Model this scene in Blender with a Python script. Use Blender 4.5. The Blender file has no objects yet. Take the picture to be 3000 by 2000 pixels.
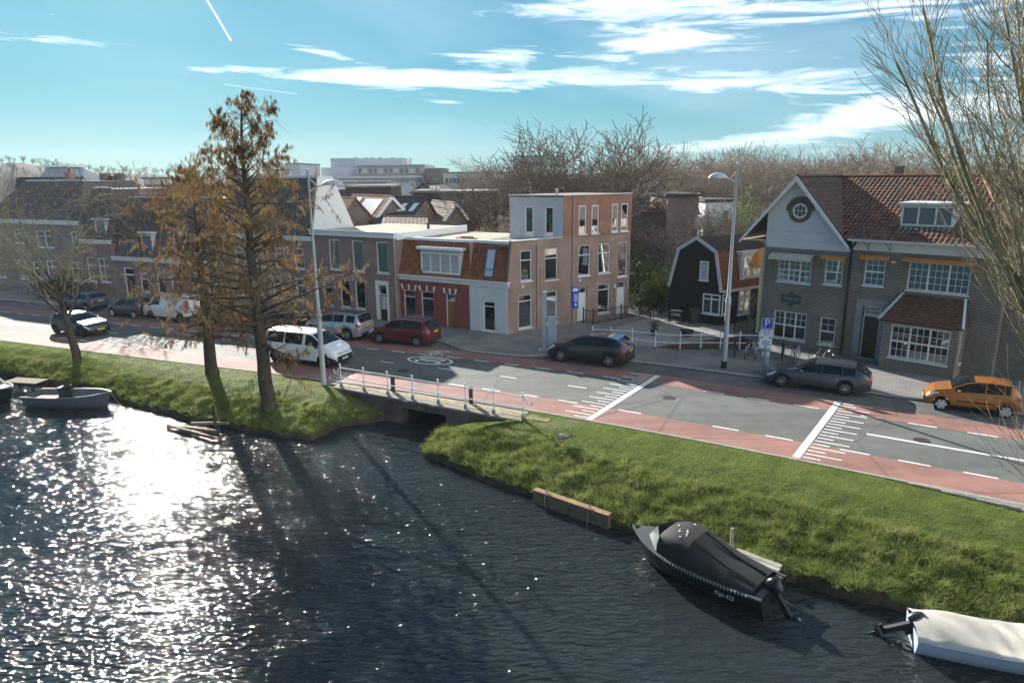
import bpy, bmesh, math, random
import numpy as np
from mathutils import Vector, Matrix
R = math.radians
random.seed(7); RNG = np.random.default_rng(11)
SC = bpy.context.scene
COL = SC.collection

# ---------------------------------------------------------------- camera
H, F, PITCH, ROLL = 10.3, 2000.0, R(13.6), R(0.5)
cd = bpy.data.cameras.new('camera'); cam = bpy.data.objects.new('camera', cd); COL.objects.link(cam)
cd.sensor_width = 36; cd.lens = 24; cd.clip_start = .1; cd.clip_end = 5000
cam.matrix_world = Matrix.Translation((0, 0, H)) @ Matrix.Rotation(R(90) - PITCH, 4, 'X') @ Matrix.Rotation(-ROLL, 4, 'Z')
SC.camera = cam
# ---------------------------------------------------------------- light
SUN_AZ, SUN_EL = R(28.8), R(24.3)          # sun stands ahead of the camera, left of the view axis
SUND = Vector((-math.sin(SUN_AZ) * math.cos(SUN_EL), math.cos(SUN_AZ) * math.cos(SUN_EL), math.sin(SUN_EL)))
ld = bpy.data.lights.new('sun', 'SUN'); ld.energy = 4.6; ld.angle = R(.55); ld.color = (1, .945, .86)
lo = bpy.data.objects.new('sun', ld); COL.objects.link(lo); lo.rotation_euler = (-SUND).to_track_quat('-Z', 'Y').to_euler()
lo.location = (-60, 100, 80)
w = bpy.data.worlds.new('World'); SC.world = w; w.use_nodes = True
def build_world():
    nt = w.node_tree; N = nt.nodes; L = nt.links; N.clear()
    out = N.new('ShaderNodeOutputWorld'); bg = N.new('ShaderNodeBackground'); bg.inputs[1].default_value = .108
    sky = N.new('ShaderNodeTexSky'); sky.sky_type = 'NISHITA'; sky.sun_disc = False
    sky.sun_elevation = SUN_EL; sky.sun_rotation = -SUN_AZ; sky.altitude = 5
    sky.air_density = 1.0; sky.dust_density = .25; sky.ozone_density = 2.2
    tc = N.new('ShaderNodeTexCoord'); sx = N.new('ShaderNodeSeparateXYZ'); L.new(tc.outputs['Generated'], sx.inputs[0])
    def m(op, a, b=None, c=None, clamp=False):
        n = N.new('ShaderNodeMath'); n.operation = op; n.use_clamp = clamp
        for i, v in enumerate((a, b, c)):
            if v is None: continue
            if isinstance(v, (int, float)): n.inputs[i].default_value = v
            else: L.new(v, n.inputs[i])
        return n.outputs[0]
    az = m('ARCTAN2', sx.outputs[0], sx.outputs[1]); el = m('ARCSINE', sx.outputs[2])
    def noise(sa, se, oz, det, rough, dist, tilt=0.):
        cb = N.new('ShaderNodeCombineXYZ')
        L.new(m('MULTIPLY_ADD', az, sa, m('MULTIPLY', el, tilt)), cb.inputs[0]); L.new(m('MULTIPLY_ADD', el, se, m('MULTIPLY', az, tilt * .6)), cb.inputs[1]); cb.inputs[2].default_value = oz
        n = N.new('ShaderNodeTexNoise'); n.inputs['Scale'].default_value = 1; n.inputs['Detail'].default_value = det
        n.inputs['Roughness'].default_value = rough; n.inputs['Distortion'].default_value = dist
        L.new(cb.outputs[0], n.inputs['Vector']); return n.outputs[0]
    def blob(a0, e0, ra, re, amp, tilt=0.):       # a patch of cloud cover around one direction of the sky
        da = m('SUBTRACT', az, a0); de = m('SUBTRACT', m('SUBTRACT', el, e0), m('MULTIPLY', da, tilt))
        q = m('ADD', m('POWER', m('DIVIDE', da, ra), 2), m('POWER', m('DIVIDE', de, re), 2))
        return m('MULTIPLY', m('POWER', 2.718, m('MULTIPLY', q, -1)), amp)
    cov = None
    for b in CLOUDS:
        k = blob(*b); cov = k if cov is None else m('ADD', cov, k)
    # cloud cover added mostly out of view, right and behind, to lift ambient light
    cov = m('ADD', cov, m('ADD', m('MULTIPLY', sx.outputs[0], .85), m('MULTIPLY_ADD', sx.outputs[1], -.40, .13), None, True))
    fine = noise(7, 60, 3.1, 10, .66, 1.1, 2.); big = noise(3.0, 13, 8.2, 5, .55, .6, 1.2)
    veil = noise(2.2, 7, 1.3, 4, .5, .3, .5)
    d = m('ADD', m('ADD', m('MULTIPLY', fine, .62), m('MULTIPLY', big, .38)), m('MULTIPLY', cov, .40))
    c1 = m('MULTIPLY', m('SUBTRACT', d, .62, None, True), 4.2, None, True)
    c2 = m('MULTIPLY', m('MULTIPLY', m('SUBTRACT', veil, .42, None, True), 1.6), .5, None, True)
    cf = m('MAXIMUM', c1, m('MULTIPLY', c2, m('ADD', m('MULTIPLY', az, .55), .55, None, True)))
    # condensation trails: thin streaks between two directions
    for (A, B, wd, amp) in TRAILS:
        n = A.cross(B).normalized()
        dp = N.new('ShaderNodeVectorMath'); dp.operation = 'DOT_PRODUCT'; L.new(tc.outputs['Generated'], dp.inputs[0]); dp.inputs[1].default_value = n
        mid = (A + B).normalized(); half = A.angle(B) / 2
        dm = N.new('ShaderNodeVectorMath'); dm.operation = 'DOT_PRODUCT'; L.new(tc.outputs['Generated'], dm.inputs[0]); dm.inputs[1].default_value = mid
        ins = m('GREATER_THAN', dm.outputs['Value'], math.cos(half))
        ln = m('POWER', 2.718, m('MULTIPLY', m('POWER', m('DIVIDE', dp.outputs['Value'], wd), 2), -1))
        cf = m('MAXIMUM', cf, m('MULTIPLY', m('MULTIPLY', ln, ins), amp))
    hz = m('MULTIPLY', m('SUBTRACT', 1, m('MULTIPLY', m('ABSOLUTE', el), 2.2), None, True), .0)
    cf = m('MULTIPLY', cf, m('MULTIPLY', el, 14, None, True), None, True)
    tint = N.new('ShaderNodeMix'); tint.data_type = 'RGBA'; tint.blend_type = 'MULTIPLY'; tint.inputs[0].default_value = 1
    # film-like shoulder on the whole sky, the same in every direction
    sd = N.new('ShaderNodeVectorMath'); sd.operation = 'MULTIPLY_ADD'; L.new(sky.outputs[0], sd.inputs[0]); sd.inputs[1].default_value = (1 / 14., 1 / 11., 1 / 14.); sd.inputs[2].default_value = (1, 1, 1)
    dv = N.new('ShaderNodeVectorMath'); dv.operation = 'DIVIDE'; L.new(sky.outputs[0], dv.inputs[0]); L.new(sd.outputs[0], dv.inputs[1])
    pw = N.new('ShaderNodeVectorMath'); pw.operation = 'POWER'; L.new(dv.outputs[0], pw.inputs[0]); pw.inputs[1].default_value = (1.6, 1.2, .95)
    L.new(pw.outputs[0], tint.inputs[6]); tint.inputs[7].default_value = (.050, .28, .465, 1)
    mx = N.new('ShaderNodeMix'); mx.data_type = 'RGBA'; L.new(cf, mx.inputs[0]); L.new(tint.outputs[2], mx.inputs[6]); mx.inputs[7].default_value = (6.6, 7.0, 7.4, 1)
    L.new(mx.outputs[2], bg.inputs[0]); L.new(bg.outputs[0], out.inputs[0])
SC.render.engine = 'CYCLES'
SC.view_settings.view_transform = 'Standard'; SC.view_settings.look = 'None'; SC.view_settings.gamma = 1
SC.view_settings.exposure = 1.4; SC.view_settings.use_curve_mapping = False
cy = SC.cycles
cy.use_denoising = True; cy.use_adaptive_sampling = True; cy.adaptive_threshold = .02
try: cy.denoiser = 'OPENIMAGEDENOISE'; cy.denoising_input_passes = 'RGB_ALBEDO_NORMAL'
except Exception: pass
cy.max_bounces = 6; cy.diffuse_bounces = 3; cy.glossy_bounces = 3; cy.transmission_bounces = 4; cy.transparent_max_bounces = 10
cy.caustics_reflective = False; cy.caustics_refractive = False; cy.sample_clamp_indirect = 6; cy.blur_glossy = .5

# ---------------------------------------------------------------- pixel of the 3000 x 2000 photograph -> point in the place
def ray(px, py):
    u = (px - 1500) / F; v = -(py - 1000) / F; c, s = math.cos(-ROLL), math.sin(-ROLL)
    u, v = u * c - v * s, u * s + v * c
    return Vector((u, math.cos(PITCH) + v * math.sin(PITCH), -math.sin(PITCH) + v * math.cos(PITCH)))
def g(px, py, z=0.):                      # point at height z
    d = ray(px, py); p = d * ((z - H) / d.z); p.z = z; return p
def atY(px, py, Y):                       # point at depth Y
    d = ray(px, py); p = d * (Y / d.y); p.z += H; return p
def on(px, py, A, B):                     # point on the upright plane through A and B
    n = Vector((-(B - A).y, (B - A).x, 0)); d = ray(px, py); p = d * (n.dot(Vector((A.x, A.y, 0))) / n.dot(d)); p.z += H; return p
def crop(x0, y0, s): return lambda x, y: (x0 + x / s, y0 + y / s)
c2 = crop(850, 420, 2.34); c3 = crop(1700, 420, 2.306); c4 = crop(2150, 420, 2.306)
cA = crop(900, 900, 2.34); cB = crop(2000, 900, 2.34); cL = crop(0, 420, 2.34); cW = crop(0, 950, 2.34); cQ = crop(1500, 1330, 2.34)
def direl(px, py):
    d = ray(px, py).normalized(); return math.atan2(d.x, d.y), math.asin(d.z), d
CLOUDS = []
for (px, py, rx, ry, amp, tilt) in [(1230, 232, 400, 28, .72, -.02), (1440, 165, 130, 22, .55, 0), (930, 150, 130, 12, .38, -.2), (640, 205, 130, 10, .4, .05),
        (2250, 60, 620, 90, .5, .12), (1750, 10, 330, 40, .65, 0), (1900, 130, 130, 22, .45, 0), (2300, 230, 330, 34, .52, .02), (2180, 420, 330, 26, .75, .1),
        (2600, 330, 300, 40, .42, .03), (100, 110, 180, 22, .36, -.05), (1320, 302, 80, 6, .4, 0), (1440, 372, 90, 9, .35, 0)]:
    a0, e0, d0 = direl(px, py); CLOUDS.append((a0, e0, rx / F, ry / F, amp, tilt))
TRAILS = [(direl(600, -10)[2], direl(677, 120)[2], .0010, .8), (direl(655, 247)[2], direl(870, 276)[2], .0009, .18)]
build_world(); w.cycles.sampling_method = 'MANUAL'; w.cycles.sample_map_resolution = 512

# ---------------------------------------------------------------- materials
MATS = {}
def mat(name, col, rough=.75, spec=.35, metal=0., var=.0, vs=3., bump=0., bs=60., col2=None, coat=0., alpha=None, emit=None, coord='Object', detail=5.):
    if name in MATS: return MATS[name]
    m = bpy.data.materials.new(name); m.use_nodes = True; nt = m.node_tree; N, L = nt.nodes, nt.links
    b = N['Principled BSDF']; b.inputs['Base Color'].default_value = (*col, 1); b.inputs['Roughness'].default_value = rough
    b.inputs['Specular IOR Level'].default_value = spec; b.inputs['Metallic'].default_value = metal
    if coat: b.inputs['Coat Weight'].default_value = coat; b.inputs['Coat Roughness'].default_value = .05
    if emit: b.inputs['Emission Color'].default_value = (*emit[:3], 1); b.inputs['Emission Strength'].default_value = emit[3]
    if var or col2 or bump:
        tc = N.new('ShaderNodeTexCoord')
        if var or col2:
            n1 = N.new('ShaderNodeTexNoise'); n1.inputs['Scale'].default_value = vs; n1.inputs['Detail'].default_value = detail; n1.inputs['Roughness'].default_value = .62
            L.new(tc.outputs[coord], n1.inputs['Vector'])
            rp = N.new('ShaderNodeValToRGB'); rp.color_ramp.elements[0].position = .32; rp.color_ramp.elements[1].position = .68
            c0 = tuple(max(0, c * (1 - var)) for c in col); c1 = col2 if col2 else tuple(min(1, c * (1 + var)) for c in col)
            rp.color_ramp.elements[0].color = (*c0, 1); rp.color_ramp.elements[1].color = (*c1, 1)
            L.new(n1.outputs[0], rp.inputs[0]); L.new(rp.outputs[0], b.inputs['Base Color'])
        if bump:
            n2 = N.new('ShaderNodeTexNoise'); n2.inputs['Scale'].default_value = bs; n2.inputs['Detail'].default_value = 4
            L.new(tc.outputs[coord], n2.inputs['Vector']); bp = N.new('ShaderNodeBump'); bp.inputs['Strength'].default_value = bump; bp.inputs['Distance'].default_value = .02
            L.new(n2.outputs[0], bp.inputs['Height']); L.new(bp.outputs[0], b.inputs['Normal'])
    MATS[name] = m; return m
def brick_mat(name, c1, c2, mortar, bw=.21, rh=.062, ms=.011, ang=0., bump=.5, rough=.85, vs=.7, stain=.25):
    """courses of brick on upright walls: u runs along the wall, v is height (uv map 'wall')"""
    if name in MATS: return MATS[name]
    m = bpy.data.materials.new(name); m.use_nodes = True; nt = m.node_tree; N, L = nt.nodes, nt.links; b = N['Principled BSDF']
    uv = N.new('ShaderNodeUVMap'); uv.uv_map = 'wall'
    br = N.new('ShaderNodeTexBrick'); br.inputs['Scale'].default_value = 1; br.inputs['Brick Width'].default_value = bw; br.inputs['Row Height'].default_value = rh
    br.inputs['Mortar Size'].default_value = ms; br.inputs['Mortar Smooth'].default_value = .2; br.inputs['Bias'].default_value = 0
    br.inputs['Color1'].default_value = (*c1, 1); br.inputs['Color2'].default_value = (*c2, 1); br.inputs['Mortar'].default_value = (*mortar, 1)
    L.new(uv.outputs[0], br.inputs['Vector'])
    n1 = N.new('ShaderNodeTexNoise'); n1.inputs['Scale'].default_value = vs; n1.inputs['Detail'].default_value = 6; n1.inputs['Roughness'].default_value = .65
    L.new(uv.outputs[0], n1.inputs['Vector'])
    mr = N.new('ShaderNodeMapRange'); mr.inputs[1].default_value = .3; mr.inputs[2].default_value = .7; mr.inputs[3].default_value = 1 - stain; mr.inputs[4].default_value = 1 + stain
    L.new(n1.outputs[0], mr.inputs[0])
    mx = N.new('ShaderNodeMix'); mx.data_type = 'RGBA'; mx.blend_type = 'MULTIPLY'; mx.inputs[0].default_value = 1
    L.new(br.outputs[0], mx.inputs[6]); L.new(mr.outputs[0], mx.inputs[7]); L.new(mx.outputs[2], b.inputs['Base Color'])
    b.inputs['Roughness'].default_value = rough; b.inputs['Specular IOR Level'].default_value = .2
    bp = N.new('ShaderNodeBump'); bp.inputs['Strength'].default_value = bump; bp.inputs['Distance'].default_value = .008; bp.invert = True
    L.new(br.outputs['Fac'], bp.inputs['Height']); L.new(bp.outputs[0], b.inputs['Normal'])
    MATS[name] = m; return m
def glass_mat(name, tint=(.55, .6, .62), refl=.12, dark=.0):
    if name in MATS: return MATS[name]
    m = bpy.data.materials.new(name); m.use_nodes = True; nt = m.node_tree; N, L = nt.nodes, nt.links; N.clear()
    o = N.new('ShaderNodeOutputMaterial'); t = N.new('ShaderNodeBsdfTransparent'); t.inputs[0].default_value = (*tint, 1)
    gl = N.new('ShaderNodeBsdfGlossy'); gl.inputs['Roughness'].default_value = .03; gl.inputs[0].default_value = (.9, .95, 1, 1)
    lw = N.new('ShaderNodeLayerWeight'); lw.inputs[0].default_value = .35
    ma = N.new('ShaderNodeMath'); ma.operation = 'MULTIPLY_ADD'; ma.inputs[1].default_value = .75; ma.inputs[2].default_value = refl; ma.use_clamp = True
    mx = N.new('ShaderNodeMixShader'); L.new(lw.outputs['Fresnel'], ma.inputs[0]); L.new(ma.outputs[0], mx.inputs[0]); L.new(t.outputs[0], mx.inputs[1]); L.new(gl.outputs[0], mx.inputs[2]); L.new(mx.outputs[0], o.inputs[0])
    MATS[name] = m; return m

# ---------------------------------------------------------------- mesh building
class MB:
    def __init__(s): s.v = []; s.f = []; s.mi = []; s.cur = 0
    def add(s, vs, fs):
        o = len(s.v); s.v.extend(Vector(p) for p in vs); s.f.extend(tuple(o + i for i in f) for f in fs); s.mi.extend([s.cur] * len(fs)); return s
    def poly(s, *p): return s.add(p, [tuple(range(len(p)))])
    def obox(s, o, a, b, c):              # corner and three edge vectors
        o, a, b, c = map(Vector, (o, a, b, c))
        return s.add([o, o + a, o + a + b, o + b, o + c, o + a + c, o + a + b + c, o + b + c], [(3, 2, 1, 0), (4, 5, 6, 7), (0, 1, 5, 4), (1, 2, 6, 5), (2, 3, 7, 6), (3, 0, 4, 7)])
    def box(s, x0, x1, y0, y1, z0, z1): return s.obox((x0, y0, z0), (x1 - x0, 0, 0), (0, y1 - y0, 0), (0, 0, z1 - z0))
    def beam(s, a, b, wd, ht, up=(0, 0, 1)):   # rectangular bar from a to b
        a, b = Vector(a), Vector(b); d = (b - a).normalized(); x = d.cross(Vector(up)); x = x.normalized() if x.length > 1e-6 else Vector((1, 0, 0)); z = x.cross(d)
        return s.obox(a - x * wd / 2 - z * ht / 2, b - a, x * wd, z * ht)
    def prism(s, pts, vec):
        pts = [Vector(p) for p in pts]; vec = Vector(vec); n = len(pts)
        return s.add(pts + [p + vec for p in pts], [tuple(range(n))[::-1], tuple(range(n, 2 * n))] + [(i, (i + 1) % n, n + (i + 1) % n, n + i) for i in range(n)])
    def tube(s, pts, rad, n=6, cap=True, closed=False):
        pts = [Vector(p) for p in pts]; k = len(pts); rad = rad if hasattr(rad, '__len__') else [rad] * k
        vs, fs = [], []; ref = Vector((0, 0, 1)); px = None
        for i, p in enumerate(pts):
            if closed: d = pts[(i + 1) % k] - pts[i - 1]
            else: d = pts[min(i + 1, k - 1)] - pts[max(i - 1, 0)]
            d = d.normalized() if d.length > 1e-9 else Vector((0, 0, 1))
            x = (px - d * px.dot(d)) if px is not None else d.cross(ref)
            if x.length < 1e-4: x = d.cross(Vector((1, 0, 0)))
            x.normalize(); px = x; y = d.cross(x)
            for j in range(n):
                a = 2 * math.pi * j / n; vs.append(p + (x * math.cos(a) + y * math.sin(a)) * rad[i])
        for i in range(k if closed else k - 1):
            i2 = (i + 1) % k
            for j in range(n): fs.append((i * n + j, i * n + (j + 1) % n, i2 * n + (j + 1) % n, i2 * n + j))
        if cap and not closed: fs += [tuple(range(n))[::-1], tuple(range((k - 1) * n, k * n))]
        return s.add(vs, fs)
    def lathe(s, prof, c=(0, 0, 0), n=12, axis='Z'):
        c = Vector(c); vs, fs = [], []
        for (r, z) in prof:
            for j in range(n):
                a = 2 * math.pi * j / n; x, y = r * math.cos(a), r * math.sin(a)
                vs.append(c + (Vector((x, y, z)) if axis == 'Z' else Vector((x, z, y)) if axis == 'Y' else Vector((z, x, y))))
        for i in range(len(prof) - 1):
            for j in range(n): fs.append((i * n + j, i * n + (j + 1) % n, (i + 1) * n + (j + 1) % n, (i + 1) * n + j))
        if prof[0][0] > 1e-6: fs.append(tuple(range(n))[::-1])
        if prof[-1][0] > 1e-6: fs.append(tuple(range((len(prof) - 1) * n, len(prof) * n)))
        return s.add(vs, fs)
    def grid(s, P):                        # P[i][j] points
        r, c = len(P), len(P[0]); return s.add([p for row in P for p in row], [(i * c + j, i * c + j + 1, (i + 1) * c + j + 1, (i + 1) * c + j) for i in range(r - 1) for j in range(c - 1)])
    def build(s, name, m, parent=None, smooth=False, world=True, fix=False, wall=None, **tags):
        me = bpy.data.meshes.new(name); me.from_pydata([tuple(p) for p in s.v], [], s.f)
        for x in (m if isinstance(m, (list, tuple)) else [m]): me.materials.append(x)
        if isinstance(m, (list, tuple)): me.polygons.foreach_set('material_index', s.mi)
        if smooth is True: me.polygons.foreach_set('use_smooth', [True] * len(me.polygons))
        if fix or smooth:
            b = bmesh.new(); b.from_mesh(me); bmesh.ops.remove_doubles(b, verts=b.verts, dist=1e-4); bmesh.ops.recalc_face_normals(b, faces=b.faces); b.to_mesh(me); b.free()
        if smooth and smooth is not True:
            me.polygons.foreach_set('use_smooth', [True] * len(me.polygons)); me.set_sharp_from_angle(angle=R(smooth))
        if wall is not None:               # uv in metres: along 'wall' direction (horizontal) and height
            uv = me.uv_layers.new(name='wall').data; dx = Vector((wall[0], wall[1], 0)).normalized(); dn = Vector((-dx.y, dx.x, 0))
            for p in me.polygons:
                side = abs(p.normal.dot(dx)) > .7
                for li in p.loop_indices:
                    q = me.vertices[me.loops[li].vertex_index].co
                    uv[li].uv = ((q.dot(dn) if side else q.dot(dx)), q.z)
        o = bpy.data.objects.new(name, me); return link(o, parent, world, **tags)
def link(o, parent=None, world=True, **tags):
    COL.objects.link(o)
    if parent is not None:
        o.parent = parent
        if world and parent.type == 'EMPTY': o.matrix_parent_inverse = Matrix.Translation(-parent.location)
    for k, v in tags.items():
        if v is not None: o[k] = v
    return o
def thing(name, label, cat, loc=(0, 0, 0), rz=0., group=None):
    o = bpy.data.objects.new(name, None); o.empty_display_size = .3; COL.objects.link(o); o.location = loc; o.rotation_euler = (0, 0, rz)
    o['label'] = label; o['category'] = cat
    if group: o['group'] = group
    return o
def kids(o): return [c for c in bpy.data.objects if c.parent == o]
def copy_tree(o, parent=None, ch=None):
    if ch is None:
        ch = {}
        for c in bpy.data.objects:
            if c.parent: ch.setdefault(c.parent.name, []).append(c)
    c = o.copy(); COL.objects.link(c); c.parent = parent
    for k in ch.get(o.name, []): copy_tree(k, c, ch)
    return c
def vnoise(x, y, seed=0):                  # smooth value noise on arrays
    x = np.asarray(x, float); y = np.asarray(y, float); xi = np.floor(x).astype(int); yi = np.floor(y).astype(int); fx = x - xi; fy = y - yi
    fx = fx * fx * (3 - 2 * fx); fy = fy * fy * (3 - 2 * fy)
    def h(a, b):
        n = (a * 374761393 + b * 668265263 + seed * 982451653) & 0xffffffff; n = ((n ^ (n >> 13)) * 1274126177) & 0xffffffff
        return ((n ^ (n >> 16)) & 0xffff) / 65535.
    return (h(xi, yi) * (1 - fx) + h(xi + 1, yi) * fx) * (1 - fy) + (h(xi, yi + 1) * (1 - fx) + h(xi + 1, yi + 1) * fx) * fy
def fbm(x, y, oct=4, seed=0):
    s = 0; a = .5
    for i in range(oct): s = s + a * vnoise(x * 2 ** i, y * 2 ** i, seed + i); a *= .5
    return s
def np_mesh(name, V, Fq, m, parent=None, smooth=False, **tags):
    """big mesh from arrays; Fq is (n,3) or (n,4)"""
    V = np.asarray(V, np.float32); Fq = np.asarray(Fq, np.int32); me = bpy.data.meshes.new(name); k = Fq.shape[1]
    me.vertices.add(len(V)); me.vertices.foreach_set('co', V.ravel()); me.loops.add(Fq.size); me.loops.foreach_set('vertex_index', Fq.ravel())
    me.polygons.add(len(Fq)); me.polygons.foreach_set('loop_start', np.arange(0, Fq.size, k, dtype=np.int32)); me.polygons.foreach_set('loop_total', np.full(len(Fq), k, np.int32))
    if smooth: me.polygons.foreach_set('use_smooth', np.ones(len(Fq), bool))
    me.update(calc_edges=True); me.validate()
    for x in (m if isinstance(m, (list, tuple)) else [m]): me.materials.append(x)
    o = bpy.data.objects.new(name, me); return link(o, parent, True, **tags)
WHITE = mat('white_paint', (.78, .79, .78), .5, .4, var=.06, vs=1.5)
# ================================================================ ground, road, banks, water, bridge
def struct(o): o['kind'] = 'structure'; return o
SP = [(-150, 96), (-110, 79), (-80, 66), (-55, 55.2), (-35.4, 46.85), (-20.2, 40.6), (-8.28, 35.75), (.41, 31.65), (8.45, 27.1), (15.9, 22.35), (28, 14.7), (40, 7), (60, -6), (80, -19)]
def catmull(P, n=24):
    P = [np.array(p, float) for p in P]; out = []
    for i in range(1, len(P) - 2):
        a, b, c, d = P[i - 1:i + 3]
        for k in range(n):
            t = k / n; out.append(.5 * ((2 * b) + (c - a) * t + (2 * a - 5 * b + 4 * c - d) * t * t + (3 * b - a - 3 * c + d) * t ** 3))
    out.append(P[-2]); return np.array(out)
SPN = catmull(SP); _dl = np.r_[0, np.cumsum(np.linalg.norm(np.diff(SPN, axis=0), axis=1))]
def S(s, off=0., z=0.):                     # point of the road at length s, off metres away from the near lane line
    x = np.interp(s, _dl, SPN[:, 0]); y = np.interp(s, _dl, SPN[:, 1]); e = .6
    tx = np.interp(s + e, _dl, SPN[:, 0]) - np.interp(s - e, _dl, SPN[:, 0]); ty = np.interp(s + e, _dl, SPN[:, 1]) - np.interp(s - e, _dl, SPN[:, 1]); l = math.hypot(tx, ty)
    return Vector((x - ty / l * off, y + tx / l * off, z))
def s_of(p, lo=0., hi=None):                # road length nearest to a ground point
    d = (SPN[:, 0] - p[0]) ** 2 + (SPN[:, 1] - p[1]) ** 2; i = int(np.argmin(d)); ss = np.linspace(_dl[max(i - 1, 0)], _dl[min(i + 1, len(_dl) - 1)], 60)
    q = [(S(s) - Vector((p[0], p[1], 0))).length for s in ss]; return float(ss[int(np.argmin(q))])
def off_of(p):
    s = s_of(p); a, b = S(s), S(s, 1); n = b - a; return (Vector((p[0], p[1], 0)) - a).dot(n)
S0, S1 = s_of((-100, 74)), s_of((55, -3)); SS = np.linspace(S0, S1, 170)
def strip(name, o0, o1, z, m, ss=SS, **t):
    mb = MB(); f0 = o0 if callable(o0) else (lambda s: o0); f1 = o1 if callable(o1) else (lambda s: o1)
    mb.grid([[S(s, f0(s), z), S(s, f1(s), z)] for s in ss]); return struct(mb.build(name, m, **t))
def asphalt(name, c, var, wear):
    """road surface: fine grain, repaired patches, paler wheel tracks and dark oily blotches"""
    m = mat(name, c, .80, .42, var=var, vs=1.1, bump=.35, bs=90, detail=9); nt = m.node_tree; N, L = nt.nodes, nt.links; b = N['Principled BSDF']; tc = N.new('ShaderNodeTexCoord'); src = b.inputs['Base Color'].links[0].from_socket
    def layer(src, rot, sx, sy, det, lo, hi, f0, f1, dist=0., kind='noise'):
        mp = N.new('ShaderNodeMapping'); mp.inputs['Rotation'].default_value = (0, 0, R(rot)); mp.inputs['Scale'].default_value = (sx, sy, 1); L.new(tc.outputs['Object'], mp.inputs[0])
        if kind == 'noise': n = N.new('ShaderNodeTexNoise'); n.inputs['Scale'].default_value = 1; n.inputs['Detail'].default_value = det; n.inputs['Distortion'].default_value = dist; o = n.outputs[0]
        else: n = N.new('ShaderNodeTexVoronoi'); n.feature = 'DISTANCE_TO_EDGE'; n.inputs['Scale'].default_value = 1; o = n.outputs['Distance']
        L.new(mp.outputs[0], n.inputs['Vector']); r = N.new('ShaderNodeMapRange'); r.inputs[1].default_value = lo; r.inputs[2].default_value = hi; r.inputs[3].default_value = f0; r.inputs[4].default_value = f1; L.new(o, r.inputs[0])
        x = N.new('ShaderNodeMix'); x.data_type = 'RGBA'; x.blend_type = 'MULTIPLY'; x.inputs[0].default_value = 1; L.new(src, x.inputs[6]); L.new(r.outputs[0], x.inputs[7]); return x.outputs[2]
    src = layer(src, 29, .05, .9, 3, .35, .65, .86, 1.16); src = layer(src, 0, .35, .35, 7, .55, .75, 1., .74, .6); src = layer(src, 20, .16, .22, 2, .004, .012, .72, 1., 0, 'v'); src = layer(src, 10, 26, 26, 2, .3, .7, .82, 1.18)
    L.new(src, b.inputs['Base Color']); return m
ASPH = asphalt('asphalt', (.105, .112, .105), .16, 0); REDA = asphalt('red_asphalt', (.25, .128, .105), .14, 0); PARK = asphalt('parking_strip', (.11, .108, .105), .18, 0)
PAINT = mat('road_paint', (.42, .42, .40), .6, .3, vs=5, detail=9, col2=(.76, .76, .73)); MATS['road_paint'].node_tree.nodes['Color Ramp'].color_ramp.elements[1].position = .46
KERB = mat('kerb_stone', (.30, .29, .27), .85, .2, var=.2, vs=4)
def paver_mat(name, c1, c2, mortar, bw, rh, rot):
    m = bpy.data.materials.new(name); m.use_nodes = True; nt = m.node_tree; N, L = nt.nodes, nt.links; b = N['Principled BSDF']
    tc = N.new('ShaderNodeTexCoord'); mp = N.new('ShaderNodeMapping'); mp.inputs['Rotation'].default_value = (0, 0, rot); L.new(tc.outputs['Object'], mp.inputs[0])
    br = N.new('ShaderNodeTexBrick'); br.inputs['Scale'].default_value = 1; br.inputs['Brick Width'].default_value = bw; br.inputs['Row Height'].default_value = rh; br.inputs['Mortar Size'].default_value = .006
    br.inputs['Color1'].default_value = (*c1, 1); br.inputs['Color2'].default_value = (*c2, 1); br.inputs['Mortar'].default_value = (*mortar, 1); L.new(mp.outputs[0], br.inputs[0])
    n = N.new('ShaderNodeTexNoise'); n.inputs['Scale'].default_value = .5; n.inputs['Detail'].default_value = 8; L.new(tc.outputs['Object'], n.inputs[0])
    mr = N.new('ShaderNodeMapRange'); mr.inputs[1].default_value = .3; mr.inputs[2].default_value = .7; mr.inputs[3].default_value = .72; mr.inputs[4].default_value = 1.2; L.new(n.outputs[0], mr.inputs[0])
    mx = N.new('ShaderNodeMix'); mx.data_type = 'RGBA'; mx.blend_type = 'MULTIPLY'; mx.inputs[0].default_value = 1; L.new(br.outputs[0], mx.inputs[6]); L.new(mr.outputs[0], mx.inputs[7]); L.new(mx.outputs[2], b.inputs['Base Color'])
    b.inputs['Roughness'].default_value = .85; b.inputs['Specular IOR Level'].default_value = .25
    bp = N.new('ShaderNodeBump'); bp.inputs['Strength'].default_value = .4; bp.inputs['Distance'].default_value = .006; bp.invert = True; L.new(br.outputs['Fac'], bp.inputs['Height']); L.new(bp.outputs[0], b.inputs['Normal'])
    MATS[name] = m; return m
PAVE = paver_mat('paving', (.225, .22, .205), (.19, .185, .18), (.12, .115, .10), .30, .15, R(30))
GRAVEL = mat('gravel', (.30, .285, .265), .95, .1, var=.25, vs=6, bump=.5, bs=40, detail=9)
SOIL = mat('soil', (.075, .06, .04), .95, .1, var=.4, vs=3, bump=.6, bs=20)
GROUND = mat('ground', (.075, .085, .05), .95, .1, var=.35, vs=.15, detail=9)
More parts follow.
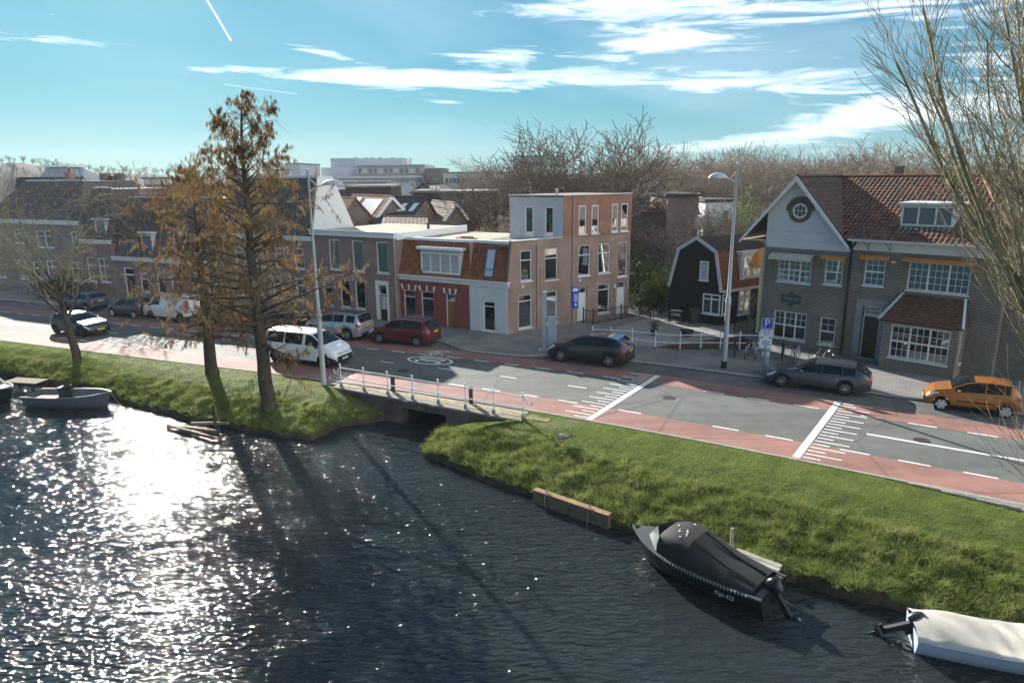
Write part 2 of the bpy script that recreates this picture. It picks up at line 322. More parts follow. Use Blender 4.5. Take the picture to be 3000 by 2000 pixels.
# --- the land beyond, out to the horizon
kerb_far = lambda s: 8.2
KP = [(-60, None), (-9, None), (-4.75, 42.75), (-3.9, 41.7), (-3.1, 40.45), (-2.5, 39.95), (.7, 38.6), (2.2, 38.75), (3.2, 38.9), (5.5, 38.0)]
FK = [S(s, 8.2) for s in np.linspace(S0, s_of((-9.2, 36.2)), 40)] + [Vector((x, y, 0)) for x, y in KP[2:]] + [S(s, 8.15) for s in np.linspace(s_of((5.2, 29)), S1, 34)]
RAIL2 = [(5.0, 41.25), (6.1, 41.05), (7.35, 40.6), (8.6, 39.8), (10.0, 39.42), (11.25, 39.5), (12.4, 39.42), (13.5, 39.3), (14.6, 39.2)]
DITCH = [(8.75, 40.15), (10.0, 39.75), (11.25, 39.8), (12.4, 39.75), (13.5, 39.65), (15.0, 39.55), (15.6, 41.2), (14.9, 43.1), (13.7, 42.75), (10.9, 41.25), (9.5, 40.85)]
from mathutils.geometry import tessellate_polygon
def flat(name, outer, holes, z, m, edge=None):
    loops = [[Vector((p[0], p[1], z)) for p in l] for l in [outer] + holes]; tri = tessellate_polygon(loops); vs = [p for l in loops for p in l]
    mb = MB(); mb.add(vs, [tuple(t) for t in tri])
    if edge: 
        for l in loops:
            n = len(l)
            for i in range(n): mb.poly(l[i], l[(i + 1) % n], l[(i + 1) % n] - Vector((0, 0, edge)), l[i] - Vector((0, 0, edge)))
    return struct(mb.build(name, m, fix=True))
nk = lambda s: S(s, -1.75)
flat('ground', [nk(s) for s in np.linspace(S0, S1, 40)] + [(900, -60), (1250, 1250), (-1250, 1250), (-1250, 300)], [DITCH], -.03, GROUND)
pav_back = [(70, 20), (60, 62), (22, 60), (5, 62), (-25, 66), (-60, 84), (-110, 108)]
flat('pavement', [(p.x, p.y) for p in FK] + pav_back, [DITCH], .10, PAVE, edge=.2)
mb = MB(); mb.tube([p + Vector((0, 0, .055)) for p in FK], .08, 4); struct(mb.build('kerb', KERB))
flat('gravel_yard', [(7.2, 46.0), (5.4, 41.9), (7.4, 41.2), (8.7, 40.5), (9.45, 41.0), (10.85, 41.45), (13.6, 42.95), (16.3, 43.6), (15.2, 46.2), (14.3, 46.5), (11.4, 49.2), (10.2, 49.3)], [], .106, GRAVEL)
DM = mat('ditch_mud', (.055, .042, .026), .7, .3, var=.4, vs=2, bump=.5, bs=15)
mb = MB(); dc = Vector((12, 41.1, 0))
mb.poly(*[Vector((dc.x + (p[0] - dc.x) * 1.1, dc.y + (p[1] - dc.y) * 1.1, -.75)) for p in DITCH]); struct(mb.build('ditch_bed', DM))
mb = MB(); WOODW = mat('weathered_wood', (.20, .135, .075), .85, .2, var=.35, vs=5, bump=.4, bs=30)
for i in range(len(DITCH)):
    a, b = Vector((*DITCH[i], .09)), Vector((*DITCH[(i + 1) % len(DITCH)], .09)); mb.poly(a, b, b - Vector((0, 0, 1)), a - Vector((0, 0, 1)))
struct(mb.build('ditch_wall', mat('ditch_boards', (.14, .085, .045), .85, .2, var=.3, vs=5)))
# --- the road
strip('road', -1.85, 8.3, 0., ASPH)
strip('cycle_lane', -1.85, -.02, .004, REDA); strip('cycle_lane_far', 4.62, 6.2, .004, REDA)
strip('parking_strip', 6.2, 8.28, .004, PARK)
mb = MB()
for a, b in zip(SS[:-1], SS[1:]): 
    p, q = S(a, -1.85), S(b, -1.85); p2, q2 = S(a, -1.99), S(b, -1.99)
    mb.poly(p + Vector((0, 0, .03)), q + Vector((0, 0, .03)), q2 + Vector((0, 0, .03)), p2 + Vector((0, 0, .03))); mb.poly(p, q, q + Vector((0, 0, .03)), p + Vector((0, 0, .03))); mb.poly(p2 + Vector((0, 0, .03)), q2 + Vector((0, 0, .03)), q2 - Vector((0, 0, .3)), p2 - Vector((0, 0, .3)))
struct(mb.build('kerb_near', KERB))
# --- painted lines, each dash one piece of the road
marks = thing('road_markings', 'white painted lane dashes, speed circle and block lines on the road', 'road marking', (0, 30, 0)); marks['kind'] = 'structure'
def bar(s0, s1, o, wd=.1, z=.009, name='dash'):
    mb = MB(); n = max(2, int((s1 - s0) / .7) + 1); mb.grid([[S(s, o - wd / 2, z), S(s, o + wd / 2, z)] for s in np.linspace(s0, s1, n)]); return mb.build(name, PAINT, marks)
def row(off, pairs, fn):
    for (x0, y0, x1, y1) in pairs:
        a, b = s_of(g(*fn(x0, y0))), s_of(g(*fn(x1, y1))); bar(a, b, off)
row(4.6, [(388, 291, 476, 297), (565, 307, 655, 314), (750, 325, 845, 333), (940, 347, 1038, 357), (1138, 368, 1238, 378), (1345, 392, 1448, 402), (1557, 415, 1668, 427), (1780, 441, 1897, 456), (2025, 476, 2145, 490)], cA)
row(4.6, [(152, 563, 300, 580), (457, 604, 612, 624), (777, 650, 945, 672), (1228, 722, 1355, 740), (1550, 768, 1743, 795), (1948, 820, 2155, 850)], cB)
row(2.3, [(500, 372, 600, 380), (897, 417, 1003, 430), (1325, 471, 1440, 486), (1790, 534, 1920, 552)], cA)
row(0., [(360, 450, 445, 458), (975, 524, 1085, 540), (1200, 555, 1322, 575), (1465, 597, 1580, 615), (1715, 640, 1850, 660), (2137, 700, 2290, 727)], cA)
row(0., [(208, 812, 385, 843), (567, 877, 758, 910), (1072, 977, 1280, 1017), (1475, 1048, 1700, 1090), (1922, 1130, 2165, 1172)], cB)
row(0., [(50, 1290, 112, 1297), (172, 1303, 233, 1308), (417, 1330, 478, 1336), (547, 1348, 608, 1353), (680, 1362, 743, 1368), (813, 1378, 880, 1384), (953, 1395, 1025, 1403), (1100, 1412, 1172, 1420), (1250, 1428, 1325, 1437), (1400, 1446, 1470, 1454), (1560, 1464, 1635, 1473)], cL)
row(2.3, [(60, 1213, 122, 1220), (758, 1293, 820, 1298), (1020, 1320, 1092, 1327), (1290, 1350, 1360, 1358), (1570, 1380, 1640, 1388)], cL)
row(4.6, [(42, 1150, 92, 1155), (145, 1160, 195, 1165), (245, 1170, 295, 1175), (560, 1205, 610, 1211), (675, 1218, 727, 1225), (790, 1232, 845, 1238), (905, 1245, 965, 1250), (1030, 1258, 1090, 1266), (1155, 1272, 1215, 1279), (1285, 1286, 1345, 1293), (1420, 1301, 1480, 1308), (1560, 1317, 1625, 1324), (1700, 1333, 1765, 1340)], cL)
for k in range(8): bar(s_of((-40.5, 51)) - 2.6 - k * 2.75, s_of((-40.5, 51)) - 1.5 - k * 2.75, 4.6)
sC = s_of(g(*cB(1268, 848))); bar(sC, sC + 22, 2.3, .17, name='centre_line')
for (pa, pb, sgn) in (((1725, 1229), (1936, 1094), -1), ((2332, 1340), (2464, 1163), 1)):
    a, b = g(*pa), g(*pb); sa = s_of(a); sb = s_of(b); oa, ob = off_of(a), off_of(b); ob = 6.1
    mb = MB(); mb.grid([[S(sa - .14, oa, .013), S(sa + .14, oa, .013)], [S(sb - .14, ob, .013), S(sb + .14, ob, .013)]]); mb.build('block_line', PAINT, marks)
    n = 20
    for k in range(n):
        t = (k + .5) / n; o = oa + (ob - oa) * t; sm = sa + (sb - sa) * t; ln = 1.25 if k % 2 else .62
        s0, s1 = (sm + .2, sm + .2 + ln) if sgn > 0 else (sm - .2 - ln, sm - .2)
        bar(s0, s1, o, .09, .013, 'comb_dash')
# speed circle: the number reads for traffic on the far half, which drives to the left
sc_ = s_of(g(1255, 1058)); oc = off_of(g(1255, 1058)); oc = 3.55
def road_pt(s, o): return S(sc_ + s, oc + o, .010)
mb = MB(); N_ = 48; ra, rb = 1.42, .80
mb.grid([[road_pt(ra * k_ * math.cos(a), rb * kk * math.sin(a)) for k_, kk in ((1, 1), (.9, .87))] for a in np.linspace(0, 2 * math.pi, N_ + 1)]); mb.build('speed_circle', PAINT, marks)
def stroke(name, pts, wd=.16):
    pts = [(x * .80, y * .72) for x, y in pts]              # pts in (reading x, reading y); reading up = towards -s, reading right = away from camera
    P = [np.array(p, float) for p in pts]; rows = []
    for i, p in enumerate(P):
        d = P[min(i + 1, len(P) - 1)] - P[max(i - 1, 0)]; d /= (np.linalg.norm(d) + 1e-9); n = np.array([-d[1] * .55, d[0]]) * wd / 2
        rows.append([road_pt(-(p + n)[1], (p + n)[0]), road_pt(-(p - n)[1], (p - n)[0])])
    mb = MB(); mb.grid(rows); mb.build(name, PAINT, marks)
arc = lambda cx, cy, rx, ry, a0, a1, n=14: [(cx + rx * math.cos(a), cy + ry * math.sin(a)) for a in np.linspace(R(a0), R(a1), n)]
stroke('digit_three', arc(-.36, .52, .24, .52, 160, -80, 12) + arc(-.36, -.52, .26, .55, 80, -160, 12), .2)
stroke('digit_zero', arc(.36, 0, .24, 1.05, 0, 360, 30), .2)
# cycle symbols on the red lanes
def cycle_symbol(px, py, flip):
    p = g(px, py); s0, o0 = s_of(p), off_of(p); mb = MB()
    def st(pts, wd=.06):
        P = [np.array(q, float) for q in pts]; rows = []
        for i, q in enumerate(P):
            d = P[min(i + 1, len(P) - 1)] - P[max(i - 1, 0)]; d /= np.linalg.norm(d) + 1e-9; n = np.array([-d[1], d[0]]) * wd / 2
            rows.append([S(s0 + flip * (q + n)[1], o0 - flip * (q + n)[0], .009), S(s0 + flip * (q - n)[1], o0 - flip * (q - n)[0], .009)])
        mb.grid(rows)
    for cx in (-.36, .36): st(arc(cx, -.35, .24, .4, 0, 360, 20))
    st([(-.36, -.35), (-.15, .35), (.22, .35), (.36, -.35)]); st([(-.15, .35), (.0, -.35), (.22, .35)]); st([(-.36, -.35), (0, -.35)]); st([(.12, .62), (.26, .62), (.22, .35)]); st([(-.22, .5), (-.06, .5)])
    mb.build('cycle_symbol', PAINT, marks)
cycle_symbol(1272, 1032, -1); cycle_symbol(*cA(262, 476), 1)
IRONC = mat('cast_iron', (.055, .05, .048), .6, .4, .4, var=.2, vs=20)
for k, (px, py, lab) in enumerate(((1960, 1165, 'round iron manhole cover between the two painted block lines'), (2700, 1290, 'round iron manhole cover beside the long centre line'), (1180, 1085, 'round iron manhole cover near the speed circle'))):
    b_ = MB(); b_.lathe([(.31, .0), (.31, .011), (.27, .011), (.27, .008), (0, .008)], g(px, py), 18); b_.build('manhole_cover', IRONC, None, label=lab, category='manhole cover', group='manhole covers')
# --- water
def water_mat():
    m = bpy.data.materials.new('water'); m.use_nodes = True; nt = m.node_tree; N, L = nt.nodes, nt.links; b = N['Principled BSDF']
    b.inputs['Base Color'].default_value = (.019, .025, .027, 1); b.inputs['Roughness'].default_value = .05; b.inputs['IOR'].default_value = 1.42; b.inputs['Specular IOR Level'].default_value = .5
    tc = N.new('ShaderNodeTexCoord'); hs = []
    def nz(rot, sx, sy, det, amp, dist=.4, rough=.55, off=0):
        mp = N.new('ShaderNodeMapping'); mp.inputs['Rotation'].default_value = (0, 0, R(rot)); mp.inputs['Scale'].default_value = (sx, sy, 1); mp.inputs['Location'].default_value = (off, off * .7, off * .3); L.new(tc.outputs['Object'], mp.inputs[0])
        n = N.new('ShaderNodeTexNoise'); n.inputs['Scale'].default_value = 1; n.inputs['Detail'].default_value = det; n.inputs['Roughness'].default_value = rough; n.inputs['Distortion'].default_value = dist; L.new(mp.outputs[0], n.inputs[0])
        a = N.new('ShaderNodeMath'); a.operation = 'MULTIPLY'; a.inputs[1].default_value = amp; L.new(n.outputs[0], a.inputs[0]); return a.outputs[0]
    def add(a, b_): n = N.new('ShaderNodeMath'); n.operation = 'ADD'; L.new(a, n.inputs[0]); L.new(b_, n.inputs[1]); return n.outputs[0]
    h = add(add(nz(62, 1.1, 3.2, 2, .11), nz(38, 1.8, 5.0, 1.5, .12, 1.0, .5, 3)), nz(75, 6, 11, 2, .019, .5, .5, 9))
    gust = nz(20, .10, .22, 2, 1., .3, .5, 5); mr = N.new('ShaderNodeMapRange'); mr.inputs[1].default_value = .35; mr.inputs[2].default_value = .65; mr.inputs[3].default_value = .55; mr.inputs[4].default_value = 1.15; L.new(gust, mr.inputs[0])
    hm = N.new('ShaderNodeMath'); hm.operation = 'MULTIPLY'; L.new(h, hm.inputs[0]); L.new(mr.outputs[0], hm.inputs[1])
    bp = N.new('ShaderNodeBump'); bp.inputs['Strength'].default_value = 1; bp.inputs['Distance'].default_value = 1.0; L.new(hm.outputs[0], bp.inputs['Height']); L.new(bp.outputs[0], b.inputs['Normal'])
    return m
WZ = -1.27
mb = MB(); mb.poly((-300, -200, WZ), (200, -200, WZ), (200, 60, WZ), (-300, 160, WZ)); struct(mb.build('water', water_mat()))
# --- grass banks
def bank(name, U, Lw, nz_, seed):
    """U: upper edge points (x,y,z); Lw: matching shore points (x,y)"""
    def res(P, n):
        P = np.array(P, float); t = np.linspace(0, 1, len(P)); q = np.linspace(0, 1, n); return np.stack([np.interp(q, t, P[:, k]) for k in range(P.shape[1])], 1)
    n = nz_; m_ = 46; u = res(U, n); l = res(Lw, n); V = np.zeros((n, m_ + 2, 3)); T = np.linspace(0, 1, m_)
    for j, t in enumerate(T):
        V[:, j, :2] = u[:, :2] * (1 - t) + l * t
        prof = .22 * t + .78 * np.clip((t - .25) / .75, 0, 1) ** 1.25
        V[:, j, 2] = u[:, 2] * (1 - prof) + (-.98) * prof
    x, y = V[:, :m_, 0], V[:, :m_, 1]; tt = T[None, :]
    rough = .03 + .26 * np.clip((tt - .38) / .4, 0, 1); edge = np.clip(tt / .06, 0, 1)
    nn = (fbm(x * 2.3, y * 2.3, 4, seed) - .47) * 2
    V[:, :m_, 2] += nn * rough * edge
    w_ = (fbm(x * 1.1 + 40, y * 1.1, 3, seed + 5) - .45) * .5            # uneven waterline
    nx = l - u[:, :2]; nx /= np.linalg.norm(nx, axis=1)[:, None] + 1e-6
    V[:, :m_, 0] += nx[:, 0:1] * w_ * np.clip((tt - .8) / .2, 0, 1); V[:, :m_, 1] += nx[:, 1:2] * w_ * np.clip((tt - .8) / .2, 0, 1)
    V[:, m_] = V[:, m_ - 1]; V[:, m_, 2] = -1.2; V[:, m_, :2] += nx * .05; V[:, m_ + 1] = V[:, m_]; V[:, m_ + 1, 2] = -2.2
    k = m_ + 2; I = np.arange(n * k).reshape(n, k); Fq = np.stack([I[:-1, :-1], I[:-1, 1:], I[1:, 1:], I[1:, :-1]], -1).reshape(-1, 4)
    jj = np.tile(np.arange(k - 1), n - 1); o = np_mesh(name, V.reshape(-1, 3), Fq[jj < m_ - 1], TURF, smooth=True); struct(o)
    o = np_mesh('bank_edge', V.reshape(-1, 3), Fq[jj >= m_ - 1], SOIL); struct(o); return V[:, :m_]
def grass_mat(name, a, b_, c, tr=.35):
    m = bpy.data.materials.new(name); m.use_nodes = True; nt = m.node_tree; N, L = nt.nodes, nt.links; p = N['Principled BSDF']
    tc = N.new('ShaderNodeTexCoord'); n = N.new('ShaderNodeTexNoise'); n.inputs['Scale'].default_value = .9; n.inputs['Detail'].default_value = 9; n.inputs['Roughness'].default_value = .7; L.new(tc.outputs['Object'], n.inputs[0])
    rp = N.new('ShaderNodeValToRGB'); e = rp.color_ramp.elements; e[0].position = .3; e[0].color = (*a, 1); e[1].position = .72; e[1].color = (*c, 1); k = e.new(.5); k.color = (*b_, 1); e.new(.80).color = (*[x * .9 + y * .1 for x, y in zip(c, (.3, .2, .1))], 1); n.inputs['Distortion'].default_value = .4
    L.new(n.outputs[0], rp.inputs[0]); L.new(rp.outputs[0], p.inputs['Base Color']); p.inputs['Roughness'].default_value = .8; p.inputs['Specular IOR Level'].default_value = .08
    if tr:
        t = N.new('ShaderNodeBsdfTranslucent'); L.new(rp.outputs[0], t.inputs[0]); mx = N.new('ShaderNodeMixShader'); mx.inputs[0].default_value = tr; L.new(p.outputs[0], mx.inputs[1]); L.new(t.outputs[0], mx.inputs[2]); L.new(mx.outputs[0], N['Material Output'].inputs[0])
    MATS[name] = m; return m
TURF = grass_mat('turf', (.085, .075, .035), (.10, .125, .036), (.13, .15, .05), 0)
BLADE = grass_mat('grass_blade', (.15, .20, .05), (.21, .28, .07), (.31, .33, .12), .45)
TUSS = grass_mat('tussock_blade', (.15, .18, .05), (.21, .26, .07), (.37, .33, .16), .45)
kp = lambda s: (*S(s, -1.99)[:2], .0)
shore = lambda px, py: tuple(g(px, py, WZ)[:2])
sA = s_of((.9, 31.2)); UR = [(-3.0, 29.8, -.9), (-1.4, 28.95, -.4), (.3, 28.05, -.03), kp(sA + .9), kp(sA + 3), kp(sA + 5.5), kp(sA + 8), kp(sA + 10.5), kp(sA + 13), kp(sA + 16), kp(sA + 19.5), kp(sA + 25), kp(sA + 34)]
LR = [(-3.02, 29.75), shore(1250, 1308), shore(1236, 1335), shore(1330, 1372), shore(1490, 1430), shore(1640, 1488), shore(1800, 1545), shore(2050, 1625), shore(2300, 1702), shore(2560, 1775), (12.2, 15.4), (18.0, 12.0), (27, 6)]
VR = bank('grass_bank', UR, LR, 420, 3)
sB = s_of((-9.2, 36)); UL = [(-6.35, 31.68, -.9), (-7.7, 32.42, -.45), (-9.05, 33.15, -.03), kp(sB - 1), kp(sB - 4), kp(sB - 7.5), kp(sB - 11), kp(sB - 14), kp(sB - 18), kp(sB - 22), kp(sB - 27), kp(sB - 34), kp(sB - 60)]
LL = [(-6.3, 31.6), shore(1000, 1250), shore(912, 1289), shore(846, 1283), shore(701, 1258), shore(564, 1234), shore(470, 1206), shore(385, 1185), shore(333, 1164), shore(239, 1138), shore(98, 1121), shore(-60, 1075), (-62, 50)]
VL = bank('grass_bank', UL, LL, 420, 9)
def bank_z(x, y):
    best = None
    for V in (VR, VL):
        d = (V[:, :, 0] - x) ** 2 + (V[:, :, 1] - y) ** 2; i = np.unravel_index(np.argmin(d), d.shape)
        if best is None or d[i] < best[0]: best = (d[i], V[i][2])
    return float(best[1])
MUD = g(1640, 1238)
def blades(name, Vs, n, hmin, hmax, wd, trange, m, tuft=1, lean=.5, seed=1, label=None):
    rg = np.random.default_rng(seed); PV = []; 
    for V, cnt in zip(Vs, n):
        a, b, _ = V.shape; i = rg.integers(0, a - 1, cnt * 3); j = (trange[0] + (trange[1] - trange[0]) * rg.random(cnt * 3)) * (b - 1.001)
        fi = rg.random(cnt * 3); j0 = j.astype(int); fj = (j - j0)[:, None]; fi = fi[:, None]
        P = (V[i, j0] * (1 - fi) + V[i + 1, j0] * fi) * (1 - fj) + (V[i, j0 + 1] * (1 - fi) + V[i + 1, j0 + 1] * fi) * fj
        # area-even thinning: cells far larger keep more; only what the camera can see
        ar = np.linalg.norm(V[i + 1, j0] - V[i, j0], axis=1) * np.linalg.norm(V[i, j0 + 1] - V[i, j0], axis=1); keep = rg.random(len(ar)) < ar / np.percentile(ar, 85)
        vis = (P[:, 1] > 11) & (np.abs(P[:, 0]) < P[:, 1] * .86 + 1.5); dq = ((P[:, 0] - MUD.x) / 1.15) ** 2 + ((P[:, 1] - MUD.y) / .5) ** 2; PV.append(P[keep & vis & (dq > .6 + .8 * rg.random(len(P)))][:cnt])
    P = np.concatenate(PV); P = np.repeat(P, tuft, 0); c = len(P)
    if tuft > 1: P[:, :2] += rg.normal(0, .085, (c, 2))
    h = rg.uniform(hmin, hmax, c); a = rg.uniform(0, 2 * np.pi, c); dx, dy = np.cos(a), np.sin(a); ln = rg.normal(0, lean, (c, 2)) * h[:, None] + np.array([.18, -.25]) * h[:, None]
    wv = np.stack([dx, dy, np.zeros(c)], 1) * (wd * rg.uniform(.7, 1.3, c))[:, None]
    top = P + np.stack([ln[:, 0], ln[:, 1], h], 1); P0 = P - np.array([0, 0, .03])
    V = np.stack([P0 - wv, P0 + wv, top], 1).reshape(-1, 3); Fq = np.arange(c * 3).reshape(-1, 3)
    o = np_mesh(name, V, Fq, m); o['kind'] = 'stuff'; o['label'] = label; o['category'] = 'grass'; return o
blades('lawn_grass', (VR, VL), (150000, 95000), .03, .075, .011, (.0, 1), BLADE, 1, .6, 5, 'short green lawn grass covering both canal banks')
blades('tussock_grass', (VR, VL), (2300, 1300), .10, .26, .011, (.50, 1), TUSS, 26, .75, 6, 'longer straw-green grass tufts along the water edge')
# a grey paved strip between the red lane and the grass at the right, paver by paver
sv0 = s_of(g(2560, 1385)); pvw = lambda s: .12 * max(0, s - sv0); sv = thing('paved_verge', 'narrow strip of grey pavers beside the red lane at the right edge', 'paving', S(sv0 + 3, -2.3)); sv['kind'] = 'structure'
mb = MB(); mb.grid([[S(s, -1.99, .032), S(s, -1.99 - pvw(s), .030), S(s, -2.0 - pvw(s), -.3)] for s in np.linspace(sv0, sv0 + 14, 30)]); mb.build('bed', SOIL, sv)
PVM = [mat('verge_paver_%d' % i, c, .88, .2, var=.15, vs=8) for i, c in enumerate([(.25, .25, .24), (.21, .215, .21), (.28, .275, .26)])]
for k in range(60):
    for r_ in range(7):
        s_ = sv0 + .2 + k * .215; o_ = -2.06 - r_ * .118
        if -o_ - 1.95 > pvw(s_) or s_ > sv0 + 11: continue
        b_ = MB(); b_.grid([[S(s_ + (.1 if r_ % 2 else 0) + a, o_ + c, .046 + .003 * random.random()) for c in (-.053, .053)] for a in (0, .205)]); b_.grid([[S(s_ + (.1 if r_ % 2 else 0) + a, o_ - .053, z) for z in (.03, .046)] for a in (0, .205)]); b_.build('paver', PVM[random.randrange(3)], sv)
# --- bridge over the culvert
RA, RB = g(981, 1133), g(1520, 1229); rd = (RB - RA).normalized(); rn = Vector((rd.y, -rd.x, 0)); rl = (RB - RA).length
if rn.y > 0: rn = -rn
br = thing('bridge', 'low brick bridge with a square culvert under the road and pavers on top', 'bridge', (RA + RB) / 2)
BRKD = brick_mat('bridge_brick', (.135, .085, .075), (.10, .07, .065), (.13, .12, .11), stain=.45)
CONC = mat('old_concrete', (.23, .215, .19), .9, .2, var=.3, vs=2, bump=.3, bs=30)
def rp(u, z, o=0.): return RA + rd * u + rn * o + Vector((0, 0, z))
u0, u1 = (on(1180, 1238, RA, RB) - RA).dot(rd), (on(1308, 1267, RA, RB) - RA).dot(rd)
mb = MB(); zt = -.10; zo = -.44
for (a, b, z0, z1) in ((-.1, u0, -2, zt), (u1, rl + .1, -2, zt), (u0, u1, zo, zt)): mb.obox(rp(a, z0, 0), rd * (b - a), -rn * .45, Vector((0, 0, z1 - z0)))
mb.build('wall', BRKD, br, wall=rd)
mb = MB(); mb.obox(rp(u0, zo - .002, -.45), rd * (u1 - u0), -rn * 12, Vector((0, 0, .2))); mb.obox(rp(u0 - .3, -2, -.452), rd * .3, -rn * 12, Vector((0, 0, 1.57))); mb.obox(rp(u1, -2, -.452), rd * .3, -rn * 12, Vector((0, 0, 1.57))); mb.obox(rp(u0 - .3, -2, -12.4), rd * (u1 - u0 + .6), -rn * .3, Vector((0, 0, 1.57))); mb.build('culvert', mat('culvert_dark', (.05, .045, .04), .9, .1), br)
mb = MB(); mb.obox(rp(-.12, zt + .002, .05), rd * (rl + .24), -rn * .42, Vector((0, 0, .098))); mb.build('coping', CONC, br)
for uu in (4.3, 5.9): mb = MB(); mb.obox(rp(uu, -.075, .055), rd * .28, rn * .008, Vector((0, 0, .06))); mb.build('plate', WHITE, br)
# the paved footway on the bridge, slab by slab
FOOT = mat('bridge_footway', (.30, .25, .17), .9, .2, var=.3, vs=2)
mb = MB(); ss = np.linspace(s_of(RA) - .6, s_of(RB) + 1.2, 22)
Pn = []
for s in ss:
    e = S(s, -1.99, -.02); uu = (e - RA).dot(rd); Pn.append([rp(uu, -.02, -.36), e])
mb.grid(Pn); mb.build('footway_bed', FOOT, br)
SLM = [mat('slab_%d' % i, c, .88, .2, var=.2, vs=6, bump=.2, bs=40) for i, c in enumerate([(.34, .285, .19), (.30, .26, .185), (.37, .31, .20), (.28, .235, .16)])]
slab_me = []
for m_ in SLM:
    b_ = MB(); b_.box(-.285, .285, -.14, .14, -.03, .012); me = bpy.data.meshes.new('slab'); me.from_pydata([tuple(p) for p in b_.v], [], b_.f); me.materials.append(m_); slab_me.append(me)
ang = math.atan2(rd.y, rd.x); cnt = 0
for r_ in range(7):
    o = .50 + r_ * .30
    for c_ in range(18):
        uu = .3 + c_ * .59 + (.3 if r_ % 2 else 0); p = rp(uu, 0, -o)
        if off_of(p) > -2.18 or uu > rl - .1: continue
        ob = bpy.data.objects.new('paver', slab_me[random.randrange(4)]); ob.location = p + Vector((0, 0, random.uniform(-.004, .004))); ob.rotation_euler = (0, 0, ang); link(ob, br)
# --- white railing of the bridge: posts with ball tops, two rails, curled ends
RAILM = mat('railing_white', (.72, .75, .78), .45, .4, var=.08, vs=6); RAILF = mat('railing_foot', (.25, .26, .27), .7, .3, var=.2, vs=8)
def post_mesh(h=1.12):
    b_ = MB(); b_.cur = 1; b_.lathe([(.085, 0), (.085, .16), (.07, .2)], n=8); b_.cur = 0
    b_.lathe([(.065, .2), (.04, .26), (.035, .4), (.05, .47), (.05, .52), (.03, .57), (.028, h - .22), (.05, h - .16), (.06, h - .1), (.045, h - .045), (.02, h - .03), (.045, h), (.055, h + .045), (.04, h + .09), (0, h + .1)], n=8)
    me = bpy.data.meshes.new('post'); me.from_pydata([tuple(p) for p in b_.v], [], b_.f); me.materials.append(RAILM); me.materials.append(RAILF); me.polygons.foreach_set('material_index', b_.mi); me.polygons.foreach_set('use_smooth', [True] * len(b_.f)); return me
POST = post_mesh()
def railing(name, label, pts, curl, zt=1.0, z0=.0):
    t = thing(name, label, 'railing', pts[0])
    for p in pts: ob = bpy.data.objects.new('post', POST); ob.location = p; ob.scale = (1, 1, zt / 1.0); link(ob, t)
    for z, nm in ((zt, 'top_rail'), (.5 * zt, 'middle_rail')):
        P = [p + Vector((0, 0, z)) for p in pts]; b_ = MB(); b_.tube(P, .026, 6); b_.build(nm, RAILM, t, smooth=40)
    for e, d in (((pts[0], (pts[0] - pts[1]).normalized()), (pts[-1], (pts[-1] - pts[-2]).normalized())) if curl else ()):
        b_ = MB(); P = [e + Vector((0, 0, zt)) + d * x + Vector((0, 0, z)) for x, z in ((0, 0), (.08, -.03), (.16, -.12), (.2, -.24), (.26, -.31), (.34, -.33), (.42, -.28), (.45, -.2), (.42, -.16))]
        b_.tube(P, [.026] * 7 + [.03, .035], 6); b_.build('curl', RAILM, t, smooth=40)
    return t
rpx = [(993, 1133), (1061, 1144), (1130, 1156), (1202, 1169), (1279, 1181), (1358, 1195), (1440, 1210), (1527, 1226)]
us = [(on(x, y, RA, RB) - RA).dot(rd) for x, y in rpx]; us = list(np.linspace(us[0], us[-1], 8))
railing('bridge_railing', 'white railing with curled ends and ball-topped posts along the bridge', [rp(u, -.002, -.18) for u in us], True, 1.0)
railing('ditch_railing', 'white railing beside the ditch in front of the black barn', [Vector((x, y, .1)) for x, y in RAIL2], False, .95)
# two dark timber posts standing on the bridge footway
POSTW = mat('dark_timber', (.055, .045, .038), .8, .25, var=.3, vs=7)
for k, ((bx, by), lab) in enumerate((((1152, 1146), 'dark timber bollard on the bridge footway, the one nearer the white van'), ((1380, 1181), 'dark timber bollard on the bridge footway, the one nearer the painted line'))):
    p = g(bx, by); b_ = MB(); b_.obox(p + Vector((-.09, -.09, -.05)), (.18, 0, 0), (0, .18, 0), (0, 0, .80)); b_.obox(p + Vector((-.075, -.075, .75)), (.15, 0, 0), (0, .15, 0), (0, 0, .04)); b_.build('bollard', POSTW, None, label=lab, category='bollard', group='bollards on the bridge')
# ================================================================ buildings along the street
V3 = lambda x, y, z=0.: Vector((x, y, z))
class Fac:
    """an upright facade from A to B, outward normal towards the street"""
    def __init__(s, A, B, out=None):
        s.A, s.B = V3(*A), V3(*B); s.d = (s.B - s.A).normalized(); s.n = Vector((s.d.y, -s.d.x, 0)); s.L = (s.B - s.A).length
        ref = V3(*out) if out else -s.A
        if s.n.dot(ref) < 0: s.n = -s.n
    def uz(s, p): q = on(p[0], p[1], s.A, s.B); return (q - s.A).dot(s.d), q.z
    def P(s, u, z, o=0.): return s.A + s.d * u + s.n * o + Vector((0, 0, z))
    def rect(s, p, q): (u0, z1), (u1, z0) = s.uz(p), s.uz(q); return (min(u0, u1), max(u0, u1), min(z0, z1), max(z0, z1))
    def box(s, mb, u0, u1, z0, z1, o0, o1): return mb.obox(s.P(u0, z0, o0), s.d * (u1 - u0), s.n * (o1 - o0), Vector((0, 0, z1 - z0)))
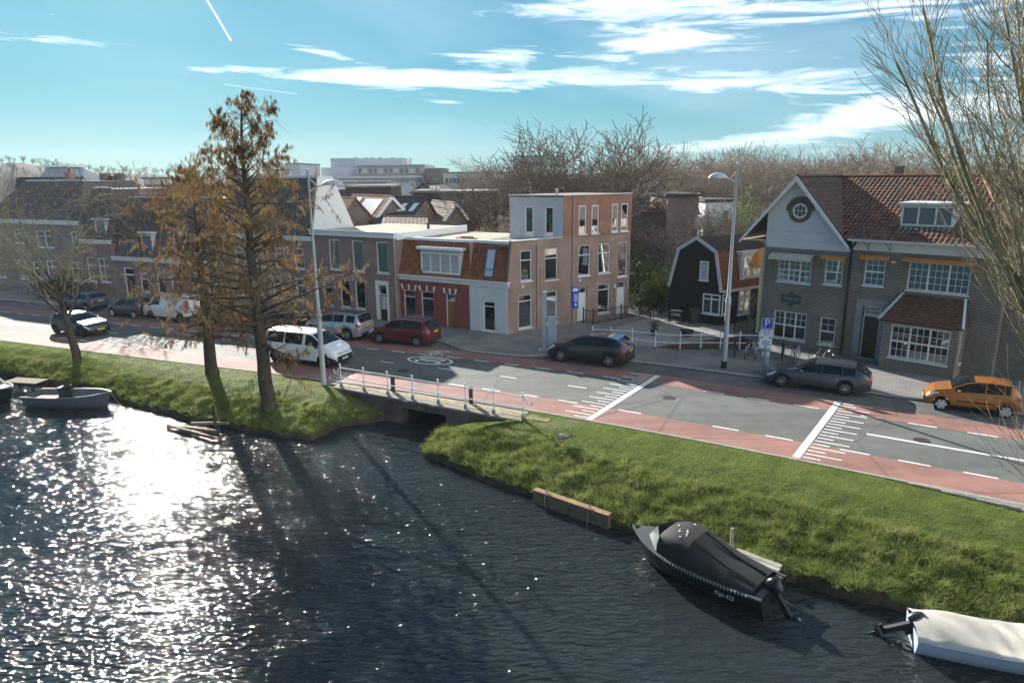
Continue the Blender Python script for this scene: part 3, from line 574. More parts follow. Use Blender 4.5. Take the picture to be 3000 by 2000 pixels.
def wall(house, f, u0, u1, z0, z1, holes, m, th=.24, o=0., name='wall', label=None):
    holes = [h for h in holes if h[1] > u0 and h[0] < u1]
    us = sorted({u0, u1, *[min(max(x, u0), u1) for h in holes for x in h[:2]]}); zs = sorted({z0, z1, *[min(max(x, z0), z1) for h in holes for x in h[2:4]]})
    mb = MB(); inside = lambda u, z: any(h[0] < u < h[1] and h[2] < z < h[3] for h in holes)
    for a, b in zip(us[:-1], us[1:]):
        for c, d in zip(zs[:-1], zs[1:]):
            if b - a < 1e-5 or d - c < 1e-5 or inside((a + b) / 2, (c + d) / 2): continue
            mb.poly(f.P(a, c, o), f.P(b, c, o), f.P(b, d, o), f.P(a, d, o)); mb.poly(f.P(a, c, o - th), f.P(a, d, o - th), f.P(b, d, o - th), f.P(b, c, o - th))
    for (a, b, c, d) in [h[:4] for h in holes] + [(u0, u1, z0, z1)]:
        for (p, q) in (((a, c), (b, c)), ((b, c), (b, d)), ((b, d), (a, d)), ((a, d), (a, c))): mb.poly(f.P(*p, o), f.P(*q, o), f.P(*q, o - th), f.P(*p, o - th))
    return mb.build(name, m, house, wall=f.d, label=label)
GLASS = glass_mat('window_glass'); GLASSD = glass_mat('window_glass_dark', (.35, .38, .40), .14)
CURT = mat('curtain', (.55, .55, .53), .9, .1, var=.15, vs=4); ROOM = mat('room_warm', (.45, .30, .15), .9, .1, var=.2, vs=1)
BLIND = mat('window_blind', (.62, .63, .60), .85, .2)
def win(house, f, r, v=(), h=(), mx=1, my=1, fw=.07, mw=.06, tw=.024, rec=.09, fm=None, gm=None, sill=True, name='window', o=0., curtain=None, cm=None, label=None):
    fm = fm or WHITE; gm = gm or GLASS; u0, u1, z0, z1 = r; e = .003; a, b, c, d = u0 + e, u1 - e, z0 + e, z1 - e; o0, o1 = o - rec - .07, o - rec
    mb = MB(); B = lambda *k: f.box(mb, *k)
    B(a, a + fw, c, d, o0, o1); B(b - fw, b, c, d, o0, o1); B(a + fw, b - fw, d - fw, d, o0, o1); B(a + fw, b - fw, c, c + fw, o0, o1)
    U = [a + fw] + [a + (b - a) * t for t in v] + [b - fw]; Z = [c + fw] + [c + (d - c) * t for t in h] + [d - fw]; panes = []
    for i in range(1, len(U) - 1): B(U[i] - mw / 2, U[i] + mw / 2, c + fw, d - fw, o0 + .008, o1 - .008)
    for i in range(len(U) - 1):
        x0 = U[i] + (mw / 2 if i else 0); x1 = U[i + 1] - (mw / 2 if i < len(U) - 2 else 0)
        for j in range(len(Z) - 1):
            y0 = Z[j] + (mw / 2 if j else 0); y1 = Z[j + 1] - (mw / 2 if j < len(Z) - 2 else 0)
            if j: B(x0, x1, Z[j] - mw / 2, Z[j] + mw / 2, o0 + .012, o1 - .012)
            nx = mx[j] if isinstance(mx, (list, tuple)) else mx; ny = my[j] if isinstance(my, (list, tuple)) else my
            for k in range(1, nx): xx = x0 + (x1 - x0) * k / nx; B(xx - tw / 2, xx + tw / 2, y0, y1, o0 + .025, o1 - .02)
            for q in range(ny):
                ya, yb = y0 + (y1 - y0) * q / ny, y0 + (y1 - y0) * (q + 1) / ny
                for k in range(nx):
                    xa, xb = x0 + (x1 - x0) * k / nx, x0 + (x1 - x0) * (k + 1) / nx; ha = tw / 2
                    if q: B(xa + (ha if k else 0), xb - (ha if k < nx - 1 else 0), ya - ha, ya + ha, o0 + .03, o1 - .022)
                    panes.append((xa + (ha if k else 0), xb - (ha if k < nx - 1 else 0), ya + (ha if q else 0), yb - (ha if q < ny - 1 else 0)))
    w_ = mb.build(name, fm, house, label=label)
    for p in panes: pb = MB(); f.box(pb, *p, o0 + .034, o0 + .042); pb.build('pane', gm, w_)
    if sill: sb = MB(); f.box(sb, u0 - .05, u1 + .05, z0 - .075, z0 - .002, o - .1, o + .07); sb.build('sill', fm, w_)
    if curtain:
        cb = MB(); n = 26; ca, cb_, y0, y1 = (a + (b - a) * curtain[0], a + (b - a) * curtain[1], c + (d - c) * curtain[2], c + (d - c) * curtain[3])
        cb.grid([[f.P(ca + (cb_ - ca) * i / n, y0, o0 - .06 - .02 * (i % 2)), f.P(ca + (cb_ - ca) * i / n, y1, o0 - .06 - .02 * (i % 2))] for i in range(n + 1)]); cb.build('curtain', cm or CURT, w_)
    return w_
def door(house, f, r, m, o=0., rec=.12, light=.0, fm=None, fw=.07, name='door', glazed=None, label=None):
    fm = fm or WHITE; u0, u1, z0, z1 = r; e = .003; a, b, c, d = u0 + e, u1 - e, z0 + e, z1 - e; o0, o1 = o - rec - .07, o - rec
    zl = d - fw - light if light else d - fw; mb = MB(); f.box(mb, a, a + fw, c, d, o0, o1); f.box(mb, b - fw, b, c, d, o0, o1); f.box(mb, a + fw, b - fw, d - fw, d, o0, o1)
    if light: f.box(mb, a + fw, b - fw, zl - fw, zl, o0, o1)
    fr = mb.build('door_frame', fm, house)
    if light: pb = MB(); f.box(pb, a + fw, b - fw, zl, d - fw, o0 + .03, o0 + .038); pb.build('pane', GLASS, fr)
    zt = zl - fw if light else zl
    mb = MB(); A_, B_ = a + fw + .006, b - fw - .006; f.box(mb, A_, B_, c, zt - .006, o0 + .01, o1 - .02)
    for (p0, p1) in ((.08, .42), (.5, .92)):
        for (q0, q1) in ((.14, .86),):
            if glazed and p0 > .4: continue
            f.box(mb, A_ + (B_ - A_) * q0, A_ + (B_ - A_) * q1, c + (zt - c) * p0, c + (zt - c) * p1, o1 - .018, o1 - .008)
    dd = mb.build(name, m, house, label=label)
    if glazed: pb = MB(); f.box(pb, A_ + (B_ - A_) * .16, A_ + (B_ - A_) * .84, c + (zt - c) * glazed[0], c + (zt - c) * glazed[1], o1 - .018, o1 - .006); pb.build('glazing', BLIND, dd)
    hb = MB(); hb.tube([f.P(A_ + .09, c + 1.02, o1 - .018), f.P(A_ + .09, c + 1.02, o1 + .03), f.P(A_ + .2, c + 1.02, o1 + .03)], .012, 5); hb.build('handle', mat('brass_dull', (.35, .33, .3), .35, .5, .8), dd)
    return dd
def slab(house, pts, z, m, th=.15, name='roof', **k): mb = MB(); mb.prism([V3(p[0], p[1], z) for p in pts], (0, 0, -th)); return mb.build(name, m, house, fix=True, **k)
def walls_back(house, pts, z0, z1, m, name='wall'):
    for a, b in zip(pts[:-1], pts[1:]):
        f = Fac(a, b, (1, 1)); mb = MB(); mb.obox(V3(a[0], a[1], z0), f.d * f.L, Vector((-f.d.y, f.d.x, 0)) * .05, Vector((0, 0, z1 - z0))); mb.build(name, m, house, wall=f.d)
def pantile(m, tw, th, thick=.022, arch=.035, n=6):
    """one curved roof tile lying in the xy plane, x across, y up the slope"""
    mb = MB(); P = []
    for y, z in ((-.02, .028), (th * 1.12, .0)):
        P.append([(x * tw * 1.04, y, z + arch * (.5 - .5 * math.cos(2 * math.pi * (x + .1)))) for x in np.linspace(-.5, .5, n)])
    mb.grid(P); mb.grid([[(p[0], p[1], p[2]) for p in P[0]], [(p[0], p[1], p[2] - thick - .01) for p in P[0]]]); return mb
def tiles(roof, O, U, Vv, poly, tw, th, mats, limit, holes=(), name='tile', arch=.035, jit=.6):
    """tiles on the slope O + u U + v V inside poly (u,v); the nearest to the camera are pieces of their own"""
    U, Vv = Vector(U).normalized(), Vector(Vv).normalized(); Nn = U.cross(Vv); 
    if Nn.z < 0: Nn = -Nn
    def inp(u, v, pl):
        c = False; n = len(pl); j = n - 1
        for i in range(n):
            if (pl[i][1] > v) != (pl[j][1] > v) and u < (pl[j][0] - pl[i][0]) * (v - pl[i][1]) / (pl[j][1] - pl[i][1] + 1e-9) + pl[i][0]: c = not c
            j = i
        return c
    ua, ub = min(p[0] for p in poly), max(p[0] for p in poly); va, vb = min(p[1] for p in poly), max(p[1] for p in poly); L_ = []
    for j in range(int((vb - va) / th) + 1):
        for i in range(int((ub - ua) / tw) + 1):
            u, v = ua + (i + .5) * tw, va + (j + .0) * th
            if inp(u, v + th * .5, poly) and not any(inp(u, v + th * .5, h_) for h_ in holes): L_.append((u, v))
    L_.sort(key=lambda p: (O + U * p[0] + Vv * p[1] - Vector((0, 0, H))).length)
    protos = [pantile(m_, tw, th, arch=arch) for m_ in mats]; mes = []
    for pm, m_ in zip(protos, mats):
        me = bpy.data.meshes.new(name); me.from_pydata([tuple(p) for p in pm.v], [], pm.f); me.materials.append(m_); me.polygons.foreach_set('use_smooth', [k < 5 for k in range(len(pm.f))]); mes.append(me)
    M0 = Matrix(((U.x, Vv.x, Nn.x, 0), (U.y, Vv.y, Nn.y, 0), (U.z, Vv.z, Nn.z, 0), (0, 0, 0, 1)))
    rg = random.Random(len(L_)); rest = MB()
    for k, (u, v) in enumerate(L_):
        q = rg.randrange(len(mats)); p = O + U * u + Vv * v + Nn * (.01 + rg.uniform(0, .006) * jit)
        Mx = Matrix.Translation(p) @ M0 @ Matrix.Rotation(R(rg.uniform(-1.5, 1.5)) * jit, 4, 'Z')
        if k < limit:
            ob = bpy.data.objects.new(name, mes[q]); ob.matrix_basis = Mx; link(ob, roof, False)
        else: rest.cur = q; rest.add([Mx @ Vector(c) for c in protos[q].v], protos[q].f)
    if rest.f: rest.build('tile_field', mats, roof, kind='stuff')
def ridge_caps(roof, a, b, m, r=.1, n=None, name='ridge_tile'):
    a, b = Vector(a), Vector(b); L_ = (b - a).length; n = n or max(2, int(L_ / .38)); d = (b - a) / n; me = None
    for i in range(n):
        mb = MB(); mb.tube([a + d * i, a + d * (i + 1.06)], [r * 1.1, r * .95], 7); 
        mb.build(name, m, roof, smooth=50)
TILE_O = [mat('tile_orange_%d' % i, c, .75, .25, var=.25, vs=5) for i, c in enumerate([(.25, .09, .038), (.21, .072, .032), (.29, .11, .046), (.18, .068, .036)])]
TILE_B = [mat('tile_brown_%d' % i, c, .75, .25, var=.25, vs=5) for i, c in enumerate([(.13, .062, .04), (.10, .05, .036), (.16, .074, .044)])]
TILE_D = [mat('tile_dark_%d' % i, c, .75, .3, var=.25, vs=5) for i, c in enumerate([(.05, .038, .032), (.042, .034, .03), (.065, .045, .036)])]
BR_P = brick_mat('brick_purple', (.29, .15, .125), (.20, .105, .095), (.34, .31, .28), rh=.07, ms=.013)
BR_C = brick_mat('brick_corner', (.36, .185, .125), (.26, .13, .095), (.40, .35, .30), rh=.07, ms=.013)
BR_C2 = brick_mat('brick_new', (.40, .15, .085), (.31, .115, .07), (.32, .25, .2), rh=.07)
BR_D = brick_mat('brick_dark', (.16, .125, .095), (.095, .075, .06), (.40, .38, .33), rh=.078, ms=.014, stain=.2, bump=1.)
BR_G = brick_mat('brick_grey', (.26, .22, .20), (.20, .175, .165), (.29, .275, .26))
REDP = mat('red_painted_brick', (.26, .072, .055), .7, .25, var=.12, vs=2, bump=.3, bs=25)
STUC = mat('white_stucco', (.66, .67, .66), .8, .2, var=.05, vs=1); GSTUC = mat('grey_stucco', (.50, .53, .56), .85, .2, var=.05, vs=2, bump=.15, bs=80)
ROOFF = mat('roof_felt', (.23, .215, .19), .95, .1, var=.3, vs=1, detail=8); ROOFL = mat('roof_gravel', (.42, .38, .30), .95, .1, var=.25, vs=.8, detail=8)
DARKW = mat('dark_frame', (.03, .04, .038), .5, .4); PIPE = mat('zinc_pipe', (.42, .41, .39), .5, .4, .3, var=.2, vs=4); PIPEB = mat('black_pipe', (.02, .02, .02), .4, .4)
def pipe(house, f, u, z0, z1, o=.07, m=None, r=.045): mb = MB(); mb.tube([f.P(u, z0, o), f.P(u, z1, o)], r, 7); return mb.build('drainpipe', m or PIPE, house, smooth=60)
# ---------------- corner house
C0 = (-.25, 44.2); FS = Fac(C0, (8.91, 51.11)); FF = Fac(C0, (-2.91, 45.76)); FF.n = FF.n if FF.n.y < 0 else -FF.n
ch = thing('corner_house', 'three-storey brick corner house with grey stucco top floor and white shopfront corner', 'house', (*C0, 0))
tz = .1
sideW = [(1.07, 2.05, 3.5, 5.55), (3.15, 4.33, 3.38, 5.55), (6.2, 7.38, 3.36, 5.55), (8.18, 9.38, 3.38, 5.55), (10.15, 11.18, 2.95, 5.55)]
grdW = [(.88, 2.05, .32, 2.62), (3.1, 4.3, .38, 2.6), (8.2, 9.4, .42, 2.6)]; grdD = [(6.2, 7.12, tz, 2.62), (10.12, 11.08, tz, 2.6)]
wall(ch, FS, .0, 4.78, 0, 3.5, grdW + grdD, BR_C); wall(ch, FS, .32, 4.78, 3.5, 6.18, sideW, BR_C); wall(ch, FS, 4.78, 11.45, 0, 6.12, sideW + grdW + grdD, BR_C)
mb = MB(); mb.prism([FS.P(0.0, 3.5, 0), FS.P(.32, 3.5, 0), FS.P(.32, 6.0, 0)], -FS.n * .24); mb.build('wall', BR_C, ch, wall=FS.d)
topW = [(6.2, 6.95, 6.32, 8.3), (7.42, 8.16, 6.3, 8.3), (9.42, 10.1, 6.3, 8.32), (10.36, 11.14, 6.3, 8.32)]
wall(ch, FS, 4.78, 11.45, 6.12, 8.98, topW, BR_C2, name='top_wall', o=.004)
PG = FS.P(4.78, 0, -.01); GD_ = Vector((-.863, .506, 0)); fg = Fac(PG, PG + GD_ * 4.25); gW = []       # grey wall faces the street, behind the roof terrace
for p, q in (((1607, 432), (1668, 638)), ((1745, 430), (1806, 632))): gW.append(fg.rect(c2(*p), c2(*q)))
zlo, zhi = np.mean([r[2] for r in gW]), np.mean([r[3] for r in gW]); gW = [(r[0], r[1], zlo, zhi) for r in gW]; print('grey windows', gW)
wall(ch, fg, .0, 4.25, 5.99, 8.98, gW, GSTUC, name='stucco_wall')
for r in gW: win(ch, fg, r, fw=.10, rec=.05, gm=GLASSD)
for i, r in enumerate(sideW): win(ch, FS, r, h=((.68,) if i < 4 else ()), fw=.08, rec=.07, curtain=((0.02, .98, 0, 1) if i in (0,) else (.02, .98, .35, 1) if i == 1 else (0.02, .98, .0, 1) if i == 2 else None), cm=ROOM if i < 2 else CURT)
for r in topW: win(ch, FS, r, fw=.10, rec=.05, gm=GLASSD)
for i, r in enumerate(grdW): win(ch, FS, r, h=(.8,), fw=.08, rec=.07, curtain=((0, 1, 0, .98) if i else None), cm=BLIND, gm=GLASSD)
for r in grdD: door(ch, FS, r, WHITE, light=.38)
n_in = Vector((.506, .863, 0)); PF = V3(-2.91, 45.76)
# stepped body behind the facades
bk = [FS.P(11.45, 0), FS.P(11.45, 0, -6), PF + n_in * 9.5, PF + n_in * .2]
walls_back(ch, [(p.x, p.y) for p in bk], 0, 6.0, BR_C)
slab(ch, [(p.x, p.y) for p in (FS.P(.35, 0, -.2), FS.P(11.4, 0, -.2), FS.P(11.4, 0, -6), PF + n_in * 9.4, PF + n_in * .9)], 5.98, ROOFF)
PLf = PG + GD_ * 4.25; tb = [PG, FS.P(11.45, 0, -.02), FS.P(11.45, 0, -5.5), PLf + n_in * 4.5, PLf]
walls_back(ch, [(p.x, p.y) for p in tb[1:4]], 6, 8.98, BR_C2, 'top_wall'); walls_back(ch, [(p.x, p.y) for p in tb[3:]], 6, 8.98, GSTUC, 'stucco_wall'); slab(ch, [(p.x, p.y) for p in tb], 8.99, ROOFF, .12)
for (a, b, z, o) in ((.34, 4.76, 6.18, .06), (4.80, 11.5, 8.985, .07)): mb = MB(); FS.box(mb, a, b, z, z + .05, o - .34, o); mb.build('coping', mat('coping_white', (.6, .6, .58), .6, .3), ch)
mb = MB(); fg.box(mb, .06, 4.3, 8.992, 9.04, -.3, .05); mb.build('coping', MATS['coping_white'], ch)
mb = MB(); mb.lathe([(.09, 0), (.09, .35), (.13, .36), (.13, .42), (0, .46)], fg.P(1.1, 8.99, -1.2), 8); mb.build('roof_vent', PIPE, ch)
pipe(ch, FS, 2.45, .12, 5.95); pipe(ch, FS, 5.66, .12, 8.9)
for u, z in ((1.15, 3.08), (6.3, 3.0)): mb = MB(); FS.box(mb, u, u + .14, z, z + .2, .002, .05); mb.build('vent_box', WHITE, ch)
def text(body, size, M_, m, parent=None, name='lettering', ext=.004, sx=1.0, world=True, **t):
    cu = bpy.data.curves.new(name, 'FONT'); cu.body = body; cu.size = size; cu.extrude = ext; cu.align_x = 'CENTER'; cu.align_y = 'CENTER'; cu.materials.append(m); cu.resolution_u = 2
    tmp = bpy.data.objects.new(name, cu); me = bpy.data.meshes.new_from_object(tmp); me.name = name; bpy.data.objects.remove(tmp)
    o = bpy.data.objects.new(name, me); o.matrix_basis = M_ @ Matrix.Diagonal((sx, 1, 1, 1)); return link(o, parent, world, **t)
def fac_matrix(f, u, z, o): p = f.P(u, z, o); x = f.d if f.n.cross(f.d).z < 0 else -f.d; x = Vector((0, 0, 1)).cross(f.n); return Matrix(((x.x, 0, f.n.x, p.x), (x.y, 0, f.n.y, p.y), (x.z, 1, f.n.z, p.z), (0, 0, 0, 1)))
INK = mat('black_ink', (.02, .02, .02), .6, .3)
for u, z, b in ((5.85, 1.95, '8'), (5.85, 1.62, 'A'), (9.8, 1.95, '8'), (9.8, 1.62, '8')): text(b, .36, fac_matrix(FS, u, z, .012), INK, ch, 'house_number')
for u in (5.9, 9.85): mb = MB(); FS.box(mb, u - .07, u + .07, 2.2, 2.45, .002, .1); mb.build('wall_lamp', WHITE, ch)
# street front: white shopfront, cornice, steep tiled roof with a skylight
r = (1.0, 1.96, .14, 2.2); wall(ch, FF, .0, 3.03, 0, 3.22, [r], STUC, name='shopfront')
win(ch, FF, r, h=(.82,), fw=.09, rec=.08, gm=GLASSD)
for u in (.0, 2.1): mb = MB(); FF.box(mb, u + .06, u + .78, .1, 2.95, .004, .03); mb.build('panel', STUC, ch)
def cornice(house, f, u0, u1, z0=3.2, z1=3.56, m=None):
    mb = MB(); f.box(mb, u0, u1, z0, z0 + .2, .002, .08); f.box(mb, u0 - .0, u1, z0 + .2, z1 - .06, .002, .16); f.box(mb, u0, u1, z1 - .06, z1, -.2, .24); return mb.build('cornice', m or WHITE, house)
cornice(ch, FF, -.12, 3.02)
def mansard(house, f, u0, u1, z0, z1, back, mats, limit, holes=(), tw=.25, th=.30, name='roof'):
    mb = MB(); a, b, c, d = f.P(u0, z0, -.06), f.P(u1, z0, -.06), f.P(u1, z1, -back), f.P(u0, z1, -back); mb.prism([a, b, c, d], -f.n * .1); ro = mb.build(name, mats[0], house, fix=True)
    Vv = (d - a); tiles(ro, a + f.n * .02, f.d, Vv, [(0, 0), (u1 - u0, 0), (u1 - u0, Vv.length), (0, Vv.length)], tw, th, mats, limit, holes); return ro, a, Vv
ro, a_, v_ = mansard(ch, FF, .1, 3.0, 3.56, 5.98, .75, [TILE_O[1], TILE_O[3], TILE_B[0], TILE_O[0]], 150, [[(1.02, .2), (1.82, .2), (1.82, 2.25), (1.02, 2.25)]])
sk = MB(); ZINC = mat('dark_zinc', (.10, .11, .14), .4, .5, .3); nn = FF.d.cross(v_).normalized(); nn = nn if nn.z > 0 else -nn; vv = v_.normalized()
q0 = a_ + FF.d * 1.05 + vv * .22; 
for (uu, wv) in ((0, .06), (.69, .06)): sk.obox(q0 + FF.d * uu, FF.d * wv, vv * 2.0, nn * .1)
for (v0, hv) in ((0, .07), (.5, .06), (1.93, .07)): sk.obox(q0 + FF.d * .06 + vv * v0, FF.d * .63, vv * hv, nn * .098)
skl = sk.build('skylight', ZINC, ro)
for (v0, v1) in ((.07, .5), (.56, 1.93)): pb = MB(); pb.obox(q0 + FF.d * .06 + vv * v0 + nn * .05, FF.d * .63, vv * (v1 - v0), nn * .01); pb.build('pane', mat('skylight_glass', (.50, .56, .66), .08, .7), ro)
mb = MB(); FF.box(mb, -.05, 3.0, 5.98, 6.16, -1.0, -.62); mb.build('roof_edge', WHITE, ch)
# ---------------- red house with the dormer
rh = thing('red_house', 'low red painted house with orange tiled mansard roof and wide white dormer', 'house', FF.P(6, 0))
RW = [(7.68, 8.74, .38, 2.46), (6.05, 7.16, .34, 2.46)]; RD = (4.22, 5.04, .1, 2.43)
wall(rh, FF, 3.03, 9.24, 0, 3.22, RW + [RD], REDP)
for r in RW: win(rh, FF, r, h=(.76,), fw=.07, rec=.08, curtain=(0, .62, 0, .72)); 
for r in RW:
    cb = bpy.data.objects  # keep the second curtain half as its own cloth
    q = MB(); f = FF; n = 12; ua = r[0] + .75 * (r[1] - r[0]); q.grid([[f.P(ua + (r[1] - .09 - ua) * i / n, r[2] + .06, -.22 - .02 * (i % 2)), f.P(ua + (r[1] - .09 - ua) * i / n, r[2] + 1.5, -.22 - .02 * (i % 2))] for i in range(n + 1)]); q.build('curtain', CURT, rh)
door(rh, FF, RD, mat('oak_door', (.28, .13, .035), .5, .35, var=.25, vs=6), light=.36, label='varnished oak front door')
for r in RW + [RD]:
    for t, lean in ((-.02, -.09), (.5, 0), (1.02, .09)):
        u = r[0] + (r[1] - r[0]) * t; mb = MB(); mb.prism([FF.P(u - .055, r[3] + .03, .004), FF.P(u + .055, r[3] + .03, .004), FF.P(u + .075 + lean, r[3] + .40, .004), FF.P(u - .075 + lean, r[3] + .40, .004)], FF.n * .035); mb.build('keystone', WHITE, rh, fix=True)
cornice(rh, FF, 3.03, 9.24)
ro, a_, v_ = mansard(rh, FF, 3.0, 9.2, 3.56, 5.95, .75, TILE_O, 230, [[(.7, -.1), (4.05, -.1), (4.05, 2.0), (.7, 2.0)]])
mb = MB(); FF.box(mb, 3.0, 9.2, 5.96, 6.14, -1.0, -.62); mb.build('roof_edge', WHITE, rh)
fd = Fac(FF.P(0, 0, -.12), FF.P(9, 0, -.12)); fd.n = FF.n
dm = [(3.95 + i * .82, 3.95 + (i + 1) * .82, 3.92, 5.18) for i in range(4)]
DU0, DU1 = 3.75, 7.2
mb = MB(); FF.box(mb, DU0, DU1, 3.62, 5.42, -1.3, -.24); 
dorm = mb.build('dormer', STUC, rh)
win(rh, fd, (DU0 + .05, DU1 - .05, 3.75, 5.25), v=(.25, .5, .75), h=(), mx=1, my=1, fw=.13, mw=.10, rec=.0, gm=mat('leaded_glass', (.42, .44, .44), .25, .5, var=.3, vs=9), sill=False, name='dormer_window')
mb = MB(); FF.box(mb, DU0 - .15, DU1 + .15, 5.42, 5.60, -1.35, .12); mb.build('dormer_roof', WHITE, rh)
PR = FF.P(9.24, 0); back = n_in * 8.5; PM = FF.P(3.03, 0)
walls_back(rh, [(p.x, p.y) for p in (PM + back, PR + back, PR - FF.n * .3)], 0, 5.9, BR_P); slab(rh, [(p.x, p.y) for p in (FF.P(3.0, 0, -.9), FF.P(9.2, 0, -.9), PR + back, PM + back)], 5.96, ROOFL)
RUB = mat('roof_rubble', (.33, .25, .2), .95, .1, var=.4, vs=6)
mb = MB(); p = FF.P(4.0, 6.0, -2.2); mb.obox(p, FF.d * 1.6, -FF.n * .5, Vector((0, 0, .1))); mb.obox(p + FF.d * .3 - FF.n * .1 + Vector((0, 0, .1)), FF.d * .9, -FF.n * .3, Vector((0, 0, .1))); mb.build('roof_boards', RUB, rh)
# ---------------- purple brick house with a flat roof
PA = V3(-8.25, 48.5); FP = Fac(PA, PA + V3(-.863, .506) * 8); ph = thing('purple_brick_house', 'two-storey purple brick house with flat roof and three tall upper windows', 'house', PA)
zr = lambda p, q: FP.rect(c2(*p), c2(*q))
PU = [zr(p, q) for p, q in (((545, 667), (655, 888)), ((388, 662), (493, 880)), ((237, 658), (335, 870)))]; za = np.mean([r[2] for r in PU]); zb = np.mean([r[3] for r in PU]); PU = [(r[0], r[1], za, zb) for r in PU]
PU = [(.62, 1.72, za, zb), (2.95, 4.05, za, zb), (5.3, 6.4, za, zb)]
PL = [(3.05, 4.0, .75, 2.85), (4.55, 5.5, .75, 2.85), (6.3, 7.25, .75, 2.85)]; PD = (.75, 1.95, .1, 3.02)
ztop = FP.uz(c2(770, 655))[1]
PLEN = 8.1
wall(ph, FP, 0, PLEN, 0, ztop, PU + PL + [PD], BR_P)
for r in PU: win(ph, FP, r, v=(), h=(), fw=.09, rec=.07, gm=GLASSD); w2 = (r[0] + .09, r[1] - .09, r[2] + .09, r[3] - .09); win(ph, FP, w2, v=(.5,), h=(.66,), fw=.06, mw=.05, rec=.1, fm=DARKW, sill=False, name='sash', gm=GLASSD, curtain=(0, 1, 0, .42), cm=CURT)
for r in PL: win(ph, FP, r, h=(), fw=.07, rec=.08, gm=GLASSD)
mb = MB(); FP.box(mb, PD[0] - .0, PD[0] + .17, .1, 3.0, -.1, .05); FP.box(mb, PD[1] - .17, PD[1], .1, 3.0, -.1, .05); FP.box(mb, PD[0] + .17, PD[1] - .17, 2.72, 3.0, -.1, .05); mb.build('door_surround', WHITE, ph)
door(ph, FP, (PD[0] + .17, PD[1] - .17, .1, 2.72), mat('brown_door', (.05, .025, .018), .45, .4), light=.62, rec=.14, glazed=(.42, .95))
mb = MB(); FP.box(mb, -.1, PLEN + .1, ztop + .002, ztop + .34, -.1, .16); FP.box(mb, -.15, PLEN + .15, ztop + .34, ztop + .42, -.3, .24); mb.build('cornice', WHITE, ph)
bn = V3(.506, .863); PB = FP.P(PLEN, 0)
walls_back(ph, [(PB.x, PB.y), (PB.x + bn.x * 9, PB.y + bn.y * 9), (PA.x + bn.x * 9, PA.y + bn.y * 9), (PA.x, PA.y + .06)], 0, ztop + .25, BR_P)
slab(ph, [(p.x, p.y) for p in (FP.P(-.1, 0, -.1), FP.P(PLEN + .1, 0, -.1), PB + bn * 9, PA + bn * 9)], ztop + .3, ROOFL)
mb = MB(); q = PA + V3(.05, .06); mb.obox(q + Vector((0, 0, ztop - .12)), bn * 8.9, V3(.863, -.506) * .14, Vector((0, 0, .5))); mb.build('side_fascia', WHITE, ph)
pipe(ph, FP, -.02, .12, ztop, .08)
mb = MB(); mb.lathe([(.1, 0), (.1, .4), (.16, .42), (.16, .5), (0, .55)], PA + bn * 5 + V3(-.6, 0, ztop + .3), 8); mb.build('roof_vent', mat('vent_black', (.03, .03, .03), .6, .3), ph)
# ---------------- black barn with a gambrel roof
BA, BB, BDd = V3(11.52, 48.95), V3(14.42, 46.3), V3(18.65, 49.18); FG = Fac(BA, BB); FB = Fac(BB, BDd)
ba = thing('black_barn', 'black boarded barn house with white trimmed gambrel gable and orange lower roof', 'house', BB)
BLK = mat('black_boards', (.018, .017, .016), .75, .3, var=.3, vs=3); TRIM = mat('barn_trim', (.62, .65, .67), .6, .3, var=.1, vs=3)
W_ = FG.L; prof = [(-.12, 2.5), (.52, 5.2), (W_ / 2 - .08, 6.05), (W_ - .55, 5.15), (W_ + .0, 2.45)]
mb = MB(); mb.prism([FG.P(0, 0)] + [FG.P(min(max(u, 0), W_), z - .06) for u, z in prof] + [FG.P(W_, 0)], -FG.n * .15); mb.build('gable_wall', BLK, ba, fix=True)
for k in range(24):                       # overlapping boards of the gable, one by one
    z = .12 + k * .245
    def lim(z):
        L_ = [(0, 0.)] + [(z1, u1) for (u1, z1) in [(0.0, 2.5), (.55, 5.2), (W_ / 2, 6.0)]]; lo = np.interp(z, [0, 2.5, 5.2, 6.0], [0, 0, .55, W_ / 2]); hi = np.interp(z, [0, 2.45, 5.15, 6.0], [W_, W_, W_ - .55, W_ / 2]); return lo + .05, hi - .05
    lo, hi = lim(z + .24)
    if hi - lo < .3: continue
    mb = MB(); mb.prism([FG.P(lo, z, .004), FG.P(lo, z, .034), FG.P(lo, z + .24, .01), FG.P(lo, z + .24, .004)], FG.d * (hi - lo)); mb.build('board', BLK, ba)
for (p, q) in zip(prof[:-1], prof[1:]):
    mb = MB(); d_ = Vector((q[0] - p[0], q[1] - p[1])).normalized(); nrm = Vector((-d_.y, d_.x)); a1, b1 = Vector(p) - d_ * .02, Vector(q) + d_ * .02
    mb.prism([FG.P(*(a1 - nrm * .12), .06), FG.P(*(b1 - nrm * .12), .06), FG.P(*(b1 + nrm * .1), .06), FG.P(*(a1 + nrm * .1), .06)], FG.n * .06); mb.build('verge_board', TRIM, ba, fix=True)
dp = FB.d * 5.6; dpo = -FB.d * .02
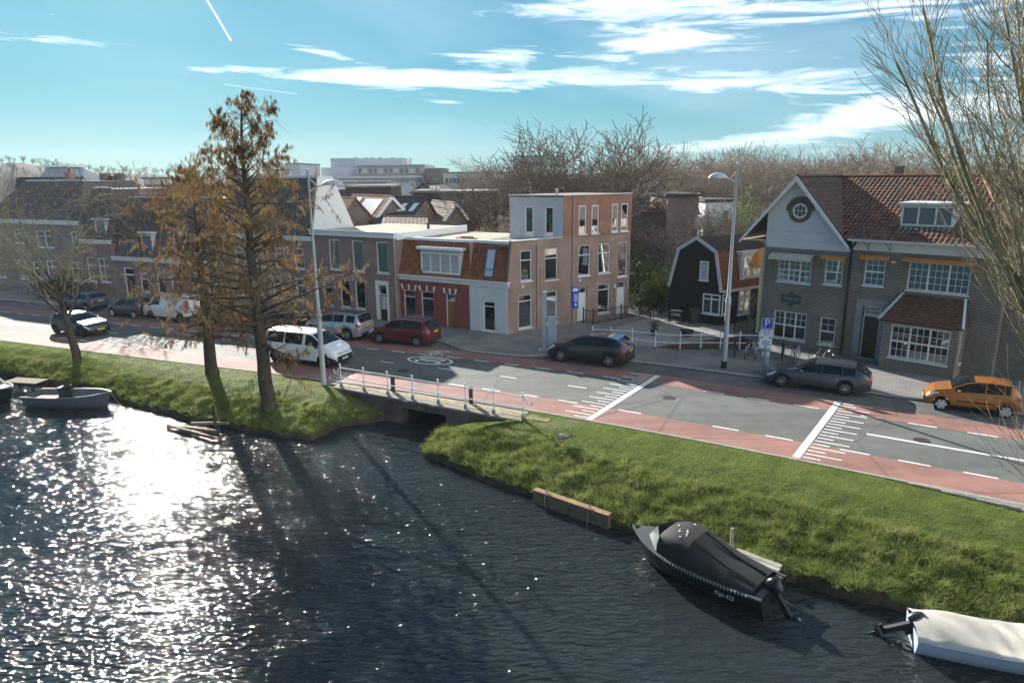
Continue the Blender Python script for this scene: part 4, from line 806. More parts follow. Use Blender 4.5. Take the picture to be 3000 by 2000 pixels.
for i, (p, q) in enumerate(zip(prof[:-1], prof[1:])):
    a1, b1 = FG.P(*p, .05), FG.P(*q, .05); mb = MB(); up = (b1 - a1).cross(dp).normalized(); up = up if up.z > 0 else -up; mb.prism([a1, b1, b1 + dp, a1 + dp], -up * .08)
    ro = mb.build('roof', TILE_D[0] if i != 3 else TILE_O[3], ba, fix=True)
    if i == 3: tiles(ro, b1 + up * .01, dp, a1 - b1, [(0, 0), (5.55, 0), (5.55, (a1 - b1).length), (0, (a1 - b1).length)], .25, .33, [TILE_O[3], TILE_B[0], TILE_O[1]], 150, [[(2.0, .2), (4.6, .2), (4.6, 2.4), (2.0, 2.4)]])
    if i == 2: tiles(ro, b1 + up * .01, dp, a1 - b1, [(0, 0), (5.55, 0), (5.55, (a1 - b1).length), (0, (a1 - b1).length)], .25, .33, TILE_D, 60)
gw1 = FG.rect(c3(817, 792), c3(868, 926)); win(ba, Fac(FG.P(0, 0, .16), FG.P(3, 0, .16)), gw1, h=(.72,), fw=.07, rec=.0, sill=True, gm=mat('frosted', (.45, .48, .5), .3, .5))
gw2 = (2.62, 3.92, .86, 2.26); F16 = Fac(FG.P(0, 0, .14), FG.P(3, 0, .14)); win(ba, F16, gw2, v=(.5,), h=(.74,), fw=.09, mw=.1, rec=.0, gm=GLASSD)
BW = [(.02, .62, .86, 2.3), (1.75, 3.05, .66, 2.42)]
wall(ba, FB, 0, 5.6, 0, 2.5, [], BLK, .15)
FB1 = Fac(FB.P(0, 0, .14), FB.P(3, 0, .14)); FB1.n = FB.n
win(ba, FB1, (.0, .62, .86, 2.3), h=(.74,), fw=.09, mw=.1, rec=0, gm=GLASSD); win(ba, FB1, (1.75, 3.0, .66, 2.42), v=(.5,), h=(.72,), fw=.08, mw=.09, rec=0, gm=GLASSD)
mb = MB(); mb.beam(FB.P(-.1, 2.5, .22), FB.P(5.6, 2.5, .22), .14, .16); mb.build('gutter', TRIM, ba)
mb = MB(); FB.box(mb, 1.95, 4.7, 3.1, 4.95, -1.5, -.05); mb.build('dormer', TRIM, ba)
win(ba, Fac(FB.P(0, 0, -.02), FB.P(5, 0, -.02)), (2.1, 4.55, 3.25, 4.75), v=(.34, .67), fw=.1, mw=.1, rec=-.06, gm=GLASSD, sill=False, name='dormer_window')
mb = MB(); FB.box(mb, 1.85, 4.8, 4.95, 5.08, -1.6, .12); mb.build('dormer_roof', TRIM, ba)
walls_back(ba, [(p.x, p.y) for p in (BB + dp, BA + dp, BA + V3(-.05, .05))], 0, 2.5, BLK)
mb = MB(); mb.prism([FG.P(0, 0, -5.5)] + [FG.P(min(max(u, 0), W_), z - .1, -5.5) for u, z in prof] + [FG.P(W_, 0, -5.5)], FG.n * .1); mb.build('gable_wall', BLK, ba, fix=True)
# ---------------- dark brick house with the white gable
O1 = V3(15.62, 42.03); FH = Fac(O1, O1 + V3(.70, -.714) * 12.35); UE = 12.35; gin = -FH.n
gh = thing('gabled_brick_house', 'dark brick house with white gable, round window and brown tiled roof', 'house', O1)
HW = [(.86, 2.88, 3.95, 5.40), (3.66, 4.66, 4.05, 5.50), (.86, 2.88, .45, 2.15), (3.68, 4.58, .5, 2.1), (5.80, 6.86, 4.22, 5.75), (8.0, 10.86, 4.2, 5.72)]
HD = (5.95, 6.92, .1, 3.1)
wall(gh, FH, 0, 5.05, 0, 5.98, HW, BR_D); wall(gh, FH, 5.05, UE, 0, 6.14, HW + [HD], BR_D)
T = dict(fw=.07, mw=.09, tw=.025, rec=.06)
win(gh, FH, HW[0], v=(1 / 3, 2 / 3), h=(.5,), mx=2, my=2, **T); win(gh, FH, HW[1], h=(.5,), mx=[1, 3], my=[1, 2], **T)
win(gh, FH, HW[2], v=(1 / 3, 2 / 3), h=(.5,), mx=[1, 2], my=[1, 2], **T); win(gh, FH, HW[3], h=(.48,), mx=[1, 2], my=[1, 2], **T, curtain=(0, 1, 0, .5), cm=BLIND)
win(gh, FH, HW[4], h=(.5,), mx=3, my=2, **T); win(gh, FH, HW[5], v=(1 / 3, 2 / 3), mx=3, my=4, **T, curtain=(0, 1, 0, 1), cm=CURT)
STONE = mat('door_stone', (.30, .31, .29), .8, .25, var=.15, vs=3)
mb = MB(); FH.box(mb, 5.6, 5.95, .1, 3.1, -.05, .06); FH.box(mb, 6.92, 7.27, .1, 3.1, -.05, .06); FH.box(mb, 5.62, 7.25, 3.1, 3.42, -.05, .064); mb.build('door_surround', STONE, gh)
win(gh, FH, (6.02, 6.86, 2.55, 3.08), mx=3, my=2, fw=.06, rec=.1, sill=False, name='door_light'); door(gh, FH, (5.97, 6.9, .1, 2.53), mat('black_door', (.012, .014, .014), .4, .5), rec=.16)
mb = MB(); FH.box(mb, 5.7, 7.15, .0, .16, .06, .5); mb.build('door_step', STONE, gh)
# bay on the ground floor with its own tiled roof
FY = Fac(FH.P(0, 0, 1.4), FH.P(12, 0, 1.4)); FY.n = FH.n; BWn = (7.92, 10.68, .74, 2.52)
wall(gh, FY, 7.5, 11.02, 0, 2.74, [BWn], BR_D, name='bay_wall'); win(gh, FY, BWn, v=(1 / 3, 2 / 3), h=(.5,), mx=3, my=2, **T)
for u, nn_ in ((7.5, -1), (11.02, 1)):
    fs = Fac(FY.P(u, 0), FY.P(u, 0, -1.4), tuple(FH.d * nn_)); hs = [(.45, .95, .8, 2.5)] if nn_ > 0 else []; wall(gh, fs, .24, 1.4, 0, 2.74, hs, BR_D, name='bay_wall')
    for h_ in hs: win(gh, fs, h_, h=(.5,), **T)
a, b, c, d_ = FY.P(7.3, 2.70, .2), FY.P(11.2, 2.70, .2), FH.P(10.8, 3.95, .02), FH.P(7.9, 3.95, .02)
def roof_panel(pts, m, name='roof', th=.06, parent=gh): mb = MB(); up = (pts[1] - pts[0]).cross(pts[-1] - pts[0]).normalized(); up = up if up.z > 0 else -up; mb.prism(pts, -up * th); return mb.build(name, m, parent, fix=True), up
ro, up = roof_panel([a, b, c, d_], TILE_B[0], 'bay_roof'); vv_ = ((c + d_) / 2 - (a + b) / 2)
tiles(ro, a + up * .01, FH.d, vv_, [(0, 0), (3.9, 0), (3.5, vv_.length), (.6, vv_.length)], .17, .2, TILE_B, 70, arch=.012)
ro, up = roof_panel([b, FH.P(11.2, 2.7, .02), c], TILE_B[1], 'bay_roof'); ro, up = roof_panel([a, d_, FH.P(7.3, 2.7, .02)], TILE_B[1], 'bay_roof')
for p, q in ((b, c), (a, d_)): mb = MB(); mb.beam(p + Vector((0, 0, .05)), q + Vector((0, 0, .05)), .12, .06); mb.build('hip_board', TRIM, gh)
# white gable with the round window
UA, ZA, HWD, ZE = 1.70, 10.11, 3.12, 6.5
mb = MB(); mb.prism([FH.P(0, 5.98, .03), FH.P(5.05, 5.98, .03), FH.P(UA + HWD * (ZA - 6.6) / (ZA - ZE) * .94, 6.6, .03), FH.P(UA, ZA - .12, .03), FH.P(0, 8.05, .03)], -FH.n * .25); mb.build('gable_wall', STUC, gh, fix=True)
for z in (6.45, 6.95): mb = MB(); FH.box(mb, .02, 4.6 if z < 6.8 else 4.2, z, z + .015, .03, .036); mb.build('board_joint', mat('joint_grey', (.4, .4, .38), .8, .2), gh)
oc = (1.94, 8.18); BRO = mat('oculus_brick', (.16, .11, .085), .85, .2, var=.3, vs=9); mb = MB(); n = 22
for i in range(34):                      # bricks set on edge round the window, one by one
    a0, a1 = 2 * math.pi * i / 34 + .012, 2 * math.pi * (i + 1) / 34 - .012; am = (a0 + a1) / 2; ro_, ri = (.84 if math.sin(am) > .02 else .68), .43
    mb = MB(); mb.prism([FH.P(oc[0] + r_ * math.cos(t), oc[1] + r_ * math.sin(t), .028) for r_, t in ((ri, a0), (ro_, a0), (ro_, a1), (ri, a1))], FH.n * .045); mb.build('arch_brick', BRO, gh)
mb = MB(); ring = lambda r_, o: [FH.P(oc[0] + r_ * math.cos(2 * math.pi * k / 28), oc[1] + r_ * math.sin(2 * math.pi * k / 28), o) for k in range(29)]
mb.grid([list(x) for x in zip(ring(.43, .09), ring(.33, .09))]); mb.grid([list(x) for x in zip(ring(.43, .09), ring(.43, .0))]); mb.grid([list(x) for x in zip(ring(.33, .09), ring(.33, .0))])
for t in (-.11, .11): FH.box(mb, oc[0] + t - .015, oc[0] + t + .015, oc[1] - .31, oc[1] + .31, .05, .075)
FH.box(mb, oc[0] - .33, oc[0] + .33, oc[1] - .015, oc[1] + .015, .052, .073); rw = mb.build('round_window', WHITE, gh)
mb = MB(); mb.poly(*ring(.33, .04)[:-1]); mb.build('pane', mat('dark_pane', (.03, .035, .04), .06, .7), rw)
GD = 6.2                                 # depth of the ridge behind the facade
for s_ in (-1, 1):
    e0, e1 = FH.P(UA + s_ * HWD, ZE, .35), FH.P(UA + s_ * HWD, ZE, -GD - 3); r0, r1 = FH.P(UA, ZA, .35), FH.P(UA, ZA, -GD - 3)
    ro, up = roof_panel([e0, r0, r1, e1], TILE_D[0])
    if s_ > 0:
        vv_ = r0 - e0; Lg = 6.8; zv = lambda t: t
        tiles(ro, e0 + up * .01, -FH.n, vv_, [(0, 0), (.6, 0), (Lg, vv_.length * .98), (0, vv_.length)], .24, .33, TILE_D + [TILE_B[1]], 40)
    d2 = (r0 - e0).normalized(); mb = MB(); mb.prism([e0 - d2 * .25 + FH.n * .02, r0 + FH.n * .02 + Vector((0, 0, .06)), r0 + FH.n * .02 - Vector((0, 0, .26)), e0 - d2 * .2 + FH.n * .02 - Vector((0, 0, .2))], FH.n * .06); mb.build('barge_board', WHITE, gh, fix=True)
    mb = MB(); s0 = FH.P(UA + s_ * HWD, ZE - .16, .33); mb.prism([s0, FH.P(UA + s_ * HWD, ZE - .16, -2.5), FH.P(UA + s_ * 1.72, ZE - .16, -2.5), FH.P(UA + s_ * 1.72, ZE - .16, .02)], (0, 0, .05)) if s_ < 0 else None
    if s_ < 0: mb.build('soffit', mat('cream_boards', (.72, .62, .38), .7, .3), gh, fix=True)
# main roof with hipped end
ue = UE + .35; EZ = 6.72; rz_ = 10.05; ur = 9.45
e0, e1, r1, r0 = FH.P(4.75, EZ, .35), FH.P(ue, EZ, .35), FH.P(ur, rz_, -GD), FH.P(UA + .1, rz_, -GD)
ro, up = roof_panel([e0, e1, r1, r0], TILE_B[1]); vv_ = r1 - FH.P(ur, EZ, .35); vl = vv_.length
DU = (7.0, 9.55)
tiles(ro, FH.P(0, EZ, .35) + up * .01, FH.d, vv_, [(4.75, 0), (ue, 0), (ur, vl), (UA + .1, vl)], .26, .36, TILE_B + [TILE_D[2]], 190, [[(DU[0] - .1, 1.5), (DU[1], 1.5), (DU[1], 4.2), (DU[0] - .1, 4.2)]], arch=.05)
roof_panel([e1, FH.P(ue, EZ, -2 * GD - .3), r1], TILE_B[1]); roof_panel([FH.P(ue, EZ, -2 * GD - .3), FH.P(0, EZ, -2 * GD - .3), r0, r1], TILE_B[1])
HIPM = mat('hip_tile', (.26, .11, .05), .7, .25, var=.2, vs=4)
ridge_caps(ro, r0 + Vector((0, 0, .05)), r1 + Vector((0, 0, .05)), HIPM, .11, 18); ridge_caps(ro, r1 + Vector((0, 0, .05)), e1 + Vector((0, 0, .05)), HIPM, .11, 16, 'hip_tile'); ridge_caps(ro, FH.P(UA, ZA + .05, .3), FH.P(UA, ZA + .05, -GD), TILE_D[2], .1, 14)
mb = MB(); FH.box(mb, 5.05, UE + .0, 6.142, 6.62, .0, .12); FH.box(mb, 5.05, ue, 6.62, 6.74, .0, .42); mb.build('eaves_band', STUC, gh)
mb = MB(); mb.beam(FH.P(4.9, 6.72, .45), FH.P(ue, 6.72, .45), .12, .09); mb.build('gutter', TRIM, gh)
mb = MB(); p0 = FH.P(0, 0); mb.obox(FH.P(ur - 4.8, 9.6, -GD - .6), FH.d * .55, -FH.n * .55, Vector((0, 0, 1.1))); mb.build('chimney', BR_D, gh, wall=FH.d)
# dormer
fdm = Fac(FH.P(0, 0, -1.1), FH.P(12, 0, -1.1)); fdm.n = FH.n
dmm = MB(); dmm.prism([FH.P(DU[0], 7.45, -1.1), FH.P(DU[0], 8.62, -1.1), FH.P(DU[0], 8.62, -3.1)], FH.d * (DU[1] - DU[0])); dor = dmm.build('dormer', mat('lead_grey', (.45, .47, .52), .6, .3), gh, fix=True)
win(gh, fdm, (DU[0] + .02, DU[1] - .02, 7.5, 8.58), v=(1 / 3, 2 / 3), fw=.1, mw=.1, rec=-.08, sill=False, name='dormer_window', gm=mat('dormer_glass', (.12, .14, .17), .08, .6))
mb = MB(); FH.box(mb, DU[0] - .12, DU[1] + .12, 8.625, 8.75, -3.3, -.85); mb.build('dormer_roof', WHITE, gh)
mb = MB(); a = FH.P(DU[0] - .1, 7.42, -.98); mb.obox(a, FH.d * (DU[1] - DU[0] + .2), FH.n * .5 - Vector((0, 0, .26)), Vector((0, 0, .03))); mb.build('flashing', mat('lead_flash', (.30, .31, .34), .6, .4), gh)
# fire-escape bracket, drainpipe, awnings, sign
IRON = mat('grey_iron', (.14, .15, .16), .6, .4, .5); mb = MB()
for u in (5.7, 6.8):
    mb.tube([FH.P(u, 6.75, .5), FH.P(u, 7.55, .5)], .022, 5); mb.tube([FH.P(u, 6.75, .5), FH.P(u + .25, 6.2, .16), FH.P(u + .25, 6.6, .16)], .022, 5)
mb.tube([FH.P(5.7, 7.55, .5), FH.P(6.8, 7.55, .5)], .022, 5); mb.tube([FH.P(5.7, 6.8, .5), FH.P(6.8, 6.8, .5)], .022, 5); mb.build('roof_ladder_bracket', IRON, gh)
mb = MB(); mb.tube([FH.P(5.35, 6.6, .4), FH.P(5.08, 6.25, .16), FH.P(5.06, 5.9, .1), FH.P(5.06, .1, .1)], .06, 7); mb.build('drainpipe', PIPEB, gh, smooth=60)
AWN = mat('awning_cloth', (.58, .24, .07), .85, .2, var=.15, vs=3); AWB = mat('awning_beige', (.50, .47, .38), .85, .2, var=.12, vs=5); AWF = mat('awning_frame', (.27, .15, .07), .7, .3, var=.2, vs=4)
def awning(u0, u1, z, out, drop, m, fm, nm='awning', f=FH):
    mb = MB(); f.box(mb, u0, u1, z - .02, z + .1, .004, .12); aw = mb.build(nm, fm, gh)
    mb = MB(); n = 8; P = [[f.P(u, z + .08 - drop * math.sin(t / n * 1.2) / math.sin(1.2) * (t / n), .1 + out * t / n) for u in (u0, u1)] for t in range(n + 1)]; mb.grid(P); mb.grid([[p, p - Vector((0, 0, .1))] for p in P[-1]]); mb.build('cloth', m, aw)
    for u in (u0 + .03, u1 - .03): mb = MB(); mb.tube([f.P(u, z - .9, .03), f.P(u, z - .45, .06), f.P(u, z - drop, out * .9 + .05)], .025, 5); mb.build('arm', fm, aw)
awning(.55, 3.1, 5.62, .75, .28, AWB, AWF); awning(3.45, 4.85, 5.66, .28, .12, AWN, AWF); awning(5.6, 7.1, 5.84, .26, .14, AWN, AWF); awning(7.75, 11.1, 5.86, .3, .12, AWN, AWF)
# the domed awning beyond the corner
mb = MB(); n = 8; cA_ = FH.P(-.2, 4.55, -.45); 
for (ua, ub) in ((0, 1),):
    P = [[cA_ - FH.d * (.95 * math.cos(t)) * 1.0 + Vector((0, 0, 1.35 * math.sin(t))) + gin * dd for dd in (0, 1.6)] for t in np.linspace(0, math.pi / 2, n)]; mb.grid(P); fan = [p[0] for p in P]; mb.poly(cA_, *fan)
mb.build('dome_awning', AWN, gh)
CREAM = mat('cream_boards', (.72, .62, .38), .7, .3); mb = MB()
for k in range(20): mb.obox(FH.P(-.3, .5 + k * .27, -.55), FH.d * .27, FH.n * .45, Vector((0, 0, .25)))
mb.build('corner_boards', CREAM, gh, kind='stuff')
SG = mat('sign_green', (.05, .075, .07), .5, .4); mb = MB(); uc, zc = 1.83, 2.95
pts = [(-.58, .24), (-.25, .24), (0, .5), (.25, .24), (.58, .24), (.58, -.24), (.25, -.24), (0, -.5), (-.25, -.24), (-.58, -.24)]
mb.prism([FH.P(uc + x, zc + z, .004) for x, z in pts], FH.n * .04); sg = mb.build('name_sign', SG, gh, fix=True)
text('AMARYKE', .235, fac_matrix(FH, uc, zc, .047), mat('sign_letter', (.22, .27, .27), .6, .3), sg, 'lettering', .003, .92)
mb = MB(); mb.lathe([(.0, -.05), (.12, -.04), (.12, .04), (0, .05)], FH.P(7.25, 5.62, .1), 10); mb.build('wall_lamp', WHITE, gh, smooth=True)
# body: side and back walls, and the lower wing beyond the hip
walls_back(gh, [(p.x, p.y) for p in (FH.P(UE, 0, -.02), FH.P(UE, 0, -2 * GD), FH.P(0, 0, -2 * GD), FH.P(0, 0, -.05))], 0, 6.7, BR_D)
fw2 = Fac(FH.P(UE, 0, -.8), FH.P(UE + 2.2, 0, -.8)); fw2.n = FH.n; wall(gh, fw2, 0, 2.2, 0, 6.0, [], BR_D); slab(gh, [(p.x, p.y) for p in (FH.P(UE, 0, -.6), FH.P(UE + 2.3, 0, -.6), FH.P(UE + 2.3, 0, -8), FH.P(UE, 0, -8))], 6.15, TILE_D[0])
walls_back(gh, [(p.x, p.y) for p in (FH.P(UE + 2.2, 0, -.8), FH.P(UE + 2.2, 0, -8))], 0, 6, BR_D)
# ---------------- houses at the far end of the street, half hidden by trees
def row_house(name, label, f, u0, u1, zc, wins, doors, m, roof, zr=None, back=1.3, depth=9, dorm=(), rm=None, white_side=None, curtain=True, hip=.9):
    h = thing(name, label, 'house', f.P((u0 + u1) / 2, 0)); wall(h, f, u0, u1, 0, zc, list(wins) + list(doors), m)
    for k, r in enumerate(wins): win(h, f, r, v=((.5,) if r[1] - r[0] > 1.2 else ()), h=(.66,), fw=.09, mw=.07, rec=.06, gm=GLASSD, curtain=(0, 1, 0, .45) if k % 2 else None)
    for r in doors: door(h, f, r, mat('dark_door', (.03, .03, .028), .5, .4), light=.45, fw=.14)
    mb = MB(); f.box(mb, u0, u1, zc + .002, zc + .26, -.1, .14); f.box(mb, u0 - .04, u1 + .04, zc + .26, zc + .34, -.2, .24); mb.build('cornice', WHITE, h)
    B0, B1 = f.P(u0, 0, -depth), f.P(u1, 0, -depth); walls_back(h, [(p.x, p.y) for p in (f.P(u1, 0, -.02), B1, B0, f.P(u0, 0, -.02))], 0, zc, m)
    if roof == 'flat': slab(h, [(p.x, p.y) for p in (f.P(u0, 0, -.1), f.P(u1, 0, -.1), B1, B0)], zc + .28, ROOFF)
    else:
        ht = zr; td, bd = (back + 1.7, back + 4.4) if white_side else (depth - 1.2, depth); i0 = 0 if white_side else hip
        bot = [f.P(u0, zc + .004, -.02), f.P(u1, zc + .004, -.02), f.P(u1, zc + .004, -bd), f.P(u0, zc + .004, -bd)]; top = [f.P(u0 + i0, ht, -back), f.P(u1 - hip, ht, -back), f.P(u1 - hip, ht, -td), f.P(u0 + i0, ht, -td)]
        mb = MB(); mb.add(bot + top, [(0, 1, 5, 4), (1, 2, 6, 5), (2, 3, 7, 6), (3, 0, 4, 7), (4, 5, 6, 7), (3, 2, 1, 0)]); ro = mb.build('roof', rm[0], h, fix=True)
        Vv = top[0] - f.P(u0 + i0, zc + .004, -.02); tiles(ro, f.P(u0, zc + .004, .0), f.d, Vv, [(0.05, 0), (u1 - u0 - .05, 0), (u1 - u0 - hip, Vv.length), (.05 + i0, Vv.length)], .28, .36, rm, 80)
        if white_side: slab(h, [(p.x, p.y) for p in (f.P(u0, 0, -bd), f.P(u1, 0, -bd), f.P(u1, 0, -depth), f.P(u0, 0, -depth))], zc + .2, ROOFF)
        mb = MB(); f.box(mb, u0 + i0, u1 - hip + .05, ht + .002, ht + .16, -back - .15, -back + .05); mb.build('roof_edge', TRIM, h)
        if white_side: mb = MB(); mb.prism([f.P(u0, zc + .01, .02), f.P(u0, ht + .1, -back), f.P(u0, ht + .1, -td), f.P(u0, zc + .01, -bd)], -f.d * .12); mb.build('side_wall', STUC, h, fix=True)
        for r in dorm:
            mb = MB(); f.box(mb, r[0] - .12, r[1] + .12, r[2] - .1, r[3] + .1, -back - .6, -.32); mb.build('dormer', TRIM, h); fdd = Fac(f.P(0, 0, -.3), f.P(5, 0, -.3)); fdd.n = f.n
            win(h, fdd, r, v=(), fw=.1, rec=-.06, gm=mat('dormer_glass', (.12, .14, .17), .08, .6), sill=False, name='dormer_window'); mb = MB(); f.box(mb, r[0] - .25, r[1] + .25, r[3] + .1, r[3] + .22, -back - .6, -.08); mb.build('dormer_roof', WHITE, h)
    return h
TILE_L = [mat('tile_slate_%d' % i, c, .75, .3, var=.25, vs=5) for i, c in enumerate([(.105, .09, .085), (.085, .075, .072), (.13, .105, .095)])]
PBm = FP.P(PLEN, 0); FM = Fac(PBm, PBm + V3(-.9, .43) * 10)
row_house('gabled_row_house', 'brick row house behind the cypress trees, white side wall beside the flat-roofed house', FM, .05, 9.6, 5.6, [(.9, 1.9, 3.4, 5.0), (2.9, 3.9, 3.4, 5.0), (5.0, 6.0, 3.4, 5.0), (7.2, 8.2, 3.4, 5.0), (1.0, 2.0, .9, 2.7), (3.4, 4.4, .9, 2.7), (7.2, 8.4, .9, 2.7)], [(5.5, 6.5, .1, 2.6)], BR_P, 'mansard', 10.3, 1.1, 9, (), TILE_L, white_side=True)
FLL = Fac((-24, 56.2), (-38, 62.4)); FLL.n = FLL.n if FLL.n.y < 0 else -FLL.n
row_house('mansard_house', 'brown brick house with dark mansard roof and white dormers behind the parked van', FLL, .0, 12.9, 3.3, [(8.7, 9.7, .6, 2.3), (4.7, 5.9, .6, 2.3), (2.4, 3.4, .6, 2.3), (.6, 1.6, .6, 2.3), (6.7, 7.6, .6, 2.3)], [(10.4, 11.8, .1, 2.7)], BR_P, 'mansard', 8.7, 1.5, 9, [(7.9, 9.2, 4.05, 5.65), (4.2, 5.3, 4.05, 5.75), (1.4, 2.4, 4.05, 5.6)], TILE_L, hip=1.3)
row_house('tall_mansard_house', 'brown brick house with higher mansard roof and single dormer, left neighbour of the mansard house', FLL, 12.95, 16.9, 4.7, [(13.55, 14.9, 1.2, 3.4), (15.5, 16.5, 1.2, 3.4)], [], BR_P, 'mansard', 9.5, 1.4, 9, [(13.6, 14.95, 5.15, 6.7)], TILE_L, hip=.8)
FL2 = Fac(FLL.P(16.95, 0), FLL.P(30, 0)); FL2.n = FLL.n
row_house('grey_brick_house', 'grey brick two-storey house with long white cornice at the end of the row', FL2, .0, 15.0, 6.3, [(.4, 1.2, 4.2, 5.7), (4.0, 5.0, 4.1, 5.7), (5.2, 6.2, 4.1, 5.7), (8.3, 9.5, 4.4, 5.75), (12, 13, 4.4, 5.7), (.2, 1.9, 1.1, 2.9), (4.0, 5.4, 1.1, 2.9), (8.5, 9.7, .9, 2.8), (12, 13.2, .9, 2.8)], [(6.6, 7.6, .1, 2.7)], BR_G, 'mansard', 10.2, 3.4, 10, (), TILE_L, hip=3.2)
for f_, u_, z_, o_ in ((FLL, 6.2, 8.7, -3), (FLL, 12.4, 8.6, -3.2), (FM, 8.8, 10.2, -1.6), (FL2, 7.5, 10.2, -5)):
    hs_ = {id(FLL): 'mansard_house', id(FM): 'gabled_row_house', id(FL2): 'grey_brick_house'}[id(f_)]; mb = MB(); f_.box(mb, u_, u_ + .7, z_ - .6, z_ + .85, o_ - .6, o_); mb.build('chimney', BR_P, bpy.data.objects[hs_], wall=f_.d); mb = MB(); mb.lathe([(.1, 0), (.1, .35), (.14, .36), (.12, .42), (0, .44)], f_.P(u_ + .35, z_ + .85, o_ - .3), 8); mb.build('chimney_pot', TILE_B[0], bpy.data.objects[hs_])
# ================================================================ houses and blocks farther back
def gable_house(name, label, apex, left, right, Y, rend, Yend, wm, rms, zbase=0., verge=True, sky=(), panel=(), window=None, wins=(), group=None, Yl=0., Yr=0.):
    """house whose gable faces us: gable corners as seen, ridge running back to rend"""
    a, l, r = atY(*apex, Y), atY(*left, Y + Yl), atY(*right, Y + Yr); e = atY(*rend, Yend); e.z = a.z; e = e - a; ze = min(l.z, r.z); l.z = r.z = ze
    h = thing(name, label, 'house', ((l.x + r.x) / 2, (l.y + r.y) / 2, zbase), group=group)
    lb, rb_ = Vector((l.x, l.y, zbase)), Vector((r.x, r.y, zbase)); mb = MB(); mb.poly(lb, rb_, r, a, l); mb.poly(lb + e, rb_ + e, r + e, a + e, l + e); mb.poly(lb, l, l + e, lb + e); mb.poly(rb_, r, r + e, rb_ + e); mb.build('wall', wm, h, wall=(r - l), fix=True)
    fn = (r - l).cross(Vector((0, 0, 1))).normalized(); fn = fn if fn.y < 0 else -fn
    for k, q in enumerate((l, r)):
        up = e.cross(a - q).normalized(); up = up if up.z > 0 else -up; o = fn * .2; ex = (q - a).normalized() * .25; mb = MB(); mb.prism([a + o + up * .02, q + o + ex + up * .02, q + e + ex + up * .02, a + e + up * .02], up * .1); m_ = rms[k][0]; ro = mb.build('roof', m_, h, fix=True)
        S_ = q - a; ok = rms[k][1] if len(rms[k]) > 1 else None
        if ok: tiles(ro, q + o + ex + up * .12, e, a - q - ex, [(0, 0), (e.length, 0), (e.length, (a - q - ex).length), (0, (a - q - ex).length)], .42, .5, ok, 0)
        for (kk, t0, t1, s0, s1, mm, nm) in sky:
            if kk != k: continue
            c = lambda t, s: a + o + e * t + (q - a) * s + up * .16
            mb = MB(); mb.prism([c(t0, s0), c(t1, s0), c(t1, s1), c(t0, s1)], up * .06); mb.build(nm, mm, ro, fix=True)
    if verge:
        for q in (l, r): mb = MB(); mb.beam(a + fn * .22 + Vector((0, 0, .03)), q + fn * .22 + (q - a).normalized() * .3, .06, .3); mb.build('verge_board', WHITE, h)
    mb = MB(); mb.tube([a + fn * .2 + Vector((0, 0, .14)), a + e + Vector((0, 0, .14))], .13, 6); mb.build('ridge', rms[0][0], h)
    if window: f = Fac((l.x, l.y), (r.x, r.y)); u, z, w_, hh = window; f2 = Fac(f.P(0, 0, .1), f.P(f.L, 0, .1)); f2.n = f.n; win(h, f2, (f.L * u - w_ / 2, f.L * u + w_ / 2, z, z + hh), fw=.12, rec=.0, gm=MATS['dark_pane'], sill=True)
    return h
SKYL = mat('rooflight_glass', (.55, .60, .68), .1, .6); SOL = mat('solar_panel', (.42, .45, .47), .25, .6); RMOSS = mat('mossy_tiles', (.17, .13, .10), .85, .2, var=.3, vs=2, bump=.5, bs=6)
RDARK = mat('dark_bitumen', (.045, .042, .045), .8, .3, var=.25, vs=1); ROR = mat('orange_tiles', (.27, .12, .07), .8, .2, var=.3, vs=2.5)
BRX = brick_mat('brick_back', (.22, .14, .12), (.17, .115, .10), (.22, .2, .18))
OT = [ROR, TILE_O[3]]
gable_house('brick_gable_house', 'back house with orange tiled roof, two rooflights and bare brick gable', c2(445, 385), c2(310, 555), c2(585, 515), 68, c2(195, 380), 74, BRX, [(ROR, OT), (ROR,)], verge=False, sky=[(0, .12, .32, .38, .72, SKYL, 'rooflight'), (0, .68, .86, .34, .68, SKYL, 'rooflight')], window=(.5, 5.9, .9, .9), Yl=-1, Yr=2, group='houses behind the row')
gable_house('solar_gable_house', 'back house with white verge boards and solar panels on orange roof', c2(692, 372), c2(578, 512), c2(826, 512), 70, c2(430, 368), 77, BRX, [(ROR, OT), (RDARK,)], sky=[(0, .12, .55, .15, .85, SOL, 'solar_panel'), (0, .66, .92, .1, .5, SOL, 'solar_panel')], window=(.47, 6.4, .8, .95), Yl=-1, Yr=1.5, group='houses behind the row')
gable_house('dark_roof_house', 'back house with black roof slope and two rooflights', c2(935, 372), c2(800, 520), c2(1015, 515), 74, c2(700, 370), 73, BRX, [(RDARK,), (RDARK,)], verge=False, sky=[(0, .1, .24, .3, .62, SKYL, 'rooflight'), (0, .42, .56, .3, .62, SKYL, 'rooflight')], Yl=-5, Yr=1, group='houses behind the row')
gable_house('small_white_gable_house', 'small back house with white verge boards and grey tiled roof', c2(1132, 418), c2(1052, 520), c2(1205, 505), 72, c2(978, 420), 80, BRX, [(RMOSS, [RMOSS]), (RMOSS,)], Yl=-1, Yr=1, group='houses behind the row')
gable_house('mossy_roof_shed', 'low shed with mossy tiled roof behind the flat-roofed house', c2(930, 518), c2(930, 600), c2(1150, 560), 64, c2(640, 505), 66, BRX, [(RMOSS, [RMOSS]), (RMOSS,)], verge=False, Yl=-5, Yr=1, group='houses behind the row')
